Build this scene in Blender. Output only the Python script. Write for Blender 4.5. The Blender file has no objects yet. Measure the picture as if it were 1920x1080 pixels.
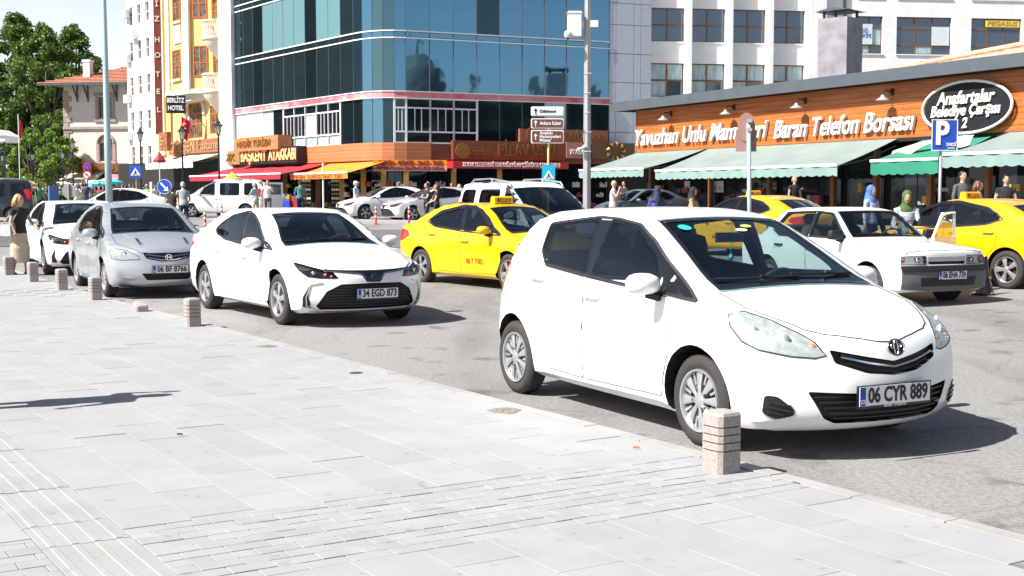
import bpy, bmesh, math, random
import numpy as np
from mathutils import Vector, Matrix
from mathutils.bvhtree import BVHTree
random.seed(7)
R = math.radians
SC = bpy.context.scene
COL = SC.collection

# ---------------------------------------------------------------- camera, light, exposure
CAM_H, FPX, HORIZ = 1.59, 2400.0, 368.0
PITCH = math.atan((540 - HORIZ) / FPX)
cam_data = bpy.data.cameras.new('camera'); cam = bpy.data.objects.new('camera', cam_data); COL.objects.link(cam)
cam.location = (0, 0, CAM_H); cam.rotation_euler = (math.pi / 2 - PITCH, 0, 0)
cam_data.lens = FPX / 1920 * 36; cam_data.sensor_width = 36; cam_data.clip_end = 3000; cam_data.clip_start = .1
SC.camera = cam
SUN_H = Vector((-.89, -.45, 0)).normalized()          # horizontal direction towards the sun
SUN_EL = R(47)
sun_dir = Vector((SUN_H.x * math.cos(SUN_EL), SUN_H.y * math.cos(SUN_EL), math.sin(SUN_EL)))
w = bpy.data.worlds.new('World'); SC.world = w; w.use_nodes = True
nt = w.node_tree; bg = nt.nodes['Background']
sky = nt.nodes.new('ShaderNodeTexSky'); sky.sky_type = 'NISHITA'; sky.sun_disc = False
sky.sun_elevation = SUN_EL; sky.sun_rotation = math.atan2(sun_dir.x, sun_dir.y)
sky.air_density = 1.0; sky.dust_density = 2.0; sky.ozone_density = 1.0
# summer haze: the sky pales evenly towards the whole horizon
tc_ = nt.nodes.new('ShaderNodeTexCoord'); sx_ = nt.nodes.new('ShaderNodeSeparateXYZ'); nt.links.new(tc_.outputs['Generated'], sx_.inputs[0])
mr_ = nt.nodes.new('ShaderNodeMapRange'); mr_.interpolation_type = 'SMOOTHERSTEP'; mr_.inputs[1].default_value = -.02; mr_.inputs[2].default_value = .40; mr_.inputs[3].default_value = 1; mr_.inputs[4].default_value = 0; nt.links.new(sx_.outputs[2], mr_.inputs[0])
hz_ = nt.nodes.new('ShaderNodeMix'); hz_.data_type = 'RGBA'; hz_.blend_type = 'ADD'; hz_.inputs[7].default_value = (7.2, 7.2, 7.5, 1); nt.links.new(mr_.outputs[0], hz_.inputs[0]); nt.links.new(sky.outputs[0], hz_.inputs[6])
nt.links.new(hz_.outputs[2], bg.inputs[0]); bg.inputs[1].default_value = .05
sd = bpy.data.lights.new('sun', 'SUN'); sd.energy = 5.0; sd.angle = R(.53); sd.color = (1, .975, .93)
sun = bpy.data.objects.new('sun', sd); COL.objects.link(sun)
sun.rotation_euler = sun_dir.to_track_quat('Z', 'Y').to_euler()
vs = SC.view_settings; vs.view_transform = 'Standard'; vs.look = 'None'; vs.exposure = 1.12; vs.gamma = 1; vs.use_curve_mapping = False
# ---------------------------------------------------------------- placing
def ground(x, y):
    """the square rises gently away from the kerb"""
    g = .0135 * max(0., y - 20.) if y < 62 else .0135 * 42 + .004 * (y - 62)
    return g + .03 * min(6, max(0., x - 5.)) * min(1, max(0, (y - 12) / 8))
def ray(px, py):
    u, v = (px - 960) / FPX, (540 - py) / FPX
    return Vector((u, math.cos(PITCH) + v * math.sin(PITCH), -math.sin(PITCH) + v * math.cos(PITCH)))
def at(px, py, d):
    r = ray(px, py); return Vector((0, 0, CAM_H)) + r * (d / r.y)
def on_ground(px, py):
    r = ray(px, py); t = 1.; 
    for _ in range(60):
        t = (ground(r.x * t, r.y * t) - CAM_H) / r.z if r.z < -1e-4 else 100
    return Vector((r.x * t, r.y * t, ground(r.x * t, r.y * t)))
def stand(px, d):
    """point on the ground at depth d seen in column px"""
    x = (px - 960) / FPX * d; return Vector((x, d, ground(x, d)))

# ---------------------------------------------------------------- materials
MATS = {}
def lin(c):
    return tuple(((v / 12.92) if v <= .04045 else ((v + .055) / 1.055) ** 2.4) for v in c)
def mat(name, col, rough=.6, metal=0., noise=0., scale=8., bump=0., coat=0., spec=.5, detail=4, stretch=None, emit=None, dark=None, coords='Object'):
    """procedural material: base colour broken up by noise, optional fine relief"""
    if name in MATS: return MATS[name]
    m = bpy.data.materials.new(name); m.use_nodes = True; n = m.node_tree; p = n.nodes['Principled BSDF']
    p.inputs['Roughness'].default_value = rough; p.inputs['Metallic'].default_value = metal
    p.inputs['Coat Weight'].default_value = coat; p.inputs['Coat Roughness'].default_value = .04
    p.inputs['Specular IOR Level'].default_value = spec
    p.inputs['Base Color'].default_value = (*col, 1)
    if noise or bump:
        tc = n.nodes.new('ShaderNodeTexCoord'); src = tc.outputs[coords]
        if stretch:
            mp = n.nodes.new('ShaderNodeMapping'); mp.inputs['Scale'].default_value = stretch
            n.links.new(src, mp.inputs[0]); src = mp.outputs[0]
        t = n.nodes.new('ShaderNodeTexNoise'); t.inputs['Scale'].default_value = scale; t.inputs['Detail'].default_value = detail
        n.links.new(src, t.inputs['Vector'])
        if noise:
            cr = n.nodes.new('ShaderNodeValToRGB')
            d = dark or tuple(c * (1 - noise) for c in col)
            cr.color_ramp.elements[0].position = .3; cr.color_ramp.elements[1].position = .68
            cr.color_ramp.elements[0].color = (*d, 1); cr.color_ramp.elements[1].color = (*col, 1)
            n.links.new(t.outputs[0], cr.inputs[0]); n.links.new(cr.outputs[0], p.inputs['Base Color'])
        if bump:
            b = n.nodes.new('ShaderNodeBump'); b.inputs['Strength'].default_value = bump; b.inputs['Distance'].default_value = .01
            n.links.new(t.outputs[0], b.inputs['Height']); n.links.new(b.outputs[0], p.inputs['Normal'])
    if emit:
        p.inputs['Emission Color'].default_value = (*emit[0], 1); p.inputs['Emission Strength'].default_value = emit[1]
    MATS[name] = m; return m
def glass_mat(name, tint, rough=.02, refl=1.5):
    """tinted pane: see-through in the tint's colour, reflecting by Fresnel"""
    if name in MATS: return MATS[name]
    m = bpy.data.materials.new(name); m.use_nodes = True; n = m.node_tree; n.nodes.remove(n.nodes['Principled BSDF'])
    out = n.nodes['Material Output']; tr = n.nodes.new('ShaderNodeBsdfTransparent'); gl = n.nodes.new('ShaderNodeBsdfGlossy')
    mx = n.nodes.new('ShaderNodeMixShader'); lw = n.nodes.new('ShaderNodeLayerWeight'); pw = n.nodes.new('ShaderNodeMath'); pw.operation = 'POWER'; pw.inputs[1].default_value = 4.; n.links.new(lw.outputs['Facing'], pw.inputs[0])
    fr = n.nodes.new('ShaderNodeMath'); fr.operation = 'MULTIPLY_ADD'; r0 = ((refl - 1) / (refl + 1)) ** 2; fr.inputs[1].default_value = .9 - r0; fr.inputs[2].default_value = r0; n.links.new(pw.outputs[0], fr.inputs[0])
    tr.inputs[0].default_value = (*tint, 1); gl.inputs['Roughness'].default_value = rough
    n.links.new(fr.outputs[0], mx.inputs[0]); n.links.new(tr.outputs[0], mx.inputs[1]); n.links.new(gl.outputs[0], mx.inputs[2])
    n.links.new(mx.outputs[0], out.inputs[0]); MATS[name] = m; return m

# ---------------------------------------------------------------- objects
def tag(o, label=None, cat=None, group=None, kind=None):
    if label: o['label'] = label
    if cat: o['category'] = cat
    if group: o['group'] = group
    if kind: o['kind'] = kind
    return o
def thing(name, label, cat, loc=(0, 0, 0), rz=0., group=None):
    o = bpy.data.objects.new(name, None); o.empty_display_size = .2; COL.objects.link(o)
    o.location = loc; o.rotation_euler = (0, 0, rz)
    return tag(o, label, cat, group)
def link(name, me, parent=None, loc=None, rot=None, scale=None):
    o = bpy.data.objects.new(name, me); COL.objects.link(o); o.parent = parent
    if loc is not None: o.location = loc
    if rot is not None: o.rotation_euler = rot
    if scale is not None: o.scale = scale
    return o
def kids(o): return [c for c in bpy.data.objects if c.parent == o]
def copy_tree(o, parent=None, index=None):
    if index is None:
        index = {}
        for c in bpy.data.objects:
            if c.parent: index.setdefault(c.parent.name, []).append(c)
    c = o.copy(); COL.objects.link(c); c.parent = parent
    for ch in index.get(o.name, []): copy_tree(ch, c, index)
    return c
def mesh(name, v, f, mats, mi=None, smooth=False, angle=None):
    me = bpy.data.meshes.new(name); me.from_pydata([tuple(p) for p in v], [], f)
    for m in (mats if isinstance(mats, (list, tuple)) else [mats]): me.materials.append(m)
    if mi is not None: me.polygons.foreach_set('material_index', mi)
    if smooth: me.shade_smooth()
    if angle: sharp(me, angle)
    me.update(); return me
def sharp(me, deg):
    me.shade_smooth(); me.set_sharp_from_angle(angle=R(deg))
class MB:
    """collects simple solids, then links them as ONE mesh object"""
    def __init__(s): s.v = []; s.f = []; s.m = []; s.k = 0
    def add(s, v, f, m=None):
        b = len(s.v); s.v += [Vector(p) for p in v]; s.f += [[i + b for i in q] for q in f]; s.m += [s.k if m is None else m] * len(f); return s
    def box(s, x0, x1, y0, y1, z0, z1, m=None):
        if x0 > x1: x0, x1 = x1, x0
        if y0 > y1: y0, y1 = y1, y0
        if z0 > z1: z0, z1 = z1, z0
        return s.add([(x0, y0, z0), (x1, y0, z0), (x1, y1, z0), (x0, y1, z0), (x0, y0, z1), (x1, y0, z1), (x1, y1, z1), (x0, y1, z1)],
                     [(0, 3, 2, 1), (4, 5, 6, 7), (0, 1, 5, 4), (1, 2, 6, 5), (2, 3, 7, 6), (3, 0, 4, 7)], m)
    def bar(s, a, b, w, h=None, m=None, up=(0, 0, 1)):
        """box beam from a to b"""
        a, b = Vector(a), Vector(b); h = w if h is None else h; d = (b - a).normalized(); u = Vector(up)
        if abs(d.dot(u)) > .98: u = Vector((0, 1, 0))
        x = d.cross(u).normalized() * w / 2; y = x.cross(d).normalized() * h / 2
        v = [a - x - y, a + x - y, a + x + y, a - x + y, b - x - y, b + x - y, b + x + y, b - x + y]
        return s.add(v, [(0, 3, 2, 1), (4, 5, 6, 7), (0, 1, 5, 4), (1, 2, 6, 5), (2, 3, 7, 6), (3, 0, 4, 7)], m)
    def tube(s, pts, r, n=10, m=None, cap=True):
        pts = [Vector(p) for p in pts]; rr = r if isinstance(r, (list, tuple)) else [r] * len(pts)
        v = []; f = []; d0 = None
        for i, p in enumerate(pts):
            d = (pts[min(i + 1, len(pts) - 1)] - pts[max(i - 1, 0)]).normalized()
            if i == 0:
                u = Vector((0, 0, 1)) if abs(d.z) < .9 else Vector((1, 0, 0)); x = d.cross(u).normalized()
            else: x = (x - d * x.dot(d)).normalized()
            y = d.cross(x); q = rr[i]; qa, qb = q if isinstance(q, tuple) else (q, q)
            v += [p + x * math.cos(2 * math.pi * k / n) * qa + y * math.sin(2 * math.pi * k / n) * qb for k in range(n)]
        for i in range(len(pts) - 1):
            for k in range(n): f.append((i * n + k, i * n + (k + 1) % n, (i + 1) * n + (k + 1) % n, (i + 1) * n + k))
        if cap: f += [tuple(reversed(range(n))), tuple(range((len(pts) - 1) * n, len(pts) * n))]
        return s.add(v, f, m)
    def lathe(s, prof, n=24, c=(0, 0, 0), axis='z', m=None, cap=True):
        """prof = [(radius, height)]"""
        v = []; f = []
        for r, h in prof:
            for k in range(n):
                a = 2 * math.pi * k / n; q = (r * math.cos(a), r * math.sin(a), h)
                if axis == 'y': q = (q[0], q[2], -q[1])
                if axis == 'x': q = (q[2], q[0], q[1])
                v.append((q[0] + c[0], q[1] + c[1], q[2] + c[2]))
        for i in range(len(prof) - 1):
            for k in range(n): f.append((i * n + k, i * n + (k + 1) % n, (i + 1) * n + (k + 1) % n, (i + 1) * n + k))
        if cap: f += [tuple(reversed(range(n))), tuple(range((len(prof) - 1) * n, len(prof) * n))]
        return s.add(v, f, m)
    def prism(s, poly, a, b, axis='y', m=None):
        """2-D outline (two remaining axes in order) swept from a to b along axis"""
        def P(p, t): return {'x': (t, p[0], p[1]), 'y': (p[0], t, p[1]), 'z': (p[0], p[1], t)}[axis]
        n = len(poly); v = [P(p, a) for p in poly] + [P(p, b) for p in poly]
        return s.add(v, [tuple(range(n)), tuple(range(2 * n - 1, n - 1, -1))] + [(i, i + n, (i + 1) % n + n, (i + 1) % n) for i in range(n)], m)
    def mesh(s, name, mats, smooth=False, angle=None):
        me = mesh(name, s.v, s.f, mats, s.m, smooth)
        bm = bmesh.new(); bm.from_mesh(me); bmesh.ops.recalc_face_normals(bm, faces=bm.faces); bm.to_mesh(me); bm.free()
        if angle: sharp(me, angle)
        return me
    def build(s, name, mats, parent=None, smooth=False, angle=None, loc=None, rot=None):
        return link(name, s.mesh(name, mats, smooth, angle), parent, loc, rot)

_fonts = {}
def text_mesh(txt, size=1., depth=.02, bold=0., shear=0., sx=1., align='CENTER', spacing=1.):
    """built-in font text as (verts, faces) standing in the x-z plane, facing -y"""
    c = bpy.data.curves.new('t', 'FONT'); c.body = txt; c.size = size; c.extrude = depth / 2; c.offset = bold; c.shear = shear
    c.align_x = align; c.align_y = 'CENTER'; c.space_character = spacing; c.resolution_u = 3
    o = bpy.data.objects.new('t', c); COL.objects.link(o)
    dg = bpy.context.evaluated_depsgraph_get(); dg.update(); me = bpy.data.meshes.new_from_object(o.evaluated_get(dg))
    v = [(p.co.x * sx, -p.co.z, p.co.y) for p in me.vertices]; f = [tuple(q.vertices) for q in me.polygons]
    bpy.data.objects.remove(o); bpy.data.curves.remove(c); bpy.data.meshes.remove(me)
    return v, f
def put_text(txt, m, parent, loc, rz=0., name='lettering', w=None, **k):
    v, f = text_mesh(txt, **k)
    if w:   # fit to width w
        xs = [p[0] for p in v]; s_ = w / (max(xs) - min(xs)); c_ = (max(xs) + min(xs)) / 2
        v = [((p[0] - c_) * s_, p[1], p[2]) for p in v]
    return link(name, mesh(name, v, f, m), parent, loc, (0, 0, rz))
# ---------------------------------------------------------------- car bodies: an implicit solid per model, x forward from the front axle, z up
def pch(pts):
    """monotone cubic through points (any order)"""
    p = np.array(sorted(pts), float); x, y = p[:, 0], p[:, 1]; h = np.diff(x); d = np.diff(y) / h; m = np.zeros(len(x))
    for i in range(1, len(x) - 1):
        if d[i - 1] * d[i] > 0:
            a, b = 2 * h[i] + h[i - 1], h[i] + 2 * h[i - 1]; m[i] = (a + b) / (a / d[i - 1] + b / d[i])
    m[0], m[-1] = d[0], d[-1]
    def f(q):
        q = np.asarray(q, float); i = np.clip(np.searchsorted(x, q) - 1, 0, len(x) - 2)
        t = (np.clip(q, x[0], x[-1]) - x[i]) / h[i]; t2, t3 = t * t, t * t * t
        r = (2 * t3 - 3 * t2 + 1) * y[i] + (t3 - 2 * t2 + t) * h[i] * m[i] + (-2 * t3 + 3 * t2) * y[i + 1] + (t3 - t2) * h[i] * m[i + 1]
        return r + np.where(q < x[0], (q - x[0]) * m[0], 0) + np.where(q > x[-1], (q - x[-1]) * m[-1], 0)
    return f
def smax(a, b, k): h = np.clip(.5 + .5 * (a - b) / k, 0, 1); return b + (a - b) * h + k * h * (1 - h)
class Shape:
    def __init__(s, sp):
        s.sp = sp; s.prof = pch(sp['prof']); s.plan = pch(sp['plan']); s.side = pch(sp['side']); s.belt = pch(sp['belt'])
        s.nose = pch(sp['nose']); s.tail = pch(sp['tail']); s.k = sp.get('k', .05); s.bot = pch(sp['bot'])
        s.wb = sp['wb']; s.wr = sp['wr']; s.xm = sp.get('xm', -s.wb * .55); s.t1, s.t2 = sp.get('tumble', (.28, .35))
        s.swf, s.swr = sp.get('sweep', (.22, .12)); s.nc = sp.get('nosec', (.26, 2.4)); s.tc = sp.get('tailc', (.16, 2.6))
        s.cr = sp.get('crown', (.05, .06)); s.fl = sp.get('flare', .018)
    def F(s, x, y, z):
        ay = np.abs(y); W = s.plan(x); zb = s.belt(x); sfb = s.side(zb)
        low = W * s.side(z); up = W * sfb - .012 - s.t1 * (z - zb) - s.t2 * np.maximum(z - zb, 0) ** 2
        ys = np.where(z < zb, low, up); b = np.clip((z - zb + .03) / .06, 0, 1); ys = low * (1 - b) + np.minimum(up, low + .02) * b
        for xa in (0, -s.wb):
            d = np.sqrt((x - xa) ** 2 + (z - s.wr) ** 2); ys = ys + s.fl * np.exp(-((d - s.wr - .05) / .075) ** 2)
        fs = ay - ys
        t = np.clip((x - s.xm) / .8 * .5 + .5, 0, 1); sw = -s.swr * (1 - t) + s.swf * t
        hood = np.clip((x + .1) / .5, 0, 1); c = s.cr[1] * (1 - hood) + s.cr[0] * hood
        yn = ay / np.maximum(W, .3)
        zt = s.prof(x + sw * ay ** 2) - c * yn ** 2.2
        ft = (z - zt) * .8
        ff = (x - (s.nose(z) - s.nc[0] * yn ** s.nc[1])) * .8; fr = ((s.tail(z) + s.tc[0] * yn ** s.tc[1]) - x) * .8
        f = smax(fs, ft, s.sp.get('ks', s.k)); f = smax(f, ff, s.k * 1.1); f = smax(f, fr, s.k); f = smax(f, s.bot(x) - z, .05)
        return f
    def cavity(s, x, y, z):
        c = s.sp['cab']; f = s.F(x, y, z) + .045
        f = smax(f, x - c[1], .04); f = smax(f, c[0] - x, .04); return smax(f, c[2] - z, .03)
    def hit(s, o, d, t0=0., t1=4., n=160, off=0.):
        """first crossing from outside along rays o + t d (arrays)"""
        o = np.asarray(o, float); d = np.asarray(d, float); n = 90; st = (t1 - t0) / n; ts = t0 + np.arange(1, n + 1) * st
        q = o[:, None, :] + d[:, None, :] * ts[None, :, None]; ins = s.F(q[..., 0], q[..., 1], q[..., 2]) < off
        found = ins.any(1); k = ins.argmax(1); lo = t0 + k * st; hi = lo + st
        for _ in range(14):
            mid = (lo + hi) / 2; q = o + d * mid[:, None]; i = s.F(q[:, 0], q[:, 1], q[:, 2]) < off; hi = np.where(i, mid, hi); lo = np.where(i, lo, mid)
        return np.where(found, hi, np.nan)
    def normal(s, P):
        e = 2e-3; x, y, z = P.T; g = np.stack([s.F(x + e, y, z) - s.F(x - e, y, z), s.F(x, y + e, z) - s.F(x, y - e, z), s.F(x, y, z + e) - s.F(x, y, z - e)], 1)
        return g / np.linalg.norm(g, axis=1)[:, None]
    def skin(s, F, xa, xb, z0, nm=90, ne=26, nv=72, za=None):
        """closed quad surface of F < 0 by rays fanned from an axis segment"""
        O, D = [], []
        def ring(ox, oz, c, sn):
            for k in range(nv):
                a = 2 * math.pi * k / nv; O.append((ox, 0, oz)); D.append((sn, c * math.cos(a), c * math.sin(a)))
        rows = 0
        for i in range(1, ne): a = math.pi / 2 * (1 - i / ne); ring(xa, z0, math.cos(a), -math.sin(a)); rows += 1
        for i in range(nm + 1): ring(xa + (xb - xa) * i / nm, z0, 1, 0); rows += 1
        for i in range(1, ne): a = math.pi / 2 * i / ne; ring(xb, z0, math.cos(a), math.sin(a)); rows += 1
        O.append((xa, 0, z0)); D.append((-1, 0, 0)); O.append((xb, 0, z0)); D.append((1, 0, 0))
        O, D = np.array(O, float), np.array(D, float); lo = np.zeros(len(O)); done = np.zeros(len(O), bool); N = 60; st = 2.4 / N
        for i in range(N):
            q = O + D * ((i + 1) * st); out = (F(*q.T) > 0) & ~done; lo[out] = i * st; done |= out
        hi = lo + st
        for _ in range(18):
            mid = (lo + hi) / 2; q = O + D * mid[:, None]; out = F(*q.T) > 0; hi = np.where(out, mid, hi); lo = np.where(out, lo, mid)
        V = O + D * ((lo + hi) / 2)[:, None]; f = []
        for i in range(rows - 1):
            for k in range(nv): f.append((i * nv + k, (i + 1) * nv + k, (i + 1) * nv + (k + 1) % nv, i * nv + (k + 1) % nv))
        e0, e1 = rows * nv, rows * nv + 1
        for k in range(nv): f.append((e0, k, (k + 1) % nv)); f.append((e1, (rows - 1) * nv + (k + 1) % nv, (rows - 1) * nv + k))
        return V, f
def rounded(poly, r=.03, n=3):
    """outline with its corners rounded (r may be one value or one per corner)"""
    out = []; N = len(poly); rr = r if isinstance(r, (list, tuple)) else [r] * N
    for i in range(N):
        p, a, b = Vector(poly[i]), Vector(poly[i - 1]), Vector(poly[(i + 1) % N])
        if rr[i] <= 0: out.append(tuple(p)); continue
        u, v = (a - p), (b - p); q = min(rr[i], u.length * .45, v.length * .45); A, B = p + u.normalized() * q, p + v.normalized() * q
        for j in range(n + 1):
            t = j / n; out.append(tuple(A * (1 - t) ** 2 + p * 2 * t * (1 - t) + B * t * t))
    return out
def curve_pts(pts, n=5, closed=False):
    """Catmull-Rom through points"""
    P = [Vector(p) for p in pts]; out = []; N = len(P)
    for i in range(N if closed else N - 1):
        a, b, c, d = (P[(i + j) % N] if closed else P[min(max(i + j, 0), N - 1)] for j in (-1, 0, 1, 2))
        for j in range(n):
            t = j / n; out.append(tuple(.5 * ((2 * b) + (c - a) * t + (2 * a - 5 * b + 4 * c - d) * t * t + (3 * b - a - 3 * c + d) * t ** 3)))
    if not closed: out.append(tuple(P[-1]))
    return out
def grow(poly, g):
    """outline pushed outwards by g (2-D)"""
    P = [Vector(p) for p in poly]; N = len(P); area = sum(P[i - 1].x * P[i].y - P[i].x * P[i - 1].y for i in range(N)); s_ = 1 if area > 0 else -1; o = []
    for i in range(N):
        a = (P[i] - P[i - 1]).normalized() if (P[i] - P[i - 1]).length > 1e-6 else Vector((1, 0)); b = (P[(i + 1) % N] - P[i]).normalized() if (P[(i + 1) % N] - P[i]).length > 1e-6 else a
        n1, n2 = Vector((a.y, -a.x)) * s_, Vector((b.y, -b.x)) * s_; n = (n1 + n2); n = n.normalized() if n.length > 1e-4 else n1
        k = 1 / max(.45, n.dot(n1)); o.append(tuple(P[i] + n * g * k))
    return o
def fitside(sh, poly, dx=.0, dz=.0):
    """pull side-view points down and back until (with a margin for the pillar) they lie on the flank, not on screen or roof"""
    out = []; xmid = -sh.wb * .55
    for (x, z) in poly:
        for _ in range(80):
            sg = 1 if x > xmid else -1; tx, tz = x + sg * dx, z + dz; zb = float(sh.belt(tx)); W = float(sh.plan(tx)); want = W * float(sh.side(zb)) - .012 - sh.t1 * (tz - zb) - sh.t2 * max(tz - zb, 0) ** 2 if tz > zb else W * float(sh.side(tz))
            t = sh.hit([(tx, 2., tz)], [(0, -1., 0)])[0]
            if t == t and 2. - t > want - .045: break
            x -= sg * .006; z -= .008
        out.append((x, z))
    return out
class View:
    """a projection direction onto a body: side (u=x), front (u=y), top (u=x,v=y) or any yaw between"""
    def __init__(s, sh, kind, sgn=1, yaw=0.):
        s.sh = sh
        if kind == 'side': s.d = Vector((0, -sgn, 0)); s.u = Vector((1, 0, 0)); s.v = Vector((0, 0, 1)); s.o = Vector((0, sgn * 2., 0))
        elif kind == 'front': s.d = Vector((-1, 0, 0)); s.u = Vector((0, 1, 0)); s.v = Vector((0, 0, 1)); s.o = Vector((2., 0, 0))
        elif kind == 'rear': s.d = Vector((1, 0, 0)); s.u = Vector((0, 1, 0)); s.v = Vector((0, 0, 1)); s.o = Vector((-sh.wb - 2.5, 0, 0))
        elif kind == 'top': s.d = Vector((0, 0, -1)); s.u = Vector((1, 0, 0)); s.v = Vector((0, 1, 0)); s.o = Vector((0, 0, 3.))
        elif kind == 'yaw':   # looking at the front corner of side sgn
            s.d = Vector((-math.cos(yaw), -sgn * math.sin(yaw), 0)); s.u = Vector((-math.sin(yaw), sgn * math.cos(yaw), 0)); s.v = Vector((0, 0, 1)); s.o = -s.d * 2.2
        elif kind == 'ryaw':
            c = Vector((-sh.wb, 0, 0)); s.d = Vector((math.cos(yaw), -sgn * math.sin(yaw), 0)); s.u = Vector((math.sin(yaw), sgn * math.cos(yaw), 0)); s.v = Vector((0, 0, 1)); s.o = c - s.d * 2.6
    def uv(s, p): p = Vector(p) - s.o; return (p.dot(s.u), p.dot(s.v))
    def drop(s, uv, off=0.):
        O = np.array([tuple(s.o + s.u * p[0] + s.v * p[1]) for p in uv]); D = np.tile(np.array(s.d), (len(O), 1)); t = s.sh.hit(O, D)
        bad = np.isnan(t)
        if bad.any(): t[bad] = np.nanmedian(t) if not bad.all() else 2.
        P = O + D * t[:, None]
        if off: P = P + s.sh.normal(P) * off
        return P
def patch(view, poly, off=.004, depth=.015, step=.07, hole=None):
    """outline laid onto the body as a conforming panel with a skirt; returns verts, faces"""
    bm = bmesh.new(); vs_ = [bm.verts.new((p[0], p[1], 0)) for p in poly]
    bm.faces.new(vs_); bmesh.ops.triangulate(bm, faces=bm.faces[:])
    for ax in (0, 1):
        lo, hi = min(p[ax] for p in poly), max(p[ax] for p in poly); n = int((hi - lo) / step)
        for i in range(1, n + 1):
            c = [0, 0, 0]; c[ax] = lo + (hi - lo) * i / (n + 1); nn = [0, 0, 0]; nn[ax] = 1
            bmesh.ops.bisect_plane(bm, geom=bm.verts[:] + bm.edges[:] + bm.faces[:], plane_co=c, plane_no=nn)
    bm.verts.ensure_lookup_table(); bm.verts.index_update()
    uv = [(v.co.x, v.co.y) for v in bm.verts]; top = view.drop(uv, off); n = len(uv)
    edge = [tuple(v.index for v in (l.vert, l.link_loop_next.vert)) for f in bm.faces for l in f.loops if l.edge.is_boundary]
    faces = [tuple(v.index for v in f.verts) for f in bm.faces]; bm.free()
    V = [Vector(p) for p in top]
    if depth is None: return V, faces, edge
    idx = sorted({i for e in edge for i in e}); mp = {i: n + j for j, i in enumerate(idx)}; N = view.sh.normal(top[idx])
    V += [Vector(top[i]) - Vector(N[j]) * depth for j, i in enumerate(idx)]
    faces += [(b, a, mp[a], mp[b]) for a, b in edge]
    return V, faces, edge
def cutter(view, poly, out=.06, inn=.06, step=.09):
    V, f, e = patch(view, poly, 0, None, step); P = np.array([tuple(v) for v in V]); N = view.sh.normal(P); n = len(V)
    d = np.array(view.d); v = [tuple(p) for p in P - d * out] + [tuple(p) for p in P + d * inn]
    return v, [tuple(q) for q in f] + [tuple(i + n for i in reversed(q)) for q in f] + [(b, a, a + n, b + n) for a, b in e]
def strip(view, pts, w=.006, h=.004, off=0., closed=False, n=4):
    """thin square strip following a line over the body"""
    if n: pts = dens(pts, .05, closed)
    P = view.drop(pts, off); N = view.sh.normal(P); V = []; f = []; m = len(P)
    for i in range(m):
        a, b = P[(i - 1) % m if closed else max(i - 1, 0)], P[(i + 1) % m if closed else min(i + 1, m - 1)]
        t = b - a; t = t / (np.linalg.norm(t) + 1e-9); s_ = np.cross(t, N[i]); s_ /= np.linalg.norm(s_) + 1e-9
        for a_, b_ in ((-w / 2, -h), (w / 2, -h), (w / 2, h), (-w / 2, h)): V.append(tuple(P[i] + s_ * a_ + N[i] * b_))
    for i in range(m if closed else m - 1):
        j = (i + 1) % m
        for k in range(4): f.append((i * 4 + k, i * 4 + (k + 1) % 4, j * 4 + (k + 1) % 4, j * 4 + k))
    if not closed: f += [(3, 2, 1, 0), tuple(range((m - 1) * 4, m * 4))]
    return V, f
def dens(pts, step, closed=False):
    o = []; N = len(pts)
    for i in range(N if closed else N - 1):
        a, b = Vector(pts[i]), Vector(pts[(i + 1) % N]); k = max(1, int((b - a).length / step))
        o += [tuple(a.lerp(b, j / k)) for j in range(k)]
    if not closed: o.append(tuple(pts[-1]))
    return o
def boolean(ob, cutters, op='DIFFERENCE'):
    me = ob.data
    for cv, cf in cutters:
        cm = bpy.data.meshes.new('cut'); cm.from_pydata([tuple(p) for p in cv], [], cf); bm = bmesh.new(); bm.from_mesh(cm)
        bmesh.ops.remove_doubles(bm, verts=bm.verts, dist=1e-5); bmesh.ops.recalc_face_normals(bm, faces=bm.faces); bmesh.ops.triangulate(bm, faces=bm.faces[:]); bm.to_mesh(cm); bm.free()
        co = bpy.data.objects.new('cut', cm); COL.objects.link(co)
        md = ob.modifiers.new('b', 'BOOLEAN'); md.operation = op; md.object = co; md.solver = 'MANIFOLD'
    dg = bpy.context.evaluated_depsgraph_get(); dg.update(); new = bpy.data.meshes.new_from_object(ob.evaluated_get(dg))
    for md in list(ob.modifiers):
        c = md.object; ob.modifiers.remove(md); cm = c.data; bpy.data.objects.remove(c); bpy.data.meshes.remove(cm)
    ob.data = new; bpy.data.meshes.remove(me); return new
def cyl_cut(x, z, r, y0, y1, n=48):
    m = MB(); m.lathe([(r, y0), (r, y1)], n, (0, 0, 0), 'y'); return [Vector((p.x + x, p.y, p.z + z)) for p in m.v], m.f
def prism_cut(poly, a, b, axis): m = MB(); m.prism(poly, a, b, axis); return m.v, m.f
SPECS = {}
SIDE_STD = [(.15, .90), (.25, .955), (.40, .985), (.62, 1.0), (.80, .985), (.95, .955), (1.2, .91)]
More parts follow.
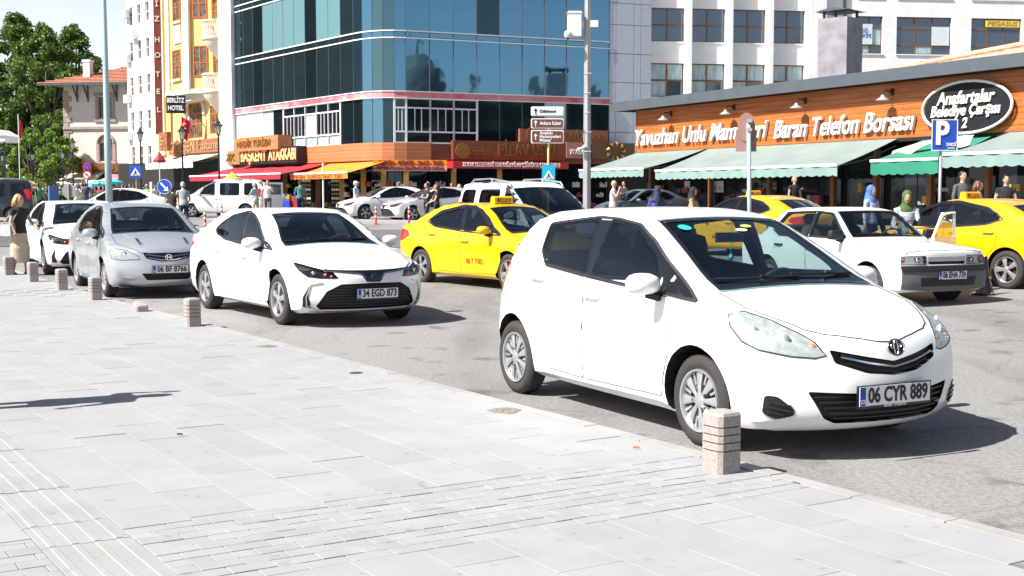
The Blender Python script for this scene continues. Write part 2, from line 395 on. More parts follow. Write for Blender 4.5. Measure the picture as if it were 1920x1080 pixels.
SPECS['hatch'] = dict(wb=2.51, wr=.295, track=.735, tw=.165, rim=.20,
    prof=[(.88, .70), (.82, .76), (.68, .845), (.45, .92), (.2, .98), (.06, 1.01), (-.06, 1.05), (-.5, 1.265), (-.88, 1.43), (-1.2, 1.49), (-1.6, 1.51), (-2.1, 1.495), (-2.45, 1.45), (-2.64, 1.385), (-2.78, 1.25), (-2.95, 1.0), (-3.08, .7)],
    plan=[(.88, .78), (.3, .835), (0, .845), (-.6, .842), (-1.4, .845), (-2.2, .84), (-2.6, .815), (-3.1, .75)],
    side=[(.15, .90), (.25, .955), (.42, .985), (.62, 1.0), (.80, .99), (.95, .962), (1.1, .93), (1.3, .9)],
    belt=[(.8, .80), (0, .945), (-.4, .975), (-2.5, 1.08), (-3.1, 1.10)],
    nose=[(.13, .62), (.2, .78), (.28, .86), (.42, .875), (.58, .86), (.70, .82), (.78, .74), (.9, .55)],
    tail=[(.2, -2.95), (.35, -3.06), (.55, -3.085), (.8, -3.05), (1.0, -2.96), (1.2, -2.82), (1.35, -2.68), (1.5, -2.5)],
    bot=[(.88, .17), (.5, .17), (-2.6, .19), (-3.1, .27)], cab=(-2.75, -.28, .38), tumble=(.28, .36), sweep=(.22, .10), nosec=(.30, 2.2), tailc=(.22, 2.3), crown=(.075, .035), xm=-1.6, k=.06, ks=.07)
SPECS['sedan_new'] = dict(wb=2.70, wr=.316, track=.77, tw=.20, rim=.215,
    prof=[(.93, .66), (.86, .73), (.7, .79), (.45, .86), (.1, .93), (-.18, .975), (-.32, 1.01), (-.8, 1.25), (-1.15, 1.37), (-1.5, 1.425), (-1.85, 1.435), (-2.3, 1.41), (-2.75, 1.30), (-3.2, 1.14), (-3.4, 1.085), (-3.62, 1.05), (-3.68, .97), (-3.7, .7)],
    plan=[(.93, .80), (.4, .87), (0, .888), (-1, .89), (-2.4, .89), (-3, .875), (-3.7, .80)], side=SIDE_STD,
    belt=[(.93, .78), (0, .90), (-.4, .935), (-2.8, 1.03), (-3.7, 1.03)],
    nose=[(.15, .72), (.22, .84), (.32, .91), (.45, .93), (.58, .925), (.68, .90), (.76, .83), (.86, .6)],
    tail=[(.2, -3.5), (.35, -3.66), (.6, -3.70), (.85, -3.69), (1.0, -3.66), (1.1, -3.6)],
    bot=[(.93, .21), (.5, .17), (-2.9, .18), (-3.7, .30)], cab=(-3.0, -.45, .38), tumble=(.34, .30), sweep=(.19, .12), nosec=(.34, 2.3), tailc=(.2, 2.6), crown=(.07, .03), ks=.04, xm=-1.9)
SPECS['sedan_tall'] = dict(wb=2.45, wr=.29, track=.73, tw=.175, rim=.195,
    prof=[(.85, .70), (.8, .77), (.62, .85), (.3, .94), (0, 1.0), (-.15, 1.04), (-.3, 1.10), (-.75, 1.33), (-1.05, 1.43), (-1.4, 1.48), (-1.8, 1.48), (-2.25, 1.42), (-2.6, 1.28), (-2.9, 1.14), (-3.1, 1.09), (-3.45, 1.05), (-3.52, .95), (-3.54, .6)],
    plan=[(.85, .76), (.4, .83), (0, .845), (-1, .845), (-2.3, .845), (-2.9, .83), (-3.54, .77)], side=SIDE_STD,
    belt=[(.85, .80), (0, .94), (-.4, .97), (-2.6, 1.03), (-3.5, 1.03)],
    nose=[(.15, .66), (.22, .77), (.32, .84), (.45, .855), (.6, .84), (.72, .80), (.8, .74), (.9, .5)],
    tail=[(.2, -3.35), (.35, -3.51), (.6, -3.54), (.85, -3.53), (1.0, -3.5), (1.1, -3.44)],
    bot=[(.85, .20), (.5, .17), (-2.6, .18), (-3.54, .3)], cab=(-2.75, -.42, .38), tumble=(.30, .40), sweep=(.19, .12), nosec=(.30, 2.3), tailc=(.18, 2.6), crown=(.075, .03), ks=.04, xm=-1.7)
SPECS['sedan_low'] = dict(wb=2.57, wr=.31, track=.745, tw=.185, rim=.21,
    prof=[(.84, .66), (.8, .72), (.6, .81), (.3, .90), (0, .97), (-.15, 1.005), (-.3, 1.07), (-.75, 1.31), (-1.05, 1.41), (-1.4, 1.455), (-1.8, 1.455), (-2.25, 1.40), (-2.6, 1.29), (-2.95, 1.15), (-3.15, 1.10), (-3.42, 1.06), (-3.5, .97), (-3.53, .6)],
    plan=[(.84, .76), (.4, .83), (0, .85), (-1, .85), (-2.4, .85), (-2.9, .835), (-3.53, .77)], side=[(.15, .90), (.25, .955), (.40, .975), (.55, .985), (.72, 1.0), (.86, .985), (.98, .955), (1.2, .91)],
    belt=[(.84, .80), (0, .93), (-.4, .96), (-2.6, 1.06), (-3.5, 1.06)],
    nose=[(.15, .64), (.22, .76), (.32, .83), (.45, .84), (.58, .83), (.68, .79), (.76, .72), (.88, .5)],
    tail=[(.2, -3.35), (.35, -3.5), (.6, -3.53), (.85, -3.52), (1.0, -3.49), (1.1, -3.42)],
    bot=[(.84, .20), (.5, .17), (-2.7, .18), (-3.53, .3)], cab=(-2.85, -.42, .38), tumble=(.34, .30), sweep=(.19, .12), nosec=(.34, 2.3), tailc=(.2, 2.6), crown=(.08, .03), ks=.04, xm=-1.8)
SPECS['sedan_boxy'] = dict(wb=2.48, wr=.28, track=.68, tw=.165, rim=.175,
    prof=[(.76, .70), (.73, .80), (.6, .83), (.3, .865), (-.1, .905), (-.36, .93), (-.46, .975), (-.8, 1.21), (-1.0, 1.335), (-1.12, 1.37), (-1.5, 1.40), (-2.0, 1.395), (-2.3, 1.36), (-2.42, 1.31), (-2.75, 1.02), (-2.86, .97), (-3.2, .945), (-3.28, .92), (-3.31, .6)],
    plan=[(.76, .79), (.4, .805), (0, .815), (-1, .82), (-2.5, .815), (-3.3, .79)], side=[(.15, .93), (.25, .965), (.40, .985), (.60, 1.0), (.75, .995), (.88, .965), (.98, .94), (1.2, .9)],
    belt=[(.76, .80), (0, .88), (-.4, .90), (-2.6, .92), (-3.3, .92)],
    nose=[(.15, .70), (.25, .76), (.4, .78), (.5, .775), (.6, .74), (.8, .73), (.86, .6)],
    tail=[(.2, -3.2), (.35, -3.29), (.6, -3.31), (.85, -3.30), (1.0, -3.24)],
    bot=[(.76, .24), (.5, .19), (-2.6, .2), (-3.3, .3)], cab=(-2.7, -.5, .38), tumble=(.36, .18), sweep=(.12, .08), nosec=(.10, 3.), tailc=(.08, 3), crown=(.03, .035), xm=-1.65, k=.03, ks=.04, flare=.008)
SPECS['van_tall'] = dict(wb=2.58, wr=.315, track=.75, tw=.185, rim=.20,
    prof=[(.86, .74), (.8, .84), (.6, .96), (.3, 1.06), (.1, 1.12), (0, 1.17), (-.45, 1.53), (-.68, 1.68), (-.95, 1.78), (-1.4, 1.825), (-2.2, 1.84), (-3.0, 1.83), (-3.3, 1.78), (-3.38, 1.6), (-3.42, 1.0), (-3.44, .6)],
    plan=[(.86, .78), (.4, .84), (0, .86), (-1, .86), (-2.5, .86), (-3.1, .855), (-3.44, .83)], side=SIDE_STD,
    belt=[(.86, .84), (0, 1.03), (-.4, 1.06), (-3.4, 1.08)],
    nose=[(.15, .66), (.25, .80), (.4, .86), (.6, .85), (.75, .81), (.9, .7), (1.0, .5)],
    tail=[(.2, -3.3), (.35, -3.42), (.6, -3.44), (1.1, -3.43), (1.5, -3.38), (1.8, -3.3)],
    bot=[(.86, .22), (.5, .19), (-2.7, .2), (-3.44, .3)], cab=(-3.2, -.35, .4), tumble=(.16, .10), sweep=(.22, .03), nosec=(.28, 2.4), tailc=(.05, 4), crown=(.07, .05), xm=-1.9)
# pillar-to-pillar outlines, side view (x, z); front / rear glass (y, z)
# ---------------------------------------------------------------- car builder
def paint(name, c, rough=.25, metal=0.): return mat('paint_' + name, c, rough, metal, noise=.04, scale=2.5, coat=.6)
M_TRIM = mat('black_trim', (.012, .012, .013), .55, noise=.3, scale=30)
M_GLOSSBLACK = mat('gloss_black', (.008, .008, .01), .12, coat=.5)
M_TYRE = mat('tyre_rubber', (.035, .032, .03), .85, noise=.35, scale=40, bump=.3)
M_RIM = mat('rim_silver', (.55, .55, .56), .32, .75, noise=.12, scale=20)
M_RIMDARK = mat('brake_dark', (.03, .028, .027), .7, noise=.4, scale=20)
M_CHROME = mat('chrome', (.75, .76, .78), .12, 1.)
M_SEAT = mat('seat_fabric', (.05, .052, .058), .9, noise=.3, scale=60)
M_DASH = mat('dashboard_plastic', (.055, .056, .06), .7, noise=.2, scale=20)
M_WHITE = mat('white_print', (.75, .75, .74), .5, noise=.05, scale=30)
M_BLACK = mat('black_print', (.01, .01, .012), .5)
M_BLUE = mat('plate_blue', (.01, .06, .35), .5)
M_AMBER = mat('amber_plastic', (.75, .16, .02), .3)
M_RED = mat('tail_red', (.45, .01, .015), .15, coat=.5)
M_REFL = mat('lamp_reflector', (.72, .73, .75), .22, .85, noise=.3, scale=25, stretch=(1, 1, 4))
G_WIND = glass_mat('windscreen_glass', (.50, .63, .64), refl=1.8); G_SIDE = glass_mat('side_glass', (.17, .20, .23), refl=1.9); G_CLEAR = glass_mat('clear_side_glass', (.60, .68, .68), refl=1.7)
def hazy():
    m = bpy.data.materials.new('aged_lamp_lens'); m.use_nodes = True; n = m.node_tree; p = n.nodes['Principled BSDF']
    p.inputs['Base Color'].default_value = (.50, .56, .54, 1); p.inputs['Roughness'].default_value = .25; p.inputs['Coat Weight'].default_value = .7
    tr = n.nodes.new('ShaderNodeBsdfTransparent'); tr.inputs[0].default_value = (.8, .86, .84, 1); mx = n.nodes.new('ShaderNodeMixShader'); t = n.nodes.new('ShaderNodeTexNoise'); t.inputs['Scale'].default_value = 9
    cr = n.nodes.new('ShaderNodeValToRGB'); cr.color_ramp.elements[0].color = (.30,) * 3 + (1,); cr.color_ramp.elements[1].color = (.78,) * 3 + (1,)
    n.links.new(t.outputs[0], cr.inputs[0]); n.links.new(cr.outputs[0], mx.inputs[0]); n.links.new(tr.outputs[0], mx.inputs[1]); n.links.new(p.outputs[0], mx.inputs[2])
    n.links.new(mx.outputs[0], n.nodes['Material Output'].inputs[0]); return m
G_HAZY = hazy(); G_LAMP = glass_mat('lamp_lens', (.93, .94, .95), .02, 1.45)

def P_(v, f, name, m, parent, smooth=None, **k):
    me = mesh(name, v, f, m); bm = bmesh.new(); bm.from_mesh(me); bmesh.ops.recalc_face_normals(bm, faces=bm.faces); bm.to_mesh(me); bm.free()
    if smooth: sharp(me, smooth)
    return link(name, me, parent, **k)
_wheel = {}
def wheel_meshes(r, rr, w, style, rimmat):
    key = (r, rr, w, style, rimmat.name)
    if key in _wheel: return _wheel[key]
    h = w / 2; t = MB()
    t.lathe([(rr - .005, -h + .02), (rr + .012, -h + .004), ((r + rr) / 2, -h - .004), (r - .03, -h + .002), (r - .010, -h + .016), (r - .001, -h + .035),
             (r, -h * .42), (r - .007, -h * .40), (r - .007, -h * .30), (r, -h * .28), (r, -.006), (r - .007, -.004), (r - .007, .004), (r, .006), (r, h * .28), (r - .007, h * .30), (r - .007, h * .40), (r, h * .42),
             (r - .001, h - .035), (r - .010, h - .016), (r - .03, h - .002), ((r + rr) / 2, h + .004), (rr + .012, h - .004), (rr - .005, h - .02)], 56, axis='y', cap=False)
    for k in range(56):   # shoulder blocks
        a = 2 * math.pi * k / 56
        for s_ in (-1, 1):
            c = Vector((math.cos(a), 0, math.sin(a))); p = c * (r - .0080); q = Vector((0, s_ * (h - .03), 0))
            t.bar(p + q - Vector((0, .010, 0)), p + q + Vector((0, .010, 0)), .018, .012, up=c)
    tyre = t.mesh('tyre', M_TYRE, angle=35)
    d = MB(); d.lathe([(rr * .98, h * .2), (rr * .98, -h * .1), (rr * .9, -h * .1), (rr * .9, h * .0), (rr * .72, -h * .02), (rr * .70, -h * .25), (.03, -h * .26)], 32, axis='y')
    back = d.mesh('wheel', M_RIMDARK, angle=35)
    m = MB(); ri = rr + .004; m.lathe([(ri, -h + .014), (ri - .004, -h - .002), (ri - .014, -h + .0), (ri - .022, -h + .022), (ri - .022, h - .03), (ri, h - .02)], 48, axis='y', cap=False)
    yo = -h + .018; n = dict(cover=8, five=5, ten=10, seven=7, eight=8, steel=12)[style]
    for k in range(n):
        a = 2 * math.pi * (k + .25) / n; cs, sn = math.cos(a), math.sin(a)
        def pt(rad, tan, y): return Vector((cs * rad - sn * tan, y, sn * rad + cs * tan))
        if style == 'cover': widths = [(.03, .010), (rr * .55, .022), (rr * .98, .038)]
        elif style == 'steel': widths = [(.03, .008), (rr * .6, .016), (rr * .98, .030)]
        elif style == 'ten': widths = [(.03, .010), (rr * .5, .012), (rr * .98, .026)]
        elif style == 'five': widths = [(.03, .020), (rr * .5, .030), (rr * .98, .050)]
        else: widths = [(.03, .014), (rr * .5, .018), (rr * .98, .030)]
        v = []
        for j, (rad, hw) in enumerate(widths):
            yy = yo - (.012, .008, .0)[j]
            v += [pt(rad, -hw, yy + .004), pt(rad, 0, yy - .004), pt(rad, hw, yy + .004), pt(rad, hw, yy + .03), pt(rad, -hw, yy + .03)]
        f = []
        for j in range(2):
            for q in range(5): f.append((j * 5 + q, j * 5 + (q + 1) % 5, j * 5 + 5 + (q + 1) % 5, j * 5 + 5 + q))
        f += [(4, 3, 2, 1, 0), (10, 11, 12, 13, 14)]; m.add(v, f)
        if style == 'cover':   # the narrow slot ribs between the wide spokes
            b = a + math.pi / n; cs, sn = math.cos(b), math.sin(b); m.bar(pt(rr * .55, 0, yo + .006), pt(rr * .97, 0, yo + .010), .008, .016)
    m.lathe([(.052, yo + .01), (.050, yo - .010), (.034, yo - .017), (.004, yo - .018)], 24, axis='y')
    for k in range(5):
        a = 2 * math.pi * k / 5 + .3; m.lathe([(.009, yo + .0), (.009, yo - .013), (.004, yo - .016)], 6, c=(.07 * math.cos(a), 0, .07 * math.sin(a)), axis='y', m=1)
    rim = m.mesh('rim', [rimmat, M_RIMDARK], angle=30)
    _wheel[key] = (back, tyre, rim); return _wheel[key]
def add_wheels(root, sh, style, rimmat, steer=0.):
    back, tyre, rim = wheel_meshes(sh.wr, sh.sp['rim'], sh.sp['tw'], style, rimmat)
    for x in (0, -sh.wb):
        for sg in (-1, 1):
            wl = link('wheel', back, root, (x, sg * sh.sp['track'], sh.wr), (0, random.random() * 6, 0))
            wl.rotation_euler = (0, random.random() * 6, (math.pi if sg > 0 else 0) + (steer if x == 0 else 0)); wl.rotation_mode = 'XYZ'
            link('tyre', tyre, wl); link('rim', rim, wl)
def plate(root, txt, x, z, y=0., rear=False, pitch=0., w=.54, sub=None):
    m = MB(); m.box(-.012, 0, -w / 2 - .012, w / 2 + .012, -.070, .068, 0)
    o = m.build('number_plate', [M_GLOSSBLACK], root, loc=(x, y, z), rot=(0, pitch, math.pi if rear else 0))
    f = MB(); f.box(0, .004, -w / 2, w / 2, -.054, .060); f.build('plate_face', [M_WHITE], o)
    b = MB(); b.box(0, .0055, -w / 2 + .002, -w / 2 + .045, -.052, .058); b.build('plate_band', [M_BLUE], o)
    t = put_text(txt, M_BLACK, o, (.0065, .022, .003), math.pi / 2, w=w - .085, size=.125, depth=.002, bold=.0035)
    put_text('TR', M_WHITE, o, (.0075, -w / 2 + .024, -.03), math.pi / 2, size=.035, depth=.001, bold=.0008)
    if sub:
        put_text(sub, M_WHITE, o, (.0035, .0, -.0625), math.pi / 2, size=.018, depth=.001, bold=.0004)
    return o
def ring(m, c, a, b, r, n=28, plane='yz', tilt=0.):
    pts = []
    for k in range(n + 1):
        t = 2 * math.pi * k / n; pts.append(Vector(c) + Vector((math.sin(t) * b * math.sin(tilt), a * math.cos(t), b * math.sin(t))))
    m.tube(pts, r, 6, cap=False)
def emblem_ovals(root, loc, s=.055, m_=None):
    m = MB(); m.lathe([(.001, .0), (1., .0), (1., .008), (.001, .010)], 28, axis='x'); m.v = [Vector((p.x, p.y * s * .98, p.z * s * .72)) for p in m.v]; m.m = [1] * len(m.f)
    ring(m, (.012, 0, 0), s, s * .74, .0055); ring(m, (.014, 0, .008), s * .60, s * .27, .004); ring(m, (.014, 0, 0), s * .24, s * .66, .004)
    for f in range(len(m.m)): pass
    return m.build('emblem', [m_ or M_CHROME, M_GLOSSBLACK], root, loc=loc, angle=40, rot=(0, -.25, 0))
def mirror(root, sg, c, pm, sx=1., blocky=False, matblack=False):
    """wing mirror: shell, base arm and glass"""
    m = MB(); n = 16; prof = [(.15, .075), (.55, .068), (.85, .045), (1., .0), (1., -.035), (.93, -.045)]
    if blocky: prof = [(.7, .05), (.92, .045), (1., .03), (1., -.03), (.95, -.035)]
    v = []; e = 2.6 if not blocky else 7.
    for r_, h in prof:
        for k in range(n):
            a = 2 * math.pi * k / n; cx, sz = math.cos(a), math.sin(a); q = (abs(cx) ** e + abs(sz) ** e) ** (-1 / e)
            v.append((h, cx * q * r_ * .118 * sx - sg * .01 * (h * 10), sz * q * r_ * .072 - .1 * abs(h) * 0))
    f = [(i * n + k, i * n + (k + 1) % n, (i + 1) * n + (k + 1) % n, (i + 1) * n + k) for i in range(len(prof) - 1) for k in range(n)]
    f += [tuple(reversed(range(n))), tuple(range((len(prof) - 1) * n, len(prof) * n))]
    m.add(v, f); o = m.build('wing_mirror', [M_TRIM if matblack else pm], root, loc=c, angle=50)
    b = MB(); b.tube([(-.01, -sg * .03, -.065), (.0, -sg * .10, -.085), (.01, -sg * .19, -.085)], [(.022, .03), (.022, .03), (.03, .045)], 8); b.build('mirror_base', [M_TRIM], o, smooth=True)
    g = MB(); g.add([(-.047, math.cos(2 * math.pi * k / 20) * .105 * sx, math.sin(2 * math.pi * k / 20) * .062) for k in range(20)], [tuple(range(20))]); g.build('mirror_glass', [M_CHROME], o)
    return o
def interior(root, sh, seats=M_SEAT, driver=None):
    c = sh.sp['cab']; xf = c[1]; zf = .42; roof = float(sh.prof(-1.6))
    m = MB(); m.prism([(xf + .02, .55), (xf + .02, .90), (xf - .05, .955), (xf - .22, .93), (xf - .34, .83), (xf - .34, .62)], -.62, .62, 'y'); m.build('dashboard', [M_DASH], root, angle=30)
    for sy in (-.36, .36):
        m = MB(); x = xf - 1.18
        for (x0, z0, x1, z1, w, d) in ((x, zf, x + .48, zf + .14, .25, .14), (x - .02, zf + .08, x - .22, zf + .68, .24, .11), (x - .235, zf + .70, x - .275, zf + .86, .13, .08)):
            a, b = Vector((x0, sy, z0)), Vector((x1, sy, z1)); m.tube([a, a.lerp(b, .1), a.lerp(b, .5), a.lerp(b, .9), b], [(w * .7, d * .7), (w * .96, d), (w, d * 1.05), (w * .9, d), (w * .6, d * .6)] if abs(z1 - z0) > .3 or 1 else w, 12)
        m.build('seat', [seats], root, smooth=True)
    m = MB(); x = xf - 2.05; m.prism([(x + .45, zf), (x + .45, zf + .16), (x + .05, zf + .2), (x - .15, zf + .68), (x - .26, zf + .68), (x - .2, zf)], -.6, .6, 'y'); m.build('rear_seat', [seats], root, angle=30)
    m = MB(); cc = Vector((xf - .42, .36, .90)); pts = []
    for k in range(25):
        a = 2 * math.pi * k / 24; pts.append(cc + Vector((math.sin(a) * .19 * .42, math.cos(a) * .19, math.sin(a) * .19 * .9)))
    m.tube(pts, .014, 6, cap=False); m.bar(cc + Vector((.0, -.18, 0)), cc + Vector((.0, .18, 0)), .05, .03); m.tube([cc, cc + Vector((.2, 0, -.1))], .03, 8); m.build('steering_wheel', [M_DASH], root, smooth=True)
def mir(poly): return [(-p[0], p[1]) for p in poly]
_bodies = {}
def car_body(kind, ft):
    """body solid with cabin, window openings, wheel wells and lamp / grille pockets cut out"""
    if kind in _bodies: return _bodies[kind]
    sh = Shape(SPECS[kind]); wb = sh.wb
    ft['windows'] = [fitside(sh, p, .05, .04) for p in ft['windows']]; ft['dlo'] = fitside(sh, ft['dlo'], .02, .012); ft['blackouts'] = [fitside(sh, p, .01, .012) for p in ft.get('blackouts', [])]
    V, f = sh.skin(lambda x, y, z: sh.F(x, y, z), -wb - .25, .25, .56, 96, 26, 80)
    ob = P_(V, f, 'body', M_TRIM, None)
    cuts = []
    for x in (0, -wb):
        for sg in (-1, 1):
            y0, y1 = (.52 * sg, 1.2 * sg); cuts.append(cyl_cut(x, sh.wr + .012, sh.wr + ft.get('arch', .052), min(y0, y1), max(y0, y1)))
    c = sh.sp['cab']; cv, cf = sh.skin(sh.cavity, c[0] + .9, c[1] - .75, .80, 40, 16, 48); cuts.append((cv, cf))
    for poly in ft['windows']: cuts.append(prism_cut(poly, -2, 2, 'y'))
    fr = View(sh, 'front'); re = View(sh, 'rear')
    cuts.append(prism_cut(ft['screen'], c[1] - .9, 2., 'x'))
    if ft.get('rscreen'): cuts.append(prism_cut(ft['rscreen'], -5, c[0] + .7, 'x'))
    for poly, dep in ft.get('pockets', []):
        cuts.append(cutter(fr, poly, .08, dep))
    for p3 in ft.get('lamps', []):
        for sg in (-1, 1):
            vw = View(sh, 'yaw', sg, p3[0]); cuts.append(cutter(vw, [vw.uv((q[0], sg * q[1], q[2])) for q in p3[1]], .06, .05))
    me = boolean(ob, cuts)
    n = len(me.polygons); co = np.zeros(n * 3); me.polygons.foreach_get('center', co); co = co.reshape(-1, 3)
    F = sh.F(*co.T); mi = (F < -.012).astype(np.int32)
    me.materials.clear(); me.materials.append(M_TRIM); me.materials.append(M_TRIM); me.polygons.foreach_set('material_index', mi)
    sharp(me, 28); bpy.data.objects.remove(ob); _bodies[kind] = (sh, me); return _bodies[kind]
def car(kind, label, loc, head, pm, group=None, ft=None, name='car', style='five', rimmat=None, scale=1., roof_m=None, tint=None, screen_g=None, rz=None, steer=0.):
    ft = ft or FEAT[kind]; sh, me = car_body(kind, ft)
    root = thing(name, label, ft.get('cat', 'car'), loc, rz if rz is not None else R(head - 90), group)
    if scale != 1.: root.scale = (scale,) * 3
    me = me.copy(); me.materials[0] = pm; link('body', me, root)
    side = {sg: View(sh, 'side', sg) for sg in (-1, 1)}; fr = View(sh, 'front'); re = View(sh, 'rear'); top = View(sh, 'top')
    # doors with windows and handles
    for sg in (-1, 1):
        v = side[sg]; doors = []
        for d in ft['doors']:
            V, f, _ = patch(v, rounded(d, .03), .003, .012, .12); doors.append(P_(V, f, 'door', pm, root, 30))
        for i, d in enumerate(ft['doors']):
            V, f = strip(v, rounded(d, .03), .009, .0015, .001, True); P_(V, f, 'door_gap', M_TRIM, doors[i])
        for i, poly in enumerate(ft['windows']):
            own = ft.get('window_door', list(range(len(ft['windows']))))[i]; par = doors[own] if own is not None and own < len(doors) else root
            V, f, _ = patch(v, grow(poly, .010), .003, .004, .1); P_(V, f, 'window', tint or G_SIDE, par, 30)
            if not ft.get('bare'): V, f = strip(v, grow(poly, .018), .040, .0025, .0, True); P_(V, f, 'window_frame', M_GLOSSBLACK, par)
        for poly in ft.get('blackouts', []):
            V, f, _ = patch(v, poly, .004, .008, .1); P_(V, f, 'pillar_trim', M_GLOSSBLACK, root, 30)
        V, f = strip(v, ft['dlo'], .020, .006, .002, True); P_(V, f, 'window_trim', M_TRIM, root, 30)
        for (hx, hz), dr in zip(ft['handles'], doors):
            m = MB(); p = v.drop([(hx, hz)], 0)[0]; y = float(p[1]) + sg * .018
            m.tube([(hx - .10, y - sg * .015, hz), (hx - .085, y + sg * .01, hz), (hx, y + sg * .016, hz + .004), (hx + .085, y + sg * .01, hz), (hx + .10, y - sg * .015, hz)], [(.010, .014)] * 5, 8)
            m.build('handle', [ft.get('handle_m') or pm], dr, smooth=True)
        mc = ft['mirror']; mirror(root, sg, (mc[0], sg * mc[1], mc[2]), pm, ft.get('mir_sx', 1.), ft.get('mir_block', False), ft.get('mir_black', False))
        for p3 in ft.get('tails', []):
            vw = View(sh, 'ryaw', sg, p3[0]); poly = rounded([vw.uv((q[0], sg * q[1], q[2])) for q in p3[1]], .03)
            V, f, _ = patch(vw, poly, .006, .02, .08); P_(V, f, 'tail_lamp', M_RED, root, 30)
    for key, g in (('screen', 'windscreen'), ('rscreen', 'rear_window')):
        if not ft.get(key): continue
        vw = fr if key == 'screen' else re
        V, f, _ = patch(vw, grow(ft[key], .018), .003, .004, .09)
        w_ = P_(V, f, g, screen_g or G_WIND if key == 'screen' else (tint or G_SIDE), root, 30)
        V, f = strip(vw, grow(ft[key], .004), .030, .0012, .0065, True); P_(V, f, 'glass_border', M_GLOSSBLACK, w_)
    # bonnet gap line
    if ft.get('bonnet'):
        pts = ft['bonnet'] + [(x, -y) for x, y in reversed(ft['bonnet'])]
        V, f = strip(top, pts, .007, .0012, .001); P_(V, f, 'bonnet_gap', M_TRIM, root)
    # wipers
    for w in ft.get('wipers', []):
        P = fr.drop(dens(w, .1), .022); m = MB(); m.tube([tuple(p) for p in P], .008, 6); m.tube([tuple(fr.drop([w[1]], -.0)[0]), tuple(fr.drop([((w[1][0] + w[0][0]) / 2, (w[1][1] + w[0][1]) / 2)], .035)[0])], .011, 6); m.build('wiper', [M_TRIM], root)
    # lamps
    for j, p3 in enumerate(ft.get('lamps', [])):
        for sg in (-1, 1):
            vw = View(sh, 'yaw', sg, p3[0]); poly = [vw.uv((q[0], sg * q[1], q[2])) for q in p3[1]]
            V, f, _ = patch(vw, grow(poly, .004), .002, .006, .06); lens = P_(V, f, 'headlight', ft.get('lens', G_LAMP), root, 30)
            V, f, _ = patch(vw, grow(poly, -.006), -.036, .004, .05); P_(V, f, 'reflector', ft.get('reflector', M_REFL), lens, 20)
            V, f = strip(vw, poly, .008, .003, .001, True); P_(V, f, 'lamp_gap', M_TRIM, lens)
            for (kind_, q, r_) in p3[2]:
                u = vw.uv((q[0], sg * q[1], q[2])); c = vw.drop([u], -.012)[0]; m = MB(); m.lathe([(r_, .010), (r_ * .95, .0), (r_ * .6, -.018), (r_ * .2, -.024)], 18, axis='x')
                m.build('lamp_bulb', [{'a': M_AMBER, 'c': M_CHROME, 'd': M_GLOSSBLACK, 'r': mat('lamp_bowl', (.55, .57, .6), .5, .7)}[kind_]], lens, smooth=True, loc=tuple(c), rot=(0, 0, sg * p3[0]))
    # grille bars, chrome lines, fog lamps
    for nm, mt, pts, w, h, off in ft.get('strips', []):
        V, f = strip(fr, pts, w, h, off); P_(V, f, nm, {'chrome': M_CHROME, 'black': M_TRIM, 'paint': pm, 'gloss': M_GLOSSBLACK, 'grey': M_RIM}[mt], root, 40)
    for nm, mt, poly, off, dep in ft.get('patches', []):
        V, f, _ = patch(fr, poly, off, dep, .08); P_(V, f, nm, {'chrome': M_CHROME, 'black': M_TRIM, 'paint': pm, 'gloss': M_GLOSSBLACK, 'grey': M_RIM, 'amber': M_AMBER, 'bumper': MATS.get('bumper_grey', M_TRIM)}[mt], root, 30)
    for (y, z, r_) in ft.get('fogs', []):
        for sg in (-1, 1):
            c = fr.drop([(sg * abs(y), z)], -.01)[0]; m = MB(); m.lathe([(r_, -.01), (r_, .012), (r_ * .8, .014), (r_ * .75, .0), (.01, -.012)], 20, axis='x'); m.build('fog_lamp', [M_CHROME], root, smooth=True, loc=tuple(c), rot=(0, 0, sg * .4))
    interior(root, sh)
    add_wheels(root, sh, style, rimmat or M_RIM, steer)
    return root, sh

FEAT = {}
def arch_notch(x, z, r, a0, a1, n=6): return [(x + r * math.cos(math.radians(a0 + (a1 - a0) * i / n)), z + r * math.sin(math.radians(a0 + (a1 - a0) * i / n))) for i in range(n + 1)]
def screen(yb, zb, yt, zt, db=.03, dt=.03):
    """windscreen outline in front view"""
    b = [(yb * t, zb + db * (1 - t * t)) for t in (-1, -.6, -.3, 0, .3, .6, 1)]; t_ = [(yt * t, zt + dt * (1 - t * t)) for t in (1, .6, .3, 0, -.3, -.6, -1)]
    return b + t_
# --- small white hatchback
wf = rounded([(-.51, 1.055), (-1.33, 1.035), (-1.315, 1.408), (-.985, 1.365), (-.77, 1.285), (-.60, 1.20)], [.02, .02, .03, .05, .05, .03])
wr_ = rounded([(-1.43, 1.045), (-2.04, 1.09), (-2.15, 1.20), (-2.15, 1.355), (-1.52, 1.412)], [.02, .05, .05, .05, .02])
wq = rounded([(-.47, 1.04), (-.585, 1.19), (-.30, 1.03)], .01)
dlo = rounded([(-.03, .925), (-.42, .955), (-1.3, 1.005), (-2.05, 1.065), (-2.17, 1.17), (-2.18, 1.375), (-1.5, 1.435), (-1.25, 1.425), (-.97, 1.39), (-.73, 1.30), (-.5, 1.175)], .03)
hl = [(.25, .775, .865), (.28, .68, .885), (.44, .60, .84), (.60, .50, .765), (.69, .47, .72), (.76, .44, .645), (.73, .50, .63), (.66, .62, .64), (.52, .75, .675), (.42, .80, .72), (.32, .815, .80)]
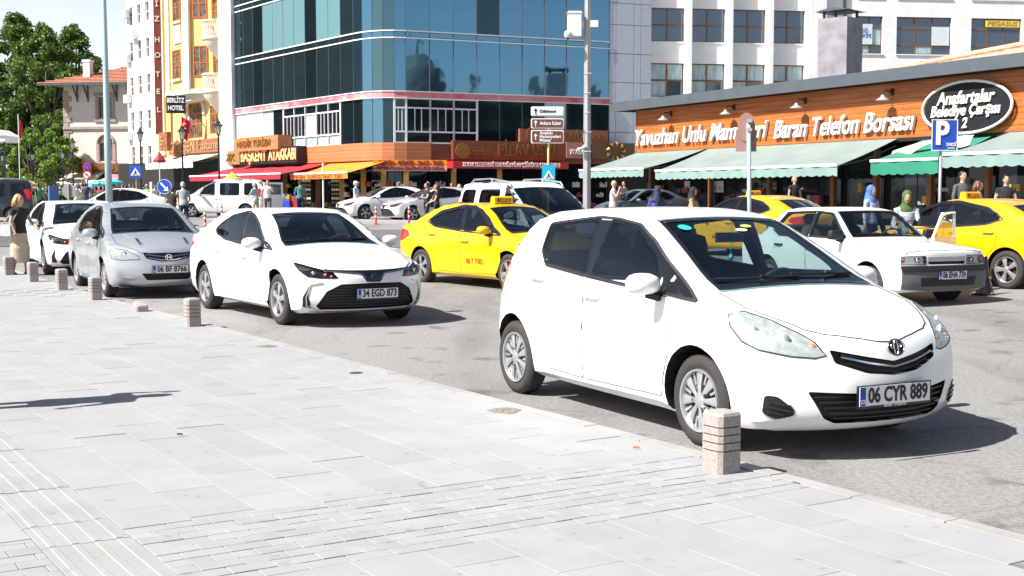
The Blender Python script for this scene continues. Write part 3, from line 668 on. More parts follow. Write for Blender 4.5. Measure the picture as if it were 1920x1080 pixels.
FEAT['hatch'] = dict(windows=[wf, wr_], dlo=dlo, blackouts=[[(-1.345, 1.02), (-1.425, 1.025), (-1.51, 1.415), (-1.325, 1.415)], rounded([(-.04, .93), (-.46, .965), (-.46, 1.04), (-.60, 1.205), (-.5, 1.17)], .01)],
    screen=screen(.62, .998, .50, 1.405, .028, .02), rscreen=screen(.52, 1.12, .48, 1.36, 0, .01),
    doors=[[(-.32, .925), (-.275, .80), (-.30, .55), (-.40, .275), (-1.42, .265), (-1.40, .55), (-1.39, .75), (-1.44, 1.0)], [(-1.45, 1.0), (-1.40, .75), (-1.41, .55), (-1.43, .265), (-1.96, .28)] + arch_notch(-2.51, .31, .40, 10, 62) + [(-2.28, .80), (-2.13, 1.055)]],
    handles=[(-1.28, .87), (-2.12, .955)], mirror=(-.44, .945, 1.015), mir_sx=1.0,
    lamps=[(.75, hl, [('a', (.705, .50, .70), .020), ('r', (.58, .62, .735), .050), ('r', (.42, .72, .785), .040)])],
    lens=G_HAZY, pockets=[(rounded([(-.42, .68), (-.2, .635), (0, .60), (.2, .635), (.42, .68), (.40, .60), (.2, .535), (0, .515), (-.2, .535), (-.40, .60)], .02), .05),
        (rounded([(-.56, .435), (-.30, .42), (.30, .42), (.56, .435), (.46, .27), (.38, .235), (-.38, .235), (-.46, .27)], .02), .05)],
    bonnet=[(-.02, .66), (.27, .665), (.44, .60), (.62, .49), (.69, .40), (.755, .25), (.79, .14), (.805, .08), (.81, .0)],
    wipers=[[(-.60, 1.035), (.02, 1.045)], [(-.02, 1.058), (.56, 1.045)]],
    strips=[('grille_bar', 'chrome', [(-.36, .635), (-.18, .595), (0, .567), (.18, .595), (.36, .635)], .012, .007, -.002), ('grille_bar', 'black', [(-.35, .655), (-.18, .618), (0, .585), (.18, .618), (.35, .655)], .008, .006, -.015), ('grille_bar', 'black', [(-.33, .60), (-.18, .56), (0, .54), (.18, .56), (.33, .60)], .008, .006, -.015)]
        + [('fog_slat', 'gloss', [(s_ * .75, z_ + .012), (s_ * .64, z_ - .01)], .009, .005, .008) for s_ in (-1, 1) for z_ in (.30, .33, .36)]
        + [('grille_bar', 'black', [(-.52 + .03 * i, .40 - .034 * i), (0, .40 - .034 * i), (.52 - .03 * i, .40 - .034 * i)], .010, .008, -.016) for i in range(5)],
    patches=[('fog_cover', 'black', rounded([(s_ * .77, .41), (s_ * .71, .405), (s_ * .62, .325), (s_ * .62, .29), (s_ * .71, .265), (s_ * .77, .30)], .02), .004, .02) for s_ in (-1, 1)]
        + [('lower_lip', 'black', [(-.70, .165), (.70, .165), (.70, .14), (-.70, .14)], -.01, .03)],
    tails=[(.6, [(-2.80, .70, 1.12), (-2.95, .66, 1.10), (-3.02, .66, .85), (-2.82, .80, .80), (-2.70, .78, 1.05)])])
# --- white saloon with the wide grille
wf = rounded([(-.50, .985), (-1.215, 1.0), (-1.40, 1.365), (-1.20, 1.358), (-.95, 1.265), (-.70, 1.13)], [.02, .02, .03, .05, .05, .03])
wr_ = rounded([(-1.33, 1.005), (-1.93, 1.04), (-2.05, 1.27), (-1.96, 1.305), (-1.52, 1.362)], [.02, .01, .01, .04, .02]); wq = rounded([(-2.0, 1.05), (-2.30, 1.10), (-2.36, 1.15), (-2.12, 1.255)], [.01, .05, .05, .01])
FEAT['sedan_new'] = dict(windows=[wf, wr_, wq], window_door=[0, 1, 1], dlo=rounded([(-.22, .925), (-1.2, .965), (-1.9, 1.005), (-2.32, 1.075), (-2.42, 1.14), (-2.28, 1.22), (-1.98, 1.33), (-1.5, 1.39), (-1.18, 1.385), (-.92, 1.285), (-.6, 1.11)], .04),
    blackouts=[[(-1.235, .985), (-1.315, .99), (-1.51, 1.37), (-1.42, 1.37)], rounded([(-.24, .93), (-.47, .955), (-.60, 1.07), (-.55, 1.085)], .01)],
    screen=screen(.625, .975, .465, 1.34, .035, .02), rscreen=screen(.56, 1.13, .48, 1.31, .02, .02),
    doors=[[(-.22, .90), (-.17, .70), (-.20, .5), (-.33, .27), (-1.25, .25), (-1.24, .6), (-1.27, .95)], [(-1.28, .95), (-1.25, .6), (-1.26, .25), (-2.14, .27)] + arch_notch(-2.70, .32, .42, 5, 62) + [(-2.42, .85), (-2.35, 1.03)]],
    handles=[(-1.14, .80), (-2.17, .84)], mirror=(-.55, .985, 1.0), arch=.055,
    lamps=[(.62, [(.36, .80, .79), (.50, .745, .765), (.70, .61, .715), (.80, .48, .675), (.845, .43, .605), (.745, .62, .608), (.66, .745, .625), (.55, .815, .70)], [('a', (.76, .56, .65), .02), ('c', (.66, .67, .67), .03), ('a', (.80, .50, .63), .016)])],
    reflector=M_GLOSSBLACK, pockets=[(rounded([(-.40, .535), (0, .545), (.40, .535), (.56, .45), (.66, .27), (.60, .225), (-.60, .225), (-.66, .27), (-.56, .45)], .02), .05)],
    bonnet=[(-.2, .72), (.3, .73), (.6, .66), (.78, .50), (.86, .30), (.90, .0)],
    patches=[('upper_grille', 'gloss', rounded([(-.60, .712), (-.3, .70), (0, .695), (.3, .70), (.60, .712), (.44, .675), (.16, .65), (.09, .555), (-.09, .555), (-.16, .65), (-.44, .675)], .01), .004, .015),
        ('lower_lip', 'grey', [(-.72, .215), (.72, .215), (.70, .185), (-.70, .185)], .004, .02)] + [('air_curtain', 'black', rounded([(s_ * .735, .52), (s_ * .80, .38), (s_ * .79, .26), (s_ * .70, .25), (s_ * .745, .38)], .02), .003, .02) for s_ in (-1, 1)],
    strips=[('chrome_line', 'chrome', [(-.58, .69), (-.3, .672), (-.15, .655), (-.10, .60)], .010, .005, .006), ('chrome_line', 'chrome', [(.58, .69), (.3, .672), (.15, .655), (.10, .60)], .010, .005, .006)]
        + [('chrome_line', 'grey', [(s_ * .60, .555), (s_ * .72, .53), (s_ * .765, .38), (s_ * .75, .26), (s_ * .58, .215)], .016, .006, .005) for s_ in (-1, 1)]
        + [('grille_bar', 'black', [(-.50 - .017 * i, .50 - .034 * i), (0, .505 - .034 * i), (.50 + .017 * i, .50 - .034 * i)], .012, .008, -.014) for i in range(8)],
    fogs=[(.735, .295, .034)], wipers=[[(-.60, 1.005), (.0, 1.02)], [(0, 1.03), (.55, 1.015)]],
    tails=[(.5, [(-3.45, .70, 1.0), (-3.62, .60, .98), (-3.68, .50, .82), (-3.50, .78, .80), (-3.30, .86, .92)])])
# --- silver tall saloon
wf = rounded([(-.30, .99), (-1.18, .985), (-1.42, 1.345), (-1.25, 1.37), (-1.0, 1.32), (-.70, 1.19)], [.02, .02, .03, .05, .05, .03])
wr_ = rounded([(-1.28, .985), (-2.08, 1.01), (-2.24, 1.08), (-2.08, 1.25), (-1.52, 1.35)], [.02, .03, .05, .05, .02])
FEAT['sedan_tall'] = dict(windows=[wf, wr_], dlo=rounded([(-.06, .935), (-1.2, .95), (-2.1, .975), (-2.33, 1.07), (-2.12, 1.29), (-1.5, 1.41), (-1.2, 1.41), (-.92, 1.33), (-.5, 1.13)], .04),
    blackouts=[[(-1.20, .97), (-1.265, .97), (-1.51, 1.36), (-1.43, 1.36)], rounded([(-.08, .94), (-.29, .96), (-.40, 1.02), (-.36, 1.06)], .01)],
    screen=screen(.63, 1.0, .50, 1.365, .03, .03), rscreen=screen(.55, 1.13, .48, 1.36, .02, .02),
    doors=[[(-.16, .91), (-.10, .70), (-.16, .45), (-.30, .27), (-1.2, .25), (-1.18, .6), (-1.22, .94)], [(-1.23, .94), (-1.19, .6), (-1.21, .25), (-1.95, .27)] + arch_notch(-2.45, .30, .39, 5, 62) + [(-2.25, .8), (-2.28, 1.0)]],
    handles=[(-1.1, .82), (-2.08, .85)], mirror=(-.42, .93, 1.0), handle_m=None,
    lamps=[(.65, [(.40, .78, .75), (.48, .70, .775), (.62, .58, .755), (.75, .44, .66), (.77, .42, .615), (.65, .66, .60), (.52, .785, .62)], [('c', (.62, .62, .69), .05), ('a', (.52, .74, .68), .03)])],
    lens=G_HAZY, pockets=[(rounded([(-.37, .71), (.37, .71), (.32, .62), (.1, .575), (-.1, .575), (-.32, .62)], .02), .04), (rounded([(-.40, .395), (.40, .395), (.32, .29), (-.32, .29)], .02), .05)],
    bonnet=[(-.12, .68), (.4, .69), (.60, .56), (.74, .40), (.80, .2), (.81, .0)],
    strips=[('grille_bar', 'chrome', [(-.33, .685), (-.1, .655), (0, .65), (.1, .655), (.33, .685)], .014, .006, -.003), ('grille_bar', 'chrome', [(-.30, .64), (-.1, .60), (.1, .60), (.30, .64)], .012, .006, -.004)]
        + [('grille_bar', 'black', [(-.38 + .02 * i, .37 - .03 * i), (.38 - .02 * i, .37 - .03 * i)], .010, .006, -.015) for i in range(3)],
    patches=[('fog_lamp', 'grey', rounded([(s_ * .68, .395), (s_ * .50, .395), (s_ * .48, .325), (s_ * .67, .325)], .02), .003, .02) for s_ in (-1, 1)] + [('lower_lip', 'black', [(-.72, .20), (.72, .20), (.70, .165), (-.70, .165)], -.01, .02)],
    wipers=[[(-.60, 1.03), (-.05, 1.045)], [(0, 1.055), (.5, 1.04)]],
    tails=[(.5, [(-3.30, .72, .98), (-3.48, .62, .96), (-3.52, .60, .74), (-3.3, .80, .74)])])
# --- taxi saloon
wf = rounded([(-.52, 1.02), (-1.25, 1.0), (-1.36, 1.36), (-1.18, 1.375), (-.95, 1.31), (-.72, 1.18)], [.03, .02, .03, .05, .05, .03])
wr_ = rounded([(-1.40, 1.01), (-2.12, 1.065), (-2.36, 1.13), (-2.30, 1.19), (-2.05, 1.28), (-1.48, 1.36)], [.02, .03, .04, .04, .05, .02])
FEAT['sedan_low'] = dict(windows=[wf, wr_], dlo=rounded([(-.20, .92), (-1.3, .965), (-2.15, 1.03), (-2.45, 1.12), (-2.12, 1.31), (-1.5, 1.415), (-1.15, 1.41), (-.9, 1.325), (-.5, 1.12)], .04),
    blackouts=[[(-1.265, .985), (-1.385, .99), (-1.47, 1.37), (-1.37, 1.37)], rounded([(-.22, .925), (-.50, .97), (-.66, 1.12), (-.56, 1.10)], .01)],
    screen=screen(.65, .965, .48, 1.35, .03, .03), rscreen=screen(.56, 1.14, .48, 1.32, .02, .02),
    doors=[[(-.22, .90), (-.17, .70), (-.20, .5), (-.33, .27), (-1.34, .25), (-1.32, .6), (-1.34, .96)], [(-1.35, .96), (-1.33, .6), (-1.35, .25), (-2.03, .27)] + arch_notch(-2.57, .32, .41, 5, 62) + [(-2.36, .85), (-2.42, 1.05)]],
    handles=[(-1.20, .80), (-2.22, .90)], mirror=(-.50, .96, 1.0), arch=.045,
    lamps=[(.65, [(.22, .80, .80), (.40, .74, .80), (.62, .62, .75), (.74, .50, .66), (.70, .58, .60), (.5, .76, .64)], [('c', (.58, .66, .70), .04)])],
    pockets=[(rounded([(-.35, .64), (.35, .64), (.30, .57), (-.30, .57)], .02), .04), (rounded([(-.45, .45), (.45, .45), (.52, .25), (-.52, .25)], .02), .05)],
    bonnet=[(-.15, .70), (.4, .71), (.62, .56), (.76, .40), (.80, .2), (.81, .0)],
    strips=[('grille_bar', 'chrome', [(-.30, .605), (.30, .605)], .014, .006, -.003)], wipers=[[(-.60, 1.0), (-.05, 1.01)], [(0, 1.02), (.5, 1.0)]],
    tails=[(.5, [(-3.10, .83, .95), (-3.38, .74, .99), (-3.50, .60, .95), (-3.50, .66, .76), (-3.25, .82, .76), (-3.05, .87, .86)])])
# --- boxy old saloon
wf = rounded([(-.62, .97), (-1.42, .97), (-1.42, 1.31), (-1.05, 1.30), (-.95, 1.27)], [.02, .02, .02, .03, .03]); wr_ = rounded([(-1.50, .97), (-2.20, .97), (-2.36, 1.05), (-2.16, 1.28), (-1.50, 1.31)], [.02, .02, .02, .03, .02])
FEAT['sedan_boxy'] = dict(windows=[wf, wr_], dlo=rounded([(-.55, .945), (-1.45, .945), (-2.22, .945), (-2.42, 1.03), (-2.2, 1.31), (-1.5, 1.335), (-1.03, 1.325), (-.92, 1.285)], .02), blackouts=[],
    screen=screen(.645, .965, .53, 1.32, .01, .01), rscreen=screen(.60, 1.06, .54, 1.29, 0, .01),
    doors=[[(-.42, .90), (-.42, .5), (-.46, .25), (-1.45, .25), (-1.45, .93)], [(-1.46, .93), (-1.46, .25), (-1.98, .25)] + arch_notch(-2.48, .30, .38, 5, 60) + [(-2.28, .93)]],
    handles=[(-1.34, .80), (-2.16, .80)], mirror=(-.62, .90, .99), mir_block=True, mir_black=True, handle_m=M_TRIM, arch=.06,
    lamps=[(.25, [(.66, .75, .715), (.70, .64, .72), (.735, .38, .72), (.74, .37, .60), (.73, .60, .60), (.66, .76, .60)], [('c', (.74, .50, .66), .04), ('a', (.67, .73, .66), .03)])],
    pockets=[(rounded([(-.34, .645), (.34, .645), (.33, .60), (-.33, .60)], .005), .04)],
    bonnet=[(-.35, .72), (.3, .73), (.66, .73), (.70, .4), (.715, .0)],
    patches=[('bumper', 'bumper', [(-.765, .585), (-.40, .585), (0, .585), (.40, .585), (.765, .585), (.76, .26), (.4, .245), (-.4, .245), (-.76, .26)], .020, .04), ('bumper_pad', 'black', [(-.765, .57), (-.4, .57), (.4, .57), (.765, .57), (.76, .50), (.4, .50), (-.4, .50), (-.76, .50)], .034, .03), ('valance', 'black', [(-.50, .42), (.50, .42), (.48, .30), (-.48, .30)], .024, .03), ('grille', 'grey', [(-.34, .71), (.34, .71), (.34, .655), (-.34, .655)], .006, .02)],
    strips=[], wipers=[[(-.56, .985), (-.02, .99)], [(.05, .99), (.56, .985)]],
    tails=[(.3, [(-3.22, .70, .85), (-3.28, .50, .85), (-3.28, .50, .68), (-3.22, .76, .68)])])
# --- tall family van
wf = rounded([(-.42, 1.12), (-1.05, 1.10), (-1.05, 1.62), (-.90, 1.63), (-.70, 1.56)], [.02, .04, .04, .06, .08]); wr_ = rounded([(-1.38, 1.10), (-2.25, 1.10), (-2.25, 1.63), (-1.38, 1.63)], .05); wq = rounded([(-2.55, 1.10), (-3.15, 1.12), (-3.12, 1.58), (-3.05, 1.63), (-2.55, 1.63)], .05)
FEAT['van_tall'] = dict(cat='van', windows=[wf, wr_, wq], window_door=[0, 1, None], dlo=rounded([(-.25, 1.07), (-1.1, 1.07), (-1.1, 1.66), (-.85, 1.67), (-.62, 1.55)], .05), blackouts=[],
    screen=screen(.68, 1.15, .58, 1.66, .03, .03), rscreen=screen(.56, 1.15, .54, 1.62, 0, 0),
    doors=[[(-.10, 1.0), (-.10, .7), (-.33, .3), (-1.22, .27), (-1.22, 1.05)], [(-1.24, 1.05), (-1.24, .27), (-2.05, .28), (-2.35, .75), (-2.40, 1.05)]],
    handles=[(-1.12, .92), (-1.35, .92)], mirror=(-.42, .98, 1.16), mir_black=False,
    lamps=[(.6, [(.40, .79, .98), (.55, .70, .98), (.74, .50, .88), (.80, .42, .76), (.68, .66, .74), (.52, .80, .78)], [('c', (.66, .62, .84), .05)])],
    pockets=[(rounded([(-.36, .74), (.36, .74), (.34, .62), (-.34, .62)], .02), .04), (rounded([(-.5, .45), (.5, .45), (.45, .28), (-.45, .28)], .02), .05)],
    bonnet=[(.05, .70), (.4, .72), (.66, .56), (.78, .3), (.80, .0)], wipers=[[(-.62, 1.18), (-.02, 1.2)], [(.02, 1.2), (.6, 1.18)]],
    tails=[(.25, [(-3.35, .80, 1.40), (-3.40, .74, 1.40), (-3.42, .76, .98), (-3.36, .84, .98)])])

def car_copy(src, label, loc, head, swap, group=None, name='car', scale=1., cat=None):
    """another car of the same model: its own copy of every part, repainted"""
    o = copy_tree(src); o.name = name; o.location = loc; o.rotation_euler = (0, 0, R(head - 90)); o.scale = (scale,) * 3; tag(o, label, cat or 'car', group)
    if group is None and 'group' in o: del o['group']
    idx = {}
    for c in bpy.data.objects:
        if c.parent: idx.setdefault(c.parent.name, []).append(c)
    stack = [o]; done = {}
    while stack:
        p = stack.pop()
        for c in idx.get(p.name, []):
            stack.append(c)
            if c.data and any(m in swap for m in c.data.materials):
                if c.data.name not in done:
                    me = c.data.copy(); done[c.data.name] = me
                    for i, m in enumerate(me.materials):
                        if m in swap: me.materials[i] = swap[m]
                c.data = done[c.data.name] if c.data.name in done else c.data
    return o
def drop_parts(o, names):
    def kill(c):
        for k in kids(c): kill(k)
        bpy.data.objects.remove(c)
    for c in kids(o):
        if c.name.split('.')[0] in names: kill(c)
# ---------------------------------------------------------------- ground, road, pavement
KO = Vector((1.18, 7.25)); KA = Vector((.527, -.85)).normalized(); KB = Vector((.85, .527)).normalized()   # along the kerb towards the camera; across towards the road
def kp(s, t, z=0.): p = KO + KA * s + KB * t; return Vector((p.x, p.y, z))
M_ASPH = bpy.data.materials.new('asphalt'); M_ASPH.use_nodes = True; MATS['asphalt'] = M_ASPH
def asphalt(m):
    n = m.node_tree; L = n.links; p = n.nodes['Principled BSDF']; p.inputs['Roughness'].default_value = .9; p.inputs['Specular IOR Level'].default_value = .25
    tc = n.nodes.new('ShaderNodeTexCoord')
    def noise(sc, det=5, st=None):
        t = n.nodes.new('ShaderNodeTexNoise'); t.inputs['Scale'].default_value = sc; t.inputs['Detail'].default_value = det; src = tc.outputs['Object']
        if st: mp = n.nodes.new('ShaderNodeMapping'); mp.inputs['Scale'].default_value = st; mp.inputs['Rotation'].default_value = (0, 0, R(32)); L.new(src, mp.inputs[0]); src = mp.outputs[0]
        L.new(src, t.inputs['Vector']); return t.outputs[0]
    def ramp(x, a, ca, b, cb):
        r = n.nodes.new('ShaderNodeValToRGB'); r.color_ramp.elements[0].position = a; r.color_ramp.elements[1].position = b
        r.color_ramp.elements[0].color = (*ca, 1); r.color_ramp.elements[1].color = (*cb, 1); L.new(x, r.inputs[0]); return r.outputs[0]
    def mul(a, b, mode='MULTIPLY', f=1.):
        x = n.nodes.new('ShaderNodeMix'); x.data_type = 'RGBA'; x.blend_type = mode; x.inputs[0].default_value = f; L.new(a, x.inputs[6]); L.new(b, x.inputs[7]); return x.outputs[2]
    base = ramp(noise(.22, 6, (1, .35, 1)), .35, (.205, .202, .197), .7, (.275, .272, .266))       # worn, dusty lanes
    grit = ramp(noise(90, 3), .30, (.55, .55, .55), .62, (1.15, 1.14, 1.12))
    stain = ramp(noise(1.9, 7), .30, (.45, .44, .43), .39, (1, 1, 1))
    crack = n.nodes.new('ShaderNodeTexVoronoi'); crack.feature = 'DISTANCE_TO_EDGE'; crack.inputs['Scale'].default_value = .55
    wv = n.nodes.new('ShaderNodeMix'); wv.data_type = 'VECTOR'; wv.inputs[0].default_value = .25
    nz = n.nodes.new('ShaderNodeTexNoise'); nz.inputs['Scale'].default_value = 2.5; L.new(tc.outputs['Object'], nz.inputs['Vector']); L.new(tc.outputs['Object'], wv.inputs[4]); L.new(nz.outputs[1], wv.inputs[5]); L.new(wv.outputs[1], crack.inputs['Vector'])
    patchy = ramp(noise(.9, 3, (1, .22, 1)), .38, (.80, .79, .78), .5, (1, 1, 1)); agg = ramp(noise(28, 4), .35, (.80, .80, .80), .6, (1.06, 1.06, 1.06))
    ck = ramp(crack.outputs[0], .0, (.5, .48, .46), .010, (1, 1, 1))
    c = mul(mul(mul(mul(mul(base, grit, f=.8), stain, f=.75), ck, f=.35), patchy), agg); L.new(c, p.inputs['Base Color'])
    b = n.nodes.new('ShaderNodeBump'); b.inputs['Strength'].default_value = .5; b.inputs['Distance'].default_value = .006; L.new(noise(140, 2), b.inputs['Height']); L.new(b.outputs[0], p.inputs['Normal'])
asphalt(M_ASPH)
def stone_mat(name, lo, hi, sc=3.):
    """pale cut stone: each piece takes a slightly different shade, with blotches and fine grain"""
    m = bpy.data.materials.new(name); m.use_nodes = True; MATS[name] = m; n = m.node_tree; L = n.links; p = n.nodes['Principled BSDF']; p.inputs['Roughness'].default_value = .75; p.inputs['Specular IOR Level'].default_value = .15
    tc = n.nodes.new('ShaderNodeTexCoord'); oi = n.nodes.new('ShaderNodeObjectInfo'); ge = n.nodes.new('ShaderNodeNewGeometry')
    t = n.nodes.new('ShaderNodeTexNoise'); t.inputs['Scale'].default_value = sc; t.inputs['Detail'].default_value = 7; L.new(ge.outputs['Position'], t.inputs['Vector'])
    r = n.nodes.new('ShaderNodeValToRGB'); r.color_ramp.elements[0].position = .32; r.color_ramp.elements[1].position = .62; r.color_ramp.elements[0].color = (*lo, 1); r.color_ramp.elements[1].color = (*hi, 1); L.new(t.outputs[0], r.inputs[0])
    h = n.nodes.new('ShaderNodeHueSaturation'); mr = n.nodes.new('ShaderNodeMapRange'); mr.inputs[3].default_value = .955; mr.inputs[4].default_value = 1.03
    ad = n.nodes.new('ShaderNodeMath'); ad.operation = 'ADD'; L.new(oi.outputs['Random'], ad.inputs[0]); L.new(ge.outputs['Random Per Island'], ad.inputs[1]); fr_ = n.nodes.new('ShaderNodeMath'); fr_.operation = 'FRACT'; L.new(ad.outputs[0], fr_.inputs[0])
    L.new(fr_.outputs[0], mr.inputs[0]); L.new(mr.outputs[0], h.inputs['Value']); L.new(r.outputs[0], h.inputs['Color']); d1 = n.nodes.new('ShaderNodeTexNoise'); d1.inputs['Scale'].default_value = 13; d1.inputs['Detail'].default_value = 6; L.new(ge.outputs['Position'], d1.inputs['Vector']); d2 = n.nodes.new('ShaderNodeValToRGB'); d2.color_ramp.elements[0].position = .27; d2.color_ramp.elements[1].position = .36; d2.color_ramp.elements[0].color = (.80, .785, .76, 1); L.new(d1.outputs[0], d2.inputs[0]); d3 = n.nodes.new('ShaderNodeMix'); d3.data_type = 'RGBA'; d3.blend_type = 'MULTIPLY'; d3.inputs[0].default_value = 1; L.new(h.outputs[0], d3.inputs[6]); L.new(d2.outputs[0], d3.inputs[7]); L.new(d3.outputs[2], p.inputs['Base Color'])
    g = n.nodes.new('ShaderNodeTexNoise'); g.inputs['Scale'].default_value = 160; L.new(ge.outputs['Position'], g.inputs['Vector']); b = n.nodes.new('ShaderNodeBump'); b.inputs['Strength'].default_value = .25; b.inputs['Distance'].default_value = .004
    L.new(g.outputs[0], b.inputs['Height']); L.new(b.outputs[0], p.inputs['Normal']); return m
M_SLAB = stone_mat('paving_slab', (.272, .274, .278), (.295, .297, .30)); M_BRICK = stone_mat('paving_brick', (.262, .266, .272), (.295, .298, .303), 5.)
M_TACT = stone_mat('tactile_paving', (.268, .266, .26), (.295, .292, .287)); M_JOINT = mat('sandy_joint', (.27, .262, .245), .95, noise=.75, scale=5, dark=(.13, .125, .12))
M_KERB = stone_mat('kerb_stone', (.27, .262, .25), (.31, .305, .295))

# one sheet to the horizon, following the rise of the square
xs = [-1500, -400, -150, -80, -60, -40] + [-30 + 2.5 * i for i in range(25)] + [40, 60, 90, 160, 400, 1500]
ys = [-1500, -300, -60, -20, -5] + [0 + 2. * i for i in range(36)] + [80, 95, 120, 160, 300, 700, 1500]
v = [(x, y, ground(x, y)) for y in ys for x in xs]; nx = len(xs)
f = [(j * nx + i, j * nx + i + 1, (j + 1) * nx + i + 1, (j + 1) * nx + i) for j in range(len(ys) - 1) for i in range(nx - 1)]
tag(link('road', mesh('road', v, f, M_ASPH)), kind='structure')
# near pavement: bedding sheet, then slabs, brick bands, tactile strip and kerb stones
PAVE_S0, PAVE_S1, KT = -46., 4.5, .24
def gk(s, t, dz): p = kp(s, t); return (p.x, p.y, ground(p.x, p.y) + dz)
rows = [PAVE_S0 + (PAVE_S1 - PAVE_S0) * i / 40 for i in range(41)]; cols = [-40, -20, -12, -8, -5, -3, -1, KT]
v = [gk(s, t, .0255) for s in rows for t in cols]; nc = len(cols)
f = [(j * nc + i, (j + 1) * nc + i, (j + 1) * nc + i + 1, j * nc + i + 1) for j in range(40) for i in range(nc - 1)]
pave = tag(link('pavement', mesh('pavement', v, f, M_JOINT)), kind='structure')
def in_view(p, mrg=60):
    d = p.y * math.cos(PITCH) - (p.z - CAM_H) * math.sin(PITCH)
    if d < .5: return False
    x = 960 + FPX * p.x / d; y = 540 - FPX * ((p.z - CAM_H) * math.cos(PITCH) + p.y * math.sin(PITCH)) / d; return -mrg < x < 1920 + mrg and -mrg < y < 1080 + mrg
def block(l, w, h=.03, ch=.0015):
    """one paving piece with a chamfered upper edge, origin at its centre underside"""
    a, b = l / 2, w / 2; v = []
    for (p, q, z) in ((a, b, 0), (a, b, h - ch), (a - ch, b - ch, h)): v += [(-p, -q, z), (p, -q, z), (p, q, z), (-p, q, z)]
    f = [(i + 4 * k, (i + 1) % 4 + 4 * k, (i + 1) % 4 + 4 * k + 4, i + 4 * k + 4) for k in (0, 1) for i in range(4)] + [(8, 9, 10, 11)]; return v, f
rot_k = math.atan2(KA.y, KA.x)
pieces = []   # (pixel size, kind, s, t)
G = .0035; SL, SW = .60, .333; TL0, TL1 = -3.66, -3.26
bands = [(-.45, .61)]
def in_band(s): return any(a <= s <= b for a, b in bands)
rng = random.Random(3)
def addp(kind, s, t): 
    p = Vector(gk(s, t, 0.)); 
    if in_view(p, 90): pieces.append((p.length, kind, s, t))
for zone0, zone1 in ((-11.5, TL0), (TL1, KT - .12)):
    nt_ = int(round((zone1 - zone0) / SW)); sw = (zone1 - zone0) / nt_
    for i in range(nt_):
        t = zone0 + sw * (i + .5); off = SL / 2 if i % 2 else 0
        for (sa, sb) in ((-17., -.45), (.61, 4.4)):
            s = sa + off - SL
            while s < sb:
                a, b = max(s, sa), min(s + SL, sb)
                if b - a > .02: addp(('slab', round(b - a - G, 3), round(sw - G, 3)), (a + b) / 2, t)
                s += SL
    for (sa, sb) in bands:
        nr = 10; bw = (sb - sa) / nr
        for r_ in range(nr):
            t = zone0 + (.1 if r_ % 2 else 0) - .2
            while t < zone1:
                a, b = max(t, zone0), min(t + .2, zone1)
                if b - a > .02: addp(('brick', round(bw - .006, 3), round(b - a - .006, 3)), sa + bw * (r_ + .5), (a + b) / 2)
                t += .2
s = PAVE_S1 - .2
while s > -17: addp(('tactile', .3965, .392), s, (TL0 + TL1) / 2); s -= .4
s = 4.2
while s > -17: addp(('kerb', .592, .11), s, KT - .06); s -= .6
bym = {'slab': M_SLAB, 'brick': M_BRICK, 'tactile': M_TACT, 'kerb': M_KERB}; nm = {'slab': 'paving_slab', 'brick': 'paving_brick', 'tactile': 'tactile_tile', 'kerb': 'kerb_stone'}
def shape(k):
    v, f = block(k[1], k[2], .026 if k[0] != 'kerb' else .032)
    if k[0] == 'tactile':
        m = MB(); m.add(v, f)
        for q in range(4): y = -.147 + .098 * q; m.prism([(y - .020, .024), (y + .020, .024), (y + .014, .0295), (y - .014, .0295)], -.1965, .1965, 'x')
        v, f = m.v, m.f
    return v, f
cache = {}; rest = {k: ([], []) for k in bym}
for kind in bym:
    L_ = sorted([p for p in pieces if p[1][0] == kind])
    lim = 300
    for n_, (d, k, s, t) in enumerate(L_):
        dz = .004 + rng.uniform(-.0018, .0018); tilt = (rng.uniform(-.0035, .0035), rng.uniform(-.0025, .0025), rot_k + rng.uniform(-.003, .003)) if kind != 'kerb' else (0, 0, rot_k)
        if n_ < lim:
            if k not in cache: v, f = shape(k); cache[k] = mesh(nm[kind], v, f, bym[kind])
            link(nm[kind], cache[k], pave, gk(s, t, dz), tilt)
        else:
            v, f = shape(k); M_ = Matrix.Translation(gk(s, t, dz)) @ Matrix.Rotation(rot_k, 4, 'Z'); b = len(rest[kind][0]); rest[kind][0].extend(M_ @ Vector(q) for q in v); rest[kind][1].extend([i + b for i in q] for q in f)
for kind, (v, f) in rest.items():
    if v: tag(link(nm[kind] + 's', mesh(nm[kind] + 's', v, f, bym[kind]), pave), kind='stuff')
# beyond the separately laid pieces the pavement reads as one pale sheet
rows = [-17. - 29. * i / 30 for i in range(31)]; v = [gk(s, t, .028) for s in rows for t in cols]
f = [(j * nc + i, (j + 1) * nc + i, (j + 1) * nc + i + 1, j * nc + i + 1) for j in range(30) for i in range(nc - 1)]
link('far_paving', mesh('far_paving', v, f, M_SLAB), pave)
v = [gk(s, t, .028) for s in [-17 + 21.5 * i / 20 for i in range(21)] for t in (-40, -25, -11.5)]; f = [(j * 3 + i, (j + 1) * 3 + i, (j + 1) * 3 + i + 1, j * 3 + i + 1) for j in range(20) for i in range(2)]
link('side_paving', mesh('side_paving', v, f, M_SLAB), pave)

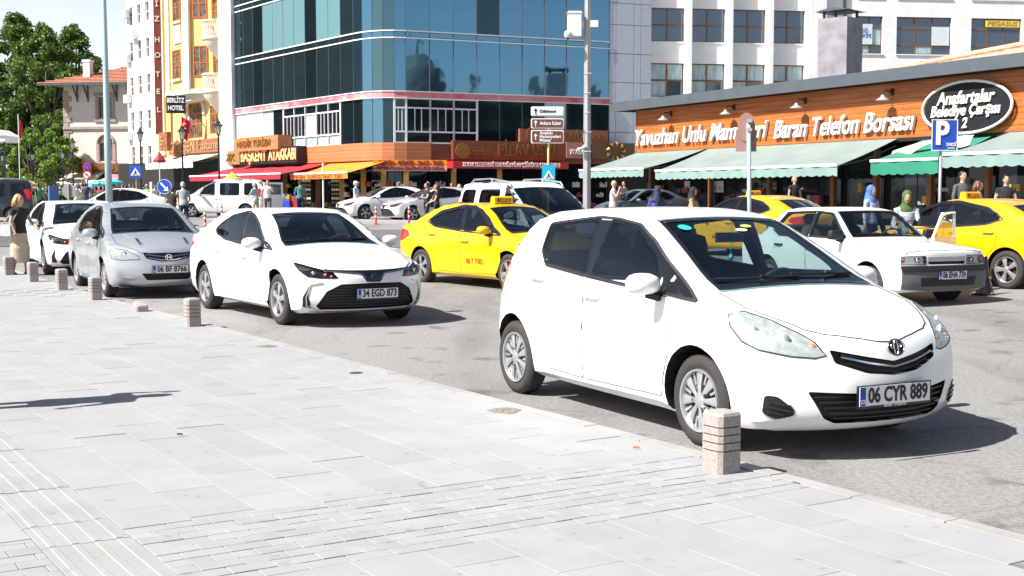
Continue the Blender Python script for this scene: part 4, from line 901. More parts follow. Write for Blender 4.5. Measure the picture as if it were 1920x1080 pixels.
# far pavement in front of the shops, a real step up
def slab_poly(name, pts, h, m):
    mb = MB(); n = len(pts); v = []
    for dz in (-.3, h): v += [(p[0], p[1], ground(*p) + dz) for p in pts]
    mb.add(v, [tuple(range(n, 2 * n))] + [(i, (i + 1) % n, (i + 1) % n + n, i + n) for i in range(n)]); return tag(mb.build(name, [m]), kind='structure')
slab_poly('far_pavement', [(-70, 104), (-34, 96), (-18.5, 74), (-9, 63), (6.2, 63.5), (6.8, 52), (14, 38), (26, 20), (60, 20), (60, 140), (-70, 140)], .12, M_SLAB)
M_CARR = M_ASPH.copy(); M_CARR.name = 'dark_asphalt'
for n_ in M_CARR.node_tree.nodes:
    if n_.type == 'VALTORGB' and abs(n_.color_ramp.elements[0].color[0] - .205) < .002: n_.color_ramp.elements[0].color = (.115, .115, .118, 1); n_.color_ramp.elements[1].color = (.16, .16, .162, 1)
nn = 40; v = []
for i in range(nn + 1):
    x = -60 + 100 * i / nn
    for y in (34.5, 38, 42, 46.5): yy = y - .05 * x; v.append((x, yy, ground(x, yy) + .012))
tag(link('carriageway', mesh('carriageway', v, [(i * 4 + k, (i + 1) * 4 + k, (i + 1) * 4 + k + 1, i * 4 + k + 1) for i in range(nn) for k in range(3)], M_CARR)), kind='structure')
slab_poly('traffic_island', [(-13.5, 57.4), (-8, 57.0), (-1.5, 53.2), (-1.7, 51.8), (-8, 54.2), (-13.4, 55.4)], .10, M_KERB)

# ---------------------------------------------------------------- kerb bollards
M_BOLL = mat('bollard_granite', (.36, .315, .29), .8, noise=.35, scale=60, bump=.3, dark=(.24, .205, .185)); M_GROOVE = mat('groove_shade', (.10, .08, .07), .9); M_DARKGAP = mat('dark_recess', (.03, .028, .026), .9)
def oct_(a, c): return [(a, -a + c), (a, a - c), (a - c, a), (-a + c, a), (-a, a - c), (-a, -a + c), (-a + c, -a), (a - c, -a)]
def bollard(px, py, label, h=.35, cut=False):
    p = on_ground(px, py); p.z += .03
    root = thing('bollard', label, 'bollard', p, math.atan2(KA.y, KA.x) + .02, 'short stone bollards along the kerb')
    m = MB(); a = .086; z = 0.; cuts = [h - .085, h - .130, h - .175, h - .220] if not cut else []
    lev = []
    for c in sorted(cuts): lev += [(c - .0035, a), (c - .0035, a - .012), (c + .0035, a - .012), (c + .0035, a)]
    lev = [(-.02, a)] + lev + [(h - .022, a), (h - .006, a - .008), (h, a - .028)]
    v = []; n = 8
    for i, (zz, aa) in enumerate(lev):
        for q in oct_(aa, .022): 
            v.append((q[0], q[1], zz - (.07 * (q[0] + .1) / .2 if cut and i >= len(lev) - 3 else 0)))
    f = [(i * n + k, i * n + (k + 1) % n, (i + 1) * n + (k + 1) % n, (i + 1) * n + k) for i in range(len(lev) - 1) for k in range(n)] + [tuple(range((len(lev) - 1) * n, len(lev) * n))]
    m.add(v, f); m.build('post', [M_BOLL], root, angle=25)
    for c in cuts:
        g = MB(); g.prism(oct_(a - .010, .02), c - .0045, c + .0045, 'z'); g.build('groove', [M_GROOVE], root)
    return root
bollard(1352, 893, 'nearest stone bollard, before the front wheel of the white hatchback')
bollard(361, 616, 'stone bollard left of the saloon with plate 34 EGD 873, its four grooves visible', .34)
bollard(264, 588, 'broken bollard stump with slanted top, no grooves', .15, True)
bollard(179, 566, 'stone bollard at the front wheel of the silver saloon')
bollard(116, 547, 'stone bollard at the rear wheel of the silver saloon')
bollard(62, 531, 'stone bollard at the front wheel of the leftmost kerb-row saloon')
bollard(16, 518, 'stone bollard left of the blonde woman, farthest along the kerb')
for (px, py, lab, r_) in ((945, 778, 'sandy patch where a bollard is missing, nearest the hatchback', .13), (668, 706, 'dark hole in the kerb where a bollard is missing', .065), (500, 655, 'crumbled patch in the kerb where a bollard is missing', .10), (1505, 914, 'small dark socket in the kerb right of the nearest bollard', .06)):
    p = on_ground(px, py); m = MB(); g = random.Random(px)
    v = [(math.cos(a_) * r_ * g.uniform(.75, 1.15), math.sin(a_) * r_ * g.uniform(.75, 1.15)) for a_ in [2 * math.pi * k / 14 for k in range(14)]]
    m.prism(v, .0, .034, 'z'); dark = 'dark' in lab
    if not dark:
        for k in range(16): a_ = g.uniform(0, 6.3); q = g.uniform(0, r_ * .8); z = .03; m.lathe([(g.uniform(.006, .02), z), (.002, z + .012)], 6, (math.cos(a_) * q, math.sin(a_) * q, 0))
    tag(m.build('bollard_socket', [MATS['dark_recess'] if dark else mat('crumbled_mortar', (.24, .21, .17), .95, noise=.5, scale=60, bump=.6)], loc=(p.x, p.y, p.z + .0)), lab, 'patch')
for (px, py, c, lab, s_) in ((1193, 851, (.5, .16, .04), 'tiny orange cigarette butt on the slabs left of the nearest bollard', .012), (337, 826, (.02, .018, .015), 'small black twig lying on the pale slabs', .011)):
    p = on_ground(px, py); m = MB(); m.tube([(-s_ * 1.6, 0, .042), (0, s_ * .4, .044), (s_ * 1.6, 0, .042)], s_ * .5, 6)
    tag(m.build('litter', [mat('litter_%d' % px, c, .9)], loc=(p.x, p.y, p.z)), lab, 'litter')
# ---------------------------------------------------------------- buildings
def glassy(name, c, rough=.03, metal=.9, wob=0.):
    m = mat(name, c, rough, metal)
    n = m.node_tree
    if wob:
        t = n.nodes.new('ShaderNodeTexNoise'); t.inputs['Scale'].default_value = .5; tc = n.nodes.new('ShaderNodeTexCoord'); n.links.new(tc.outputs['Object'], t.inputs['Vector'])
        b = n.nodes.new('ShaderNodeBump'); b.inputs['Strength'].default_value = wob; b.inputs['Distance'].default_value = .1; n.links.new(t.outputs[0], b.inputs['Height']); n.links.new(b.outputs[0], n.nodes['Principled BSDF'].inputs['Normal'])
    return m
M_CW = glassy('curtain_glass', (.10, .225, .33), .03, .92, .12); M_CWL = glassy('curtain_glass_teal', (.08, .155, .185), .04, .9, .12); M_CWD = glassy('curtain_glass_dark', (.03, .06, .075), .04, .85, .1); M_CWB = glassy('curtain_glass_blind', (.22, .42, .46), .12, .5)
M_MULL = mat('mullion_dark', (.05, .07, .08), .5); M_WFR = mat('white_frame', (.66, .68, .70), .5, noise=.08, scale=6); M_WALL = mat('white_render', (.80, .80, .79), .85, noise=.12, scale=1.2, detail=8)
M_CER = mat('ceramic_cladding', (.50, .53, .60), .35, noise=.08, scale=2); M_WIN = glassy('window_glass', (.10, .13, .17), .05, .75, .05); M_WINC = mat('curtained_window', (.42, .55, .58), .25, noise=.4, scale=2.5, coat=.5, stretch=(3, 1, .6))
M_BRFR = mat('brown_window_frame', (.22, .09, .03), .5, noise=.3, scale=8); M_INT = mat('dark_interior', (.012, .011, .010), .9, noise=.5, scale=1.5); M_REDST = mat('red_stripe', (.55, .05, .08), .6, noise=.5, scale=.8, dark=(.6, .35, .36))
def wood(name, a, b, sc=1.2):
    return mat(name, a, .55, noise=1, scale=sc, dark=b, stretch=(.25, 3, 6), detail=8, coat=.15)
M_PLANK = wood('orange_planks', (.50, .145, .025), (.28, .068, .012), 2.2); M_PLANK2 = wood('brown_planks', (.56, .20, .075), (.38, .12, .045), 2.)
M_SIGNBR = mat('brown_sign_board', (.20, .055, .022), .5, noise=.25, scale=2); M_GOLD = mat('gold_letters', (.36, .20, .06), .35, .6, noise=.3, scale=10)
M_REDCL = mat('red_cloth', (.36, .012, .028), .85, noise=.2, scale=1.5); M_ORCL = mat('orange_cloth', (.78, .22, .012), .85, noise=.1, scale=1.5); M_BEIGE = mat('beige_cloth', (.62, .58, .46), .85, noise=.12, scale=3)
M_MINT = mat('mint_cloth', (.205, .245, .225), .85, noise=.3, scale=.8, dark=(.16, .20, .18)); M_VAL = mat('valance_mint', (.20, .30, .27), .85, noise=.15, scale=2); M_GREEN = mat('green_cloth', (.02, .20, .12), .85, noise=.2, scale=1.); M_SLATE = mat('slate_fascia', (.075, .09, .105), .45, noise=.15, scale=2.)
M_YEL = mat('yellow_render', (.70, .47, .17), .8, noise=.1, scale=1.2); M_CREAM = mat('cream_trim', (.66, .62, .53), .7, noise=.1, scale=3); M_STONEW = mat('cream_stone_wall', (.60, .56, .50), .85, noise=.1, scale=2)
M_QUOIN = mat('quoin_stone', (.38, .30, .25), .85, noise=.35, scale=5); M_TILE = mat('terracotta_tile', (.34, .11, .06), .8, noise=.45, scale=3, dark=(.42, .19, .12)); M_TILEP = mat('pale_terracotta', (.62, .34, .24), .8, noise=.4, scale=4)
class Fac:
    """a vertical facade from P0 to P1 (left to right as seen); local x along it, -y outwards"""
    def __init__(s, P0, P1, label=None, cat=None, name='building', parent=None, group=None):
        s.P0, s.P1 = Vector(P0), Vector(P1); s.d = (s.P1 - s.P0).normalized(); s.L = (s.P1 - s.P0).length; s.n = Vector((s.d.y, -s.d.x)); s.rz = math.atan2(s.d.y, s.d.x)
        s.root = thing(name, label, cat, (s.P0.x, s.P0.y, 0), s.rz, group) if label else parent
    def hit(s, px, py, out=0.):
        r = ray(px, py); o = s.P0 + s.n * out; a = Vector((r.x, r.y)); den = a.dot(s.n); t = o.dot(s.n) / den; q = a * t
        return (q - s.P0).dot(s.d), CAM_H + r.z * t
    def s(s_, px, out=0., py=300): return s_.hit(px, py, out)[0]
    def z(s_, px, py, out=0.): return s_.hit(px, py, out)[1]
    def world(s_, x, out, z=0.): p = s_.P0 + s_.d * x + s_.n * out; return Vector((p.x, p.y, z))
def wall_holes(m, x0, x1, z0, z1, holes, y0=-.0, y1=.3, k=None):
    """wall x0..x1 by z0..z1 with real openings; y0 = outer face"""
    X = sorted({x0, x1, *[h[0] for h in holes], *[h[1] for h in holes]}); Z = sorted({z0, z1, *[h[2] for h in holes], *[h[3] for h in holes]})
    X = [x for x in X if x0 <= x <= x1]; Z = [z for z in Z if z0 <= z <= z1]
    for j in range(len(Z) - 1):
        run = None
        for i in range(len(X)):
            inside = i == len(X) - 1 or any(h[0] < (X[i] + X[i + 1]) / 2 < h[1] and h[2] < (Z[j] + Z[j + 1]) / 2 < h[3] for h in holes)
            if not inside and run is None: run = X[i]
            if inside and run is not None: m.box(run, X[i], y0, y1, Z[j], Z[j + 1], k); run = None
def window(parent, x0, x1, z0, z1, nx=2, nz=2, fm=None, gm=None, y=.12, fw=.07, bar=.06, loc=None):
    """frame with its bars, and one pane per light"""
    f = MB(); w, h = x1 - x0, z1 - z0
    f.box(x0, x0 + fw, y - .05, y + .03, z0, z1); f.box(x1 - fw, x1, y - .05, y + .03, z0, z1); f.box(x0 + fw, x1 - fw, y - .05, y + .03, z0, z0 + fw); f.box(x0 + fw, x1 - fw, y - .05, y + .03, z1 - fw, z1)
    xs = [x0 + fw + (w - 2 * fw) * i / nx for i in range(nx + 1)]; zs = [z0 + fw + (h - 2 * fw) * i / nz for i in range(nz + 1)] if isinstance(nz, int) else [z0 + fw + (h - 2 * fw) * q for q in nz]
    for x in xs[1:-1]: f.box(x - bar / 2, x + bar / 2, y - .045, y + .02, z0 + fw, z1 - fw)
    for z in zs[1:-1]:
        for i in range(nx): f.box(xs[i] + (bar / 2 if i else 0), xs[i + 1] - (bar / 2 if i < nx - 1 else 0), y - .043, y + .02, z - bar / 2, z + bar / 2)
    o = f.build('window', [fm or M_BRFR], parent)
    for j in range(len(zs) - 1):
        for i in range(nx):
            p = MB(); p.box(xs[i] + .005, xs[i + 1] - .005, y - .012, y, zs[j] + .005, zs[j + 1] - .005); g = gm(i, j) if callable(gm) else (gm or M_WIN); p.build('pane', [g], o)
    return o
def shell(m, L, D, z0, z1, y0=.3, k=None): m.box(0, L, y0, D, z0, z1, k)
def awning(label, fc, x0, x1, zt, zf, out, cloth, val=.3, bar=M_WFR, scal=True, skew=0., out0=.05, name='awning', txt=None, tm=None, group=None, stripes=None):
    """sloping cloth on side arms with a front bar and a hanging valance"""
    root = thing(name, label, 'awning', fc.world(x0, 0, 0), fc.rz, group); L = x1 - x0
    def sheet(a, b, m): return
    n = max(4, int(L / .5)); m = MB(); rnd = random.Random(int(x0 * 10))
    v = []; R_ = 5
    for j in range(R_ + 1):
        t = j / R_
        for i in range(n + 1): v.append((L * i / n, -(out0 + (out - out0) * t), zt + (zf - zt) * t - .10 * math.sin(math.pi * t) * (.7 + .3 * math.sin(i * 1.3)) * (1 if 0 < i < n else .6)))
    k = len(v); v += [(p[0], p[1], p[2] - .02) for p in v]; f = []
    for j in range(R_):
        for i in range(n): a = j * (n + 1) + i; f += [(a, a + 1, a + n + 2, a + n + 1), (a + k, a + n + 1 + k, a + n + 2 + k, a + 1 + k)]
    for i in range(n): a = R_ * (n + 1) + i; f += [(a, a + 1, a + 1 + k, a + k)]
    for j in range(R_): a = j * (n + 1); b = a + n; f += [(a, a + n + 1, a + n + 1 + k, a + k), (b, b + k, b + n + 1 + k, b + n + 1)]
    m.add(v, f); m.build('cloth', [cloth], root, smooth=False, angle=50)
    m = MB(); m.box(-.02, L + .02, -out - .06, -out + .01, zf - .03, zf + .06); m.build('front_bar', [bar], root)
    m = MB(); N = int(L / .06); v = []
    for i in range(N + 1):
        x = L * i / N; dz = val + (.05 * abs(math.sin(x * math.pi / .42)) if scal else 0); y = -out - .035 + .02 * math.sin(x * 7); v += [(x, y, zf - .03), (x, y + .01 * math.sin(x * 9), zf - dz)]
    b = len(v); v += [(p[0], p[1] + .012, p[2]) for p in v]
    f = [(2 * i, 2 * i + 1, 2 * i + 3, 2 * i + 2) for i in range(N)] + [(b + 2 * i, b + 2 * i + 2, b + 2 * i + 3, b + 2 * i + 1) for i in range(N)] + [(2 * i + 1, b + 2 * i + 1, b + 2 * i + 3, 2 * i + 3) for i in range(N)]
    m.add(v, f); m.build('valance', [stripes or cloth], root)
    for x in (.05, L - .05):
        m = MB(); m.bar((x, -.05, zt - .25), (x, -out * .55, (zt + zf) / 2 - .28), .05); m.bar((x, -out * .55, (zt + zf) / 2 - .28), (x, -out, zf - .02), .04); m.build('arm', [M_MULL], root)
    if txt: put_text(txt, tm, root, (L / 2, -out - .075, zf - .03 - val / 2), 0, size=val * .9, depth=.01, w=L * .86)
    return root

# --- blue glass office block on the corner
gb = thing('office_building', 'blue glass office block with curved corner above the shops', 'building', (-5.6, 68.0, 0))
def loc(p): return Vector((p[0] + 5.6, p[1] - 68.0))
A0, A1, B0, B1 = Vector((-17.6, 82)), Vector((-8.5, 69.3)), Vector((-5.6, 68)), Vector((5.48, 73))
CT = Vector((-8.5 + .58 * 2.415, 69.3 - .815 * 2.415))
left = [A0.lerp(A1, i / 11) for i in range(12)]; corner = [A1 * (1 - t) ** 2 + CT * 2 * t * (1 - t) + B0 * t * t for t in (.2, .4, .6, .8)]; right = [B0.lerp(B1, i / 9) for i in range(10)]
path = [loc(p) for p in left + corner + right]; NP = len(path) - 1
LV = [7.12, 9.90, 10.26, 13.15, 13.50, 16.40, 16.75, 19.6]
core = MB(); inner = [p + Vector((0, .0)) for p in path]
def offset_path(path, o):
    r = []
    for i, p in enumerate(path):
        a = (path[i] - path[i - 1]).normalized() if i else (path[1] - path[0]).normalized(); b = (path[i + 1] - path[i]).normalized() if i < len(path) - 1 else a
        d = (a + b).normalized(); r.append(p + Vector((d.y, -d.x)) * o)
    return r
def wallring(m, pth, z0, z1, th=.15, k=None):
    q = offset_path(pth, -th)
    for i in range(len(pth) - 1):
        a, b, c, d = pth[i], pth[i + 1], q[i + 1], q[i]
        m.add([(a.x, a.y, z0), (b.x, b.y, z0), (c.x, c.y, z0), (d.x, d.y, z0), (a.x, a.y, z1), (b.x, b.y, z1), (c.x, c.y, z1), (d.x, d.y, z1)], [(0, 1, 5, 4), (1, 2, 6, 5), (2, 3, 7, 6), (3, 0, 4, 7), (4, 5, 6, 7), (0, 3, 2, 1)], k)
q = offset_path(path, -.5); m = MB(); pts = [(p.x, p.y) for p in q] + [(15.0, 14.), (2., 26.), (-6, 24)]
m.prism(pts, -.5, 19.7, 'z'); m.build('core', [M_INT], gb)
rng = random.Random(5)
for fl in range(3):
    for i in range(NP):
        a, b = path[i], path[i + 1]; d = (b - a); L = d.length; z0, z1 = LV[2 * fl], LV[2 * fl + 1]; p = MB(); p.box(.02, L - .02, -.02, .02, 0, z1 - z0)
        side_l = i < 11; blind = (fl == 1 and i in (3, 4, 5, 6, 8, 9)) ; g = M_CWL if side_l else M_CW
        if blind: g = M_CWB
        elif side_l and rng.random() < .25: g = M_CWD
        elif i in (13, 14): g = M_CWL  # reflected dark building put into the pane colour at the corner
        elif fl == 1 and i == 19: g = M_CWD
        o = p.build('pane', [g], gb, loc=(a.x, a.y, z0), rot=(rng.uniform(-.004, .004), 0, math.atan2(d.y, d.x) + rng.uniform(-.004, .004)))
    for i in range(NP):
        a, b = path[i], path[i + 1]; d = b - a; p = MB(); z0, z1 = LV[2 * fl + 1], LV[2 * fl + 2]; p.box(.02, d.length - .02, -.02, .02, z0 + .06, z1 - .06); p.build('spandrel', [M_CWL if i < 11 else M_CW], gb, loc=(a.x, a.y, 0), rot=(0, 0, math.atan2(d.y, d.x)))
for z in LV[1:7]:
    m = MB(); wallring(m, offset_path(path, .07), z - .032, z + .032, .12); m.build('floor_band', [M_WFR], gb)
for p in path:
    m = MB(); m.box(-.025, .025, -.035, .03, 4.42, 19.6); m.build('mullion', [M_MULL], gb, loc=(p.x, p.y, 0))
m = MB(); wallring(m, offset_path(path, .10), 6.78, 7.08, .2); m.build('stripe_band', [M_REDST], gb)
m = MB(); wallring(m, offset_path(path, .14), 7.08, 7.13, .24); wallring(m, offset_path(path, .14), 6.74, 6.78, .24); m.build('stripe_edge', [M_WFR], gb)
# mezzanine row
for i in range(NP):
    a, b = path[i], path[i + 1]; d = b - a; L = d.length; rz = math.atan2(d.y, d.x)
    hold = bpy.data.objects
    if i < 3: p = MB(); p.box(.02, L - .02, -.03, .03, 4.42, 6.74); p.build('white_panel', [mat('white_panel', (.70, .73, .74), .3, noise=.06, scale=2)], gb, loc=(a.x, a.y, 0), rot=(0, 0, rz)); continue
    fr = 5 <= i <= 9 or 15 <= i <= 18
    if fr:
        o = MB(); zc = [4.42, 5.0, 6.25, 6.74]
        for x in (0, L): o.box(x - .05, x + .05, -.08, .02, 4.42, 6.74)
        for z in zc: o.box(.05, L - .05, -.075, .02, z - .04, z + .04)
        for t in ((.33, .66) if i % 2 else (.36, .64)): o.box(L * t - .02, L * t + .02, -.06, .02, 5.04, 6.21)
        w_ = o.build('window', [M_WFR], gb, loc=(a.x, a.y, 0), rot=(0, 0, rz))
        for z0, z1 in zip(zc, zc[1:]): p = MB(); p.box(.05, L - .05, -.01, .01, z0 + .04, z1 - .04); p.build('pane', [M_WINC if z0 < 4.5 and i < 12 else (mat('white_blind', (.66, .68, .66), .5) if (i == 7 and 5 <= z0 < 6.2) else M_CWD)], w_)
    else: p = MB(); p.box(.02, L - .02, -.02, .02, 4.42, 6.74); p.build('pane', [M_WINC if i in (3, 22) else (M_CW if i in (12, 13) else M_CWD)], gb, loc=(a.x, a.y, 0), rot=(0, 0, rz))
# plank band over the shops
for i in range(5, 17):
    a, b = offset_path(path, .18)[i], offset_path(path, .18)[i + 1]; d = b - a
    for k in range(5): p = MB(); z = 3.48 + .188 * k; p.box(.003, d.length - .003, 0, .1, z, z + .180); p.build('plank', [M_PLANK2], gb, loc=(a.x, a.y, 0), rot=(0, 0, math.atan2(d.y, d.x)))
m = MB(); wallring(m, offset_path(path, .05), 3.40, 4.42, .2); m.build('band_backing', [M_SIGNBR], gb)
# shop fronts under the band: posts, dark glass and shelf goods
fl_ = Fac(A0, A1, parent=gb); fr_ = Fac(B0, B1, parent=gb)
for i, p in enumerate(path):
    if i in (2, 5, 8, 10, 12, 14, 16, 18, 20, 22): m = MB(); m.box(-.14, .14, -.05, .35, 0, 3.40); m.build('shop_post', [M_GOLD if i > 9 else M_BRFR], gb, loc=(p.x, p.y, .0))
SHELF = [mat('goods_%d' % i, c, .6, noise=.5, scale=9) for i, c in enumerate([(.5, .45, .35), (.35, .05, .05), (.05, .12, .3), (.45, .3, .05), (.3, .3, .3), (.6, .6, .55)])]
for i in range(NP):
    a, b = path[i], path[i + 1]; d = b - a
    m = MB(); m.box(.05, d.length - .05, .25, .28, .9, 3.2); m.build('shop_glass', [M_CWD], gb, loc=(a.x, a.y, 0), rot=(0, 0, math.atan2(d.y, d.x)))
    for k in range(3):
        if rng.random() < .75: m = MB(); x = rng.uniform(.1, d.length - .5); z = 1.0 + .55 * k; [m.box(x + .11 * j, x + .11 * j + .08, -.05, .12, z, z + rng.uniform(.12, .32)) for j in range(4)]; m.build('shelf_goods', [SHELF[rng.randrange(6)]], gb, loc=(a.x, a.y, 0), rot=(0, 0, math.atan2(d.y, d.x)))
# white pier at its left end, ceramic-clad bay at its right end
fp = Fac((-18.45, 82.55), A0, 'white rendered pier between the yellow hotel and the glass block', 'pillar', 'pier'); m = MB(); m.box(0, fp.L + .1, -.4, 1.5, -.5, 22); m.build('shaft', [M_WALL], fp.root)
fc = Fac(B1, (7.95, 74.0), 'pale ceramic clad bay between glass block and white offices', 'building'); m = MB(); m.box(0, fc.L, .05, 4, -.5, 22); m.build('wall', [M_MULL], fc.root)
cx = [0, .42, 1.55, 2.0, fc.L]
zz = 3.6
while zz < 14:
    hgt = 1.62 if int((zz - 3.6) / 1.66) % 3 != 1 else 1.2
    for a, b in zip(cx, cx[1:]): m = MB(); m.box(a + .012, b - .012, -.02, .05, zz, zz + hgt - .03); m.build('panel', [M_CER], fc.root)
    zz += hgt
m = MB(); m.box(-.02, fc.L, -.05, .06, -.5, 3.6); m.build('dark_base', [M_INT], fc.root)

# --- white concrete offices behind the market hall
fo = Fac((7.95, 74.6), (18.6, 76.2), 'white office block with brown framed windows and pilasters', 'building')
m = MB(); holes = []; cols = [(1218, 1281), (1291, 1357), (1367, 1432), (1441, 1505)]; zr = [fo.z(1360, 183), fo.z(1360, 120), fo.z(1360, 80), fo.z(1360, 17), fo.z(1360, 80) + 3.1, fo.z(1360, 17) + 3.1]
for c in cols:
    x0, x1 = fo.s(c[0]), fo.s(c[1]); 
    for k in range(3): holes.append((x0, x1, zr[2 * k], zr[2 * k + 1]))
wall_holes(m, -.1, fo.L + .9, -.5, 20, holes, .0, .3); m.box(0, fo.L + .9, 1.6, 9, -.5, 20, 0); m.build('wall', [M_WALL], fo.root)
for c in cols: x1 = fo.s(c[1]) + .04; m = MB(); m.box(x1, x1 + .26, -.55, .0, -.5, 20); m.build('pilaster', [M_WALL], fo.root)
m = MB(); x = fo.s(1218) - .3; m.box(x, x + .2, -.55, .0, -.5, 20); m.build('pilaster', [M_WALL], fo.root)
m = MB(); x = fo.s(1505) + .34; m.box(x, x + .75, -.6, .0, -.5, 20); m.build('end_wall', [M_WALL], fo.root)
for n_, h in enumerate(holes):
    k = n_ % 3; window(fo.root, *h, 2, 2, M_BRFR, (lambda i, j, k=k, n_=n_: M_WINC if (k == 0 and (j == 1 or (n_ + i) % 3 == 0)) else M_WIN), .16, .06, .09)
    m = MB(); m.box(h[0] - .05, h[1] + .05, -.06, .14, h[2] - .06, h[2]); m.build('sill', [M_WALL], fo.root)
fo2 = Fac(fo.world(fo.L + .95, .0).xy, (36.5, 78.6), 'white block with posters in its windows above the market roof', 'building')
holes = []; 
for (a, b) in ((1603, 1650), (1676, 1778), (1815, 1908), (1960, 2050)):
    x0, x1 = fo2.s(a), fo2.s(b)
    for (ya, yb) in ((102, 32),): z0, z1 = fo2.z(1720, ya), fo2.z(1720, yb); holes += [(x0, x1, z0, z1), (x0, x1, z0 + 3.3, z1 + 3.3), (x0, x1, z0 - 3.3, z1 - 3.3)]
m = MB(); wall_holes(m, .2, fo2.L, -.5, 20, holes, 0, .3); m.box(.2, fo2.L, 1.6, 9, -.5, 20); m.build('wall', [M_WALL], fo2.root)
M_POST = mat('paper_poster', (.62, .68, .72), .5, noise=.1, scale=5); M_YELP = mat('yellow_banner', (.68, .55, .08), .5)
for n_, h in enumerate(holes):
    window(fo2.root, *h, 3 if h[1] - h[0] > 2.2 else 2, [0, .22, .70, 1], M_BRFR, (lambda i, j, n_=n_: M_WINC if (i * 7 + j * 3 + n_) % 5 == 0 else M_WIN), .16, .06, .07)
    m = MB(); m.box(h[0] - .05, h[1] + .05, -.06, .14, h[2] - .06, h[2]); m.build('sill', [M_WALL], fo2.root)
h = holes[0]; m = MB(); m.box(h[0] + .08, h[0] + .95, .06, .08, h[2] + .55, h[3] - .45); o = m.build('poster', [M_POST], fo2.root); put_text('DİŞ\nHEKİMİ', M_BLUE, o, (h[0] + .5, .05, (h[2] + h[3]) / 2 + .1), size=.30, depth=.01, w=.75)
h = holes[3]; m = MB(); m.box(h[1] - 1.2, h[1] - .1, .06, .08, h[2] + .55, h[3] - .55); m.build('poster', [M_POST], fo2.root)
h = holes[6]; m = MB(); m.box(h[0] + .9, h[1] - .1, .04, .06, h[3] - .5, h[3] - .1); o = m.build('banner', [M_YELP], fo2.root); put_text('PEGASUS', mat('rust_letters', (.45, .12, .04), .6), o, ((h[0] + h[1]) / 2 + .4, .03, h[3] - .3), size=.36, depth=.01, w=1.9, shear=.2)
m = MB(); m.tube([(fo2.s(1537), -.1, 0), (fo2.s(1537), -.1, 18)], .10, 8); m.build('downpipe', [M_SLATE], fo2.root)

# --- market hall
mk = Fac((5.82, 60.0), (17.2, 37.7), 'low market hall with orange plank front and grey eaves', 'building')
ZB, ZT = 3.62, 5.55
m = MB(); m.box(0, mk.L, .12, 14, ZB, ZT + .1); m.build('wall', [M_SIGNBR], mk.root)
nr = 10; ph = (ZT - ZB) / nr; rng = random.Random(11)
for r_ in range(nr):
    x = -rng.uniform(0, 2.5)
    while x < mk.L:
        a, b = max(0, x), min(mk.L, x + 3.2)
        if b - a > .3:
            p = MB(); z = ZB + ph * r_; o = .004 * rng.random(); p.prism([(-.0 - o, z + .004), (.1, z + .004), (.1, z + ph - .004), (-.0 - o, z + ph - .004)], a + .003, b - .003, 'x'); q = p.build('plank', [M_PLANK], mk.root)
        x += 3.2
m = MB(); m.box(-.06, .0, -.03, .1, ZB, ZT); m.build('corner_board', [M_PLANK], mk.root)
m = MB(); m.box(-.8, mk.L, -.58, 14, ZT + .1, ZT + .22); m.prism([(-.68, ZT - .0), (-.56, ZT - .0), (-.56, ZT + .24), (-.68, ZT + .42)], -1.0, mk.L, 'x'); m.box(-1.0, -.88, -.5, 8, ZT - .0, ZT + .24); m.build('eaves', [M_SLATE], mk.root)
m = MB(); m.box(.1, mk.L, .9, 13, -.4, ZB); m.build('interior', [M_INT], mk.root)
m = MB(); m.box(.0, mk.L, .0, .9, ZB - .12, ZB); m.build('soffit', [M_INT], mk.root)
for px in (1218, 1330, 1440, 1560, 1640, 1742, 1850): x = mk.s(px, 0, 320); m = MB(); m.box(x - .09, x + .09, .0, .18, -.2, ZB - .12); m.build('post', [M_BRFR], mk.root)
M_DKGL = glassy('shop_glass_dark', (.03, .035, .04), .05, .6)
for i in range(14): x = .3 + i * 1.72; m = MB(); m.box(x, x + 1.68, .35, .37, .2, 3.2); m.build('shop_window', [M_DKGL], mk.root)
for (px, py, w_, h_) in ((1289, 350, .42, .5), (1342, 350, .40, .48), (1352, 350, .38, .48)): x, z = mk.hit(px, py, -.3); m = MB(); m.box(x - w_ / 2, x + w_ / 2, .28, .30, z - h_ / 2, z + h_ / 2); o = m.build('price_poster', [M_POST], mk.root); put_text('15', MATS['tail_red'], o, (x, .27, z - .08), size=.26, depth=.01)
rng = random.Random(21)
for i in range(46):
    x = rng.uniform(.5, mk.L - .5); m = MB(); z = rng.choice((.8, 1.3, 1.75)); m.box(x, x + rng.uniform(.15, .5), .1, .3, z, z + rng.uniform(.1, .35)); m.build('displayed_goods', [SHELF[rng.randrange(6)]], mk.root)
def wall_text(txt, pxa, pxb, y_a, y_b, size, shear=.28):
    xa, za = mk.hit(pxa, y_a); xb, zb = mk.hit(pxb, y_b); put_text(txt, mat('letter_white', (.72, .70, .66), .5, noise=.1, scale=5), mk.root, ((xa + xb) / 2, -.09, (za + zb) / 2), 0, name='sign_lettering', w=xb - xa, size=size, depth=.12, bold=.010, shear=shear)
wall_text('Yavuzhan Unlu Mamulleri', 1196, 1443, 258, 245, 1.02); wall_text('Baran Telefon Borsası', 1456, 1720, 243, 228, 1.0)
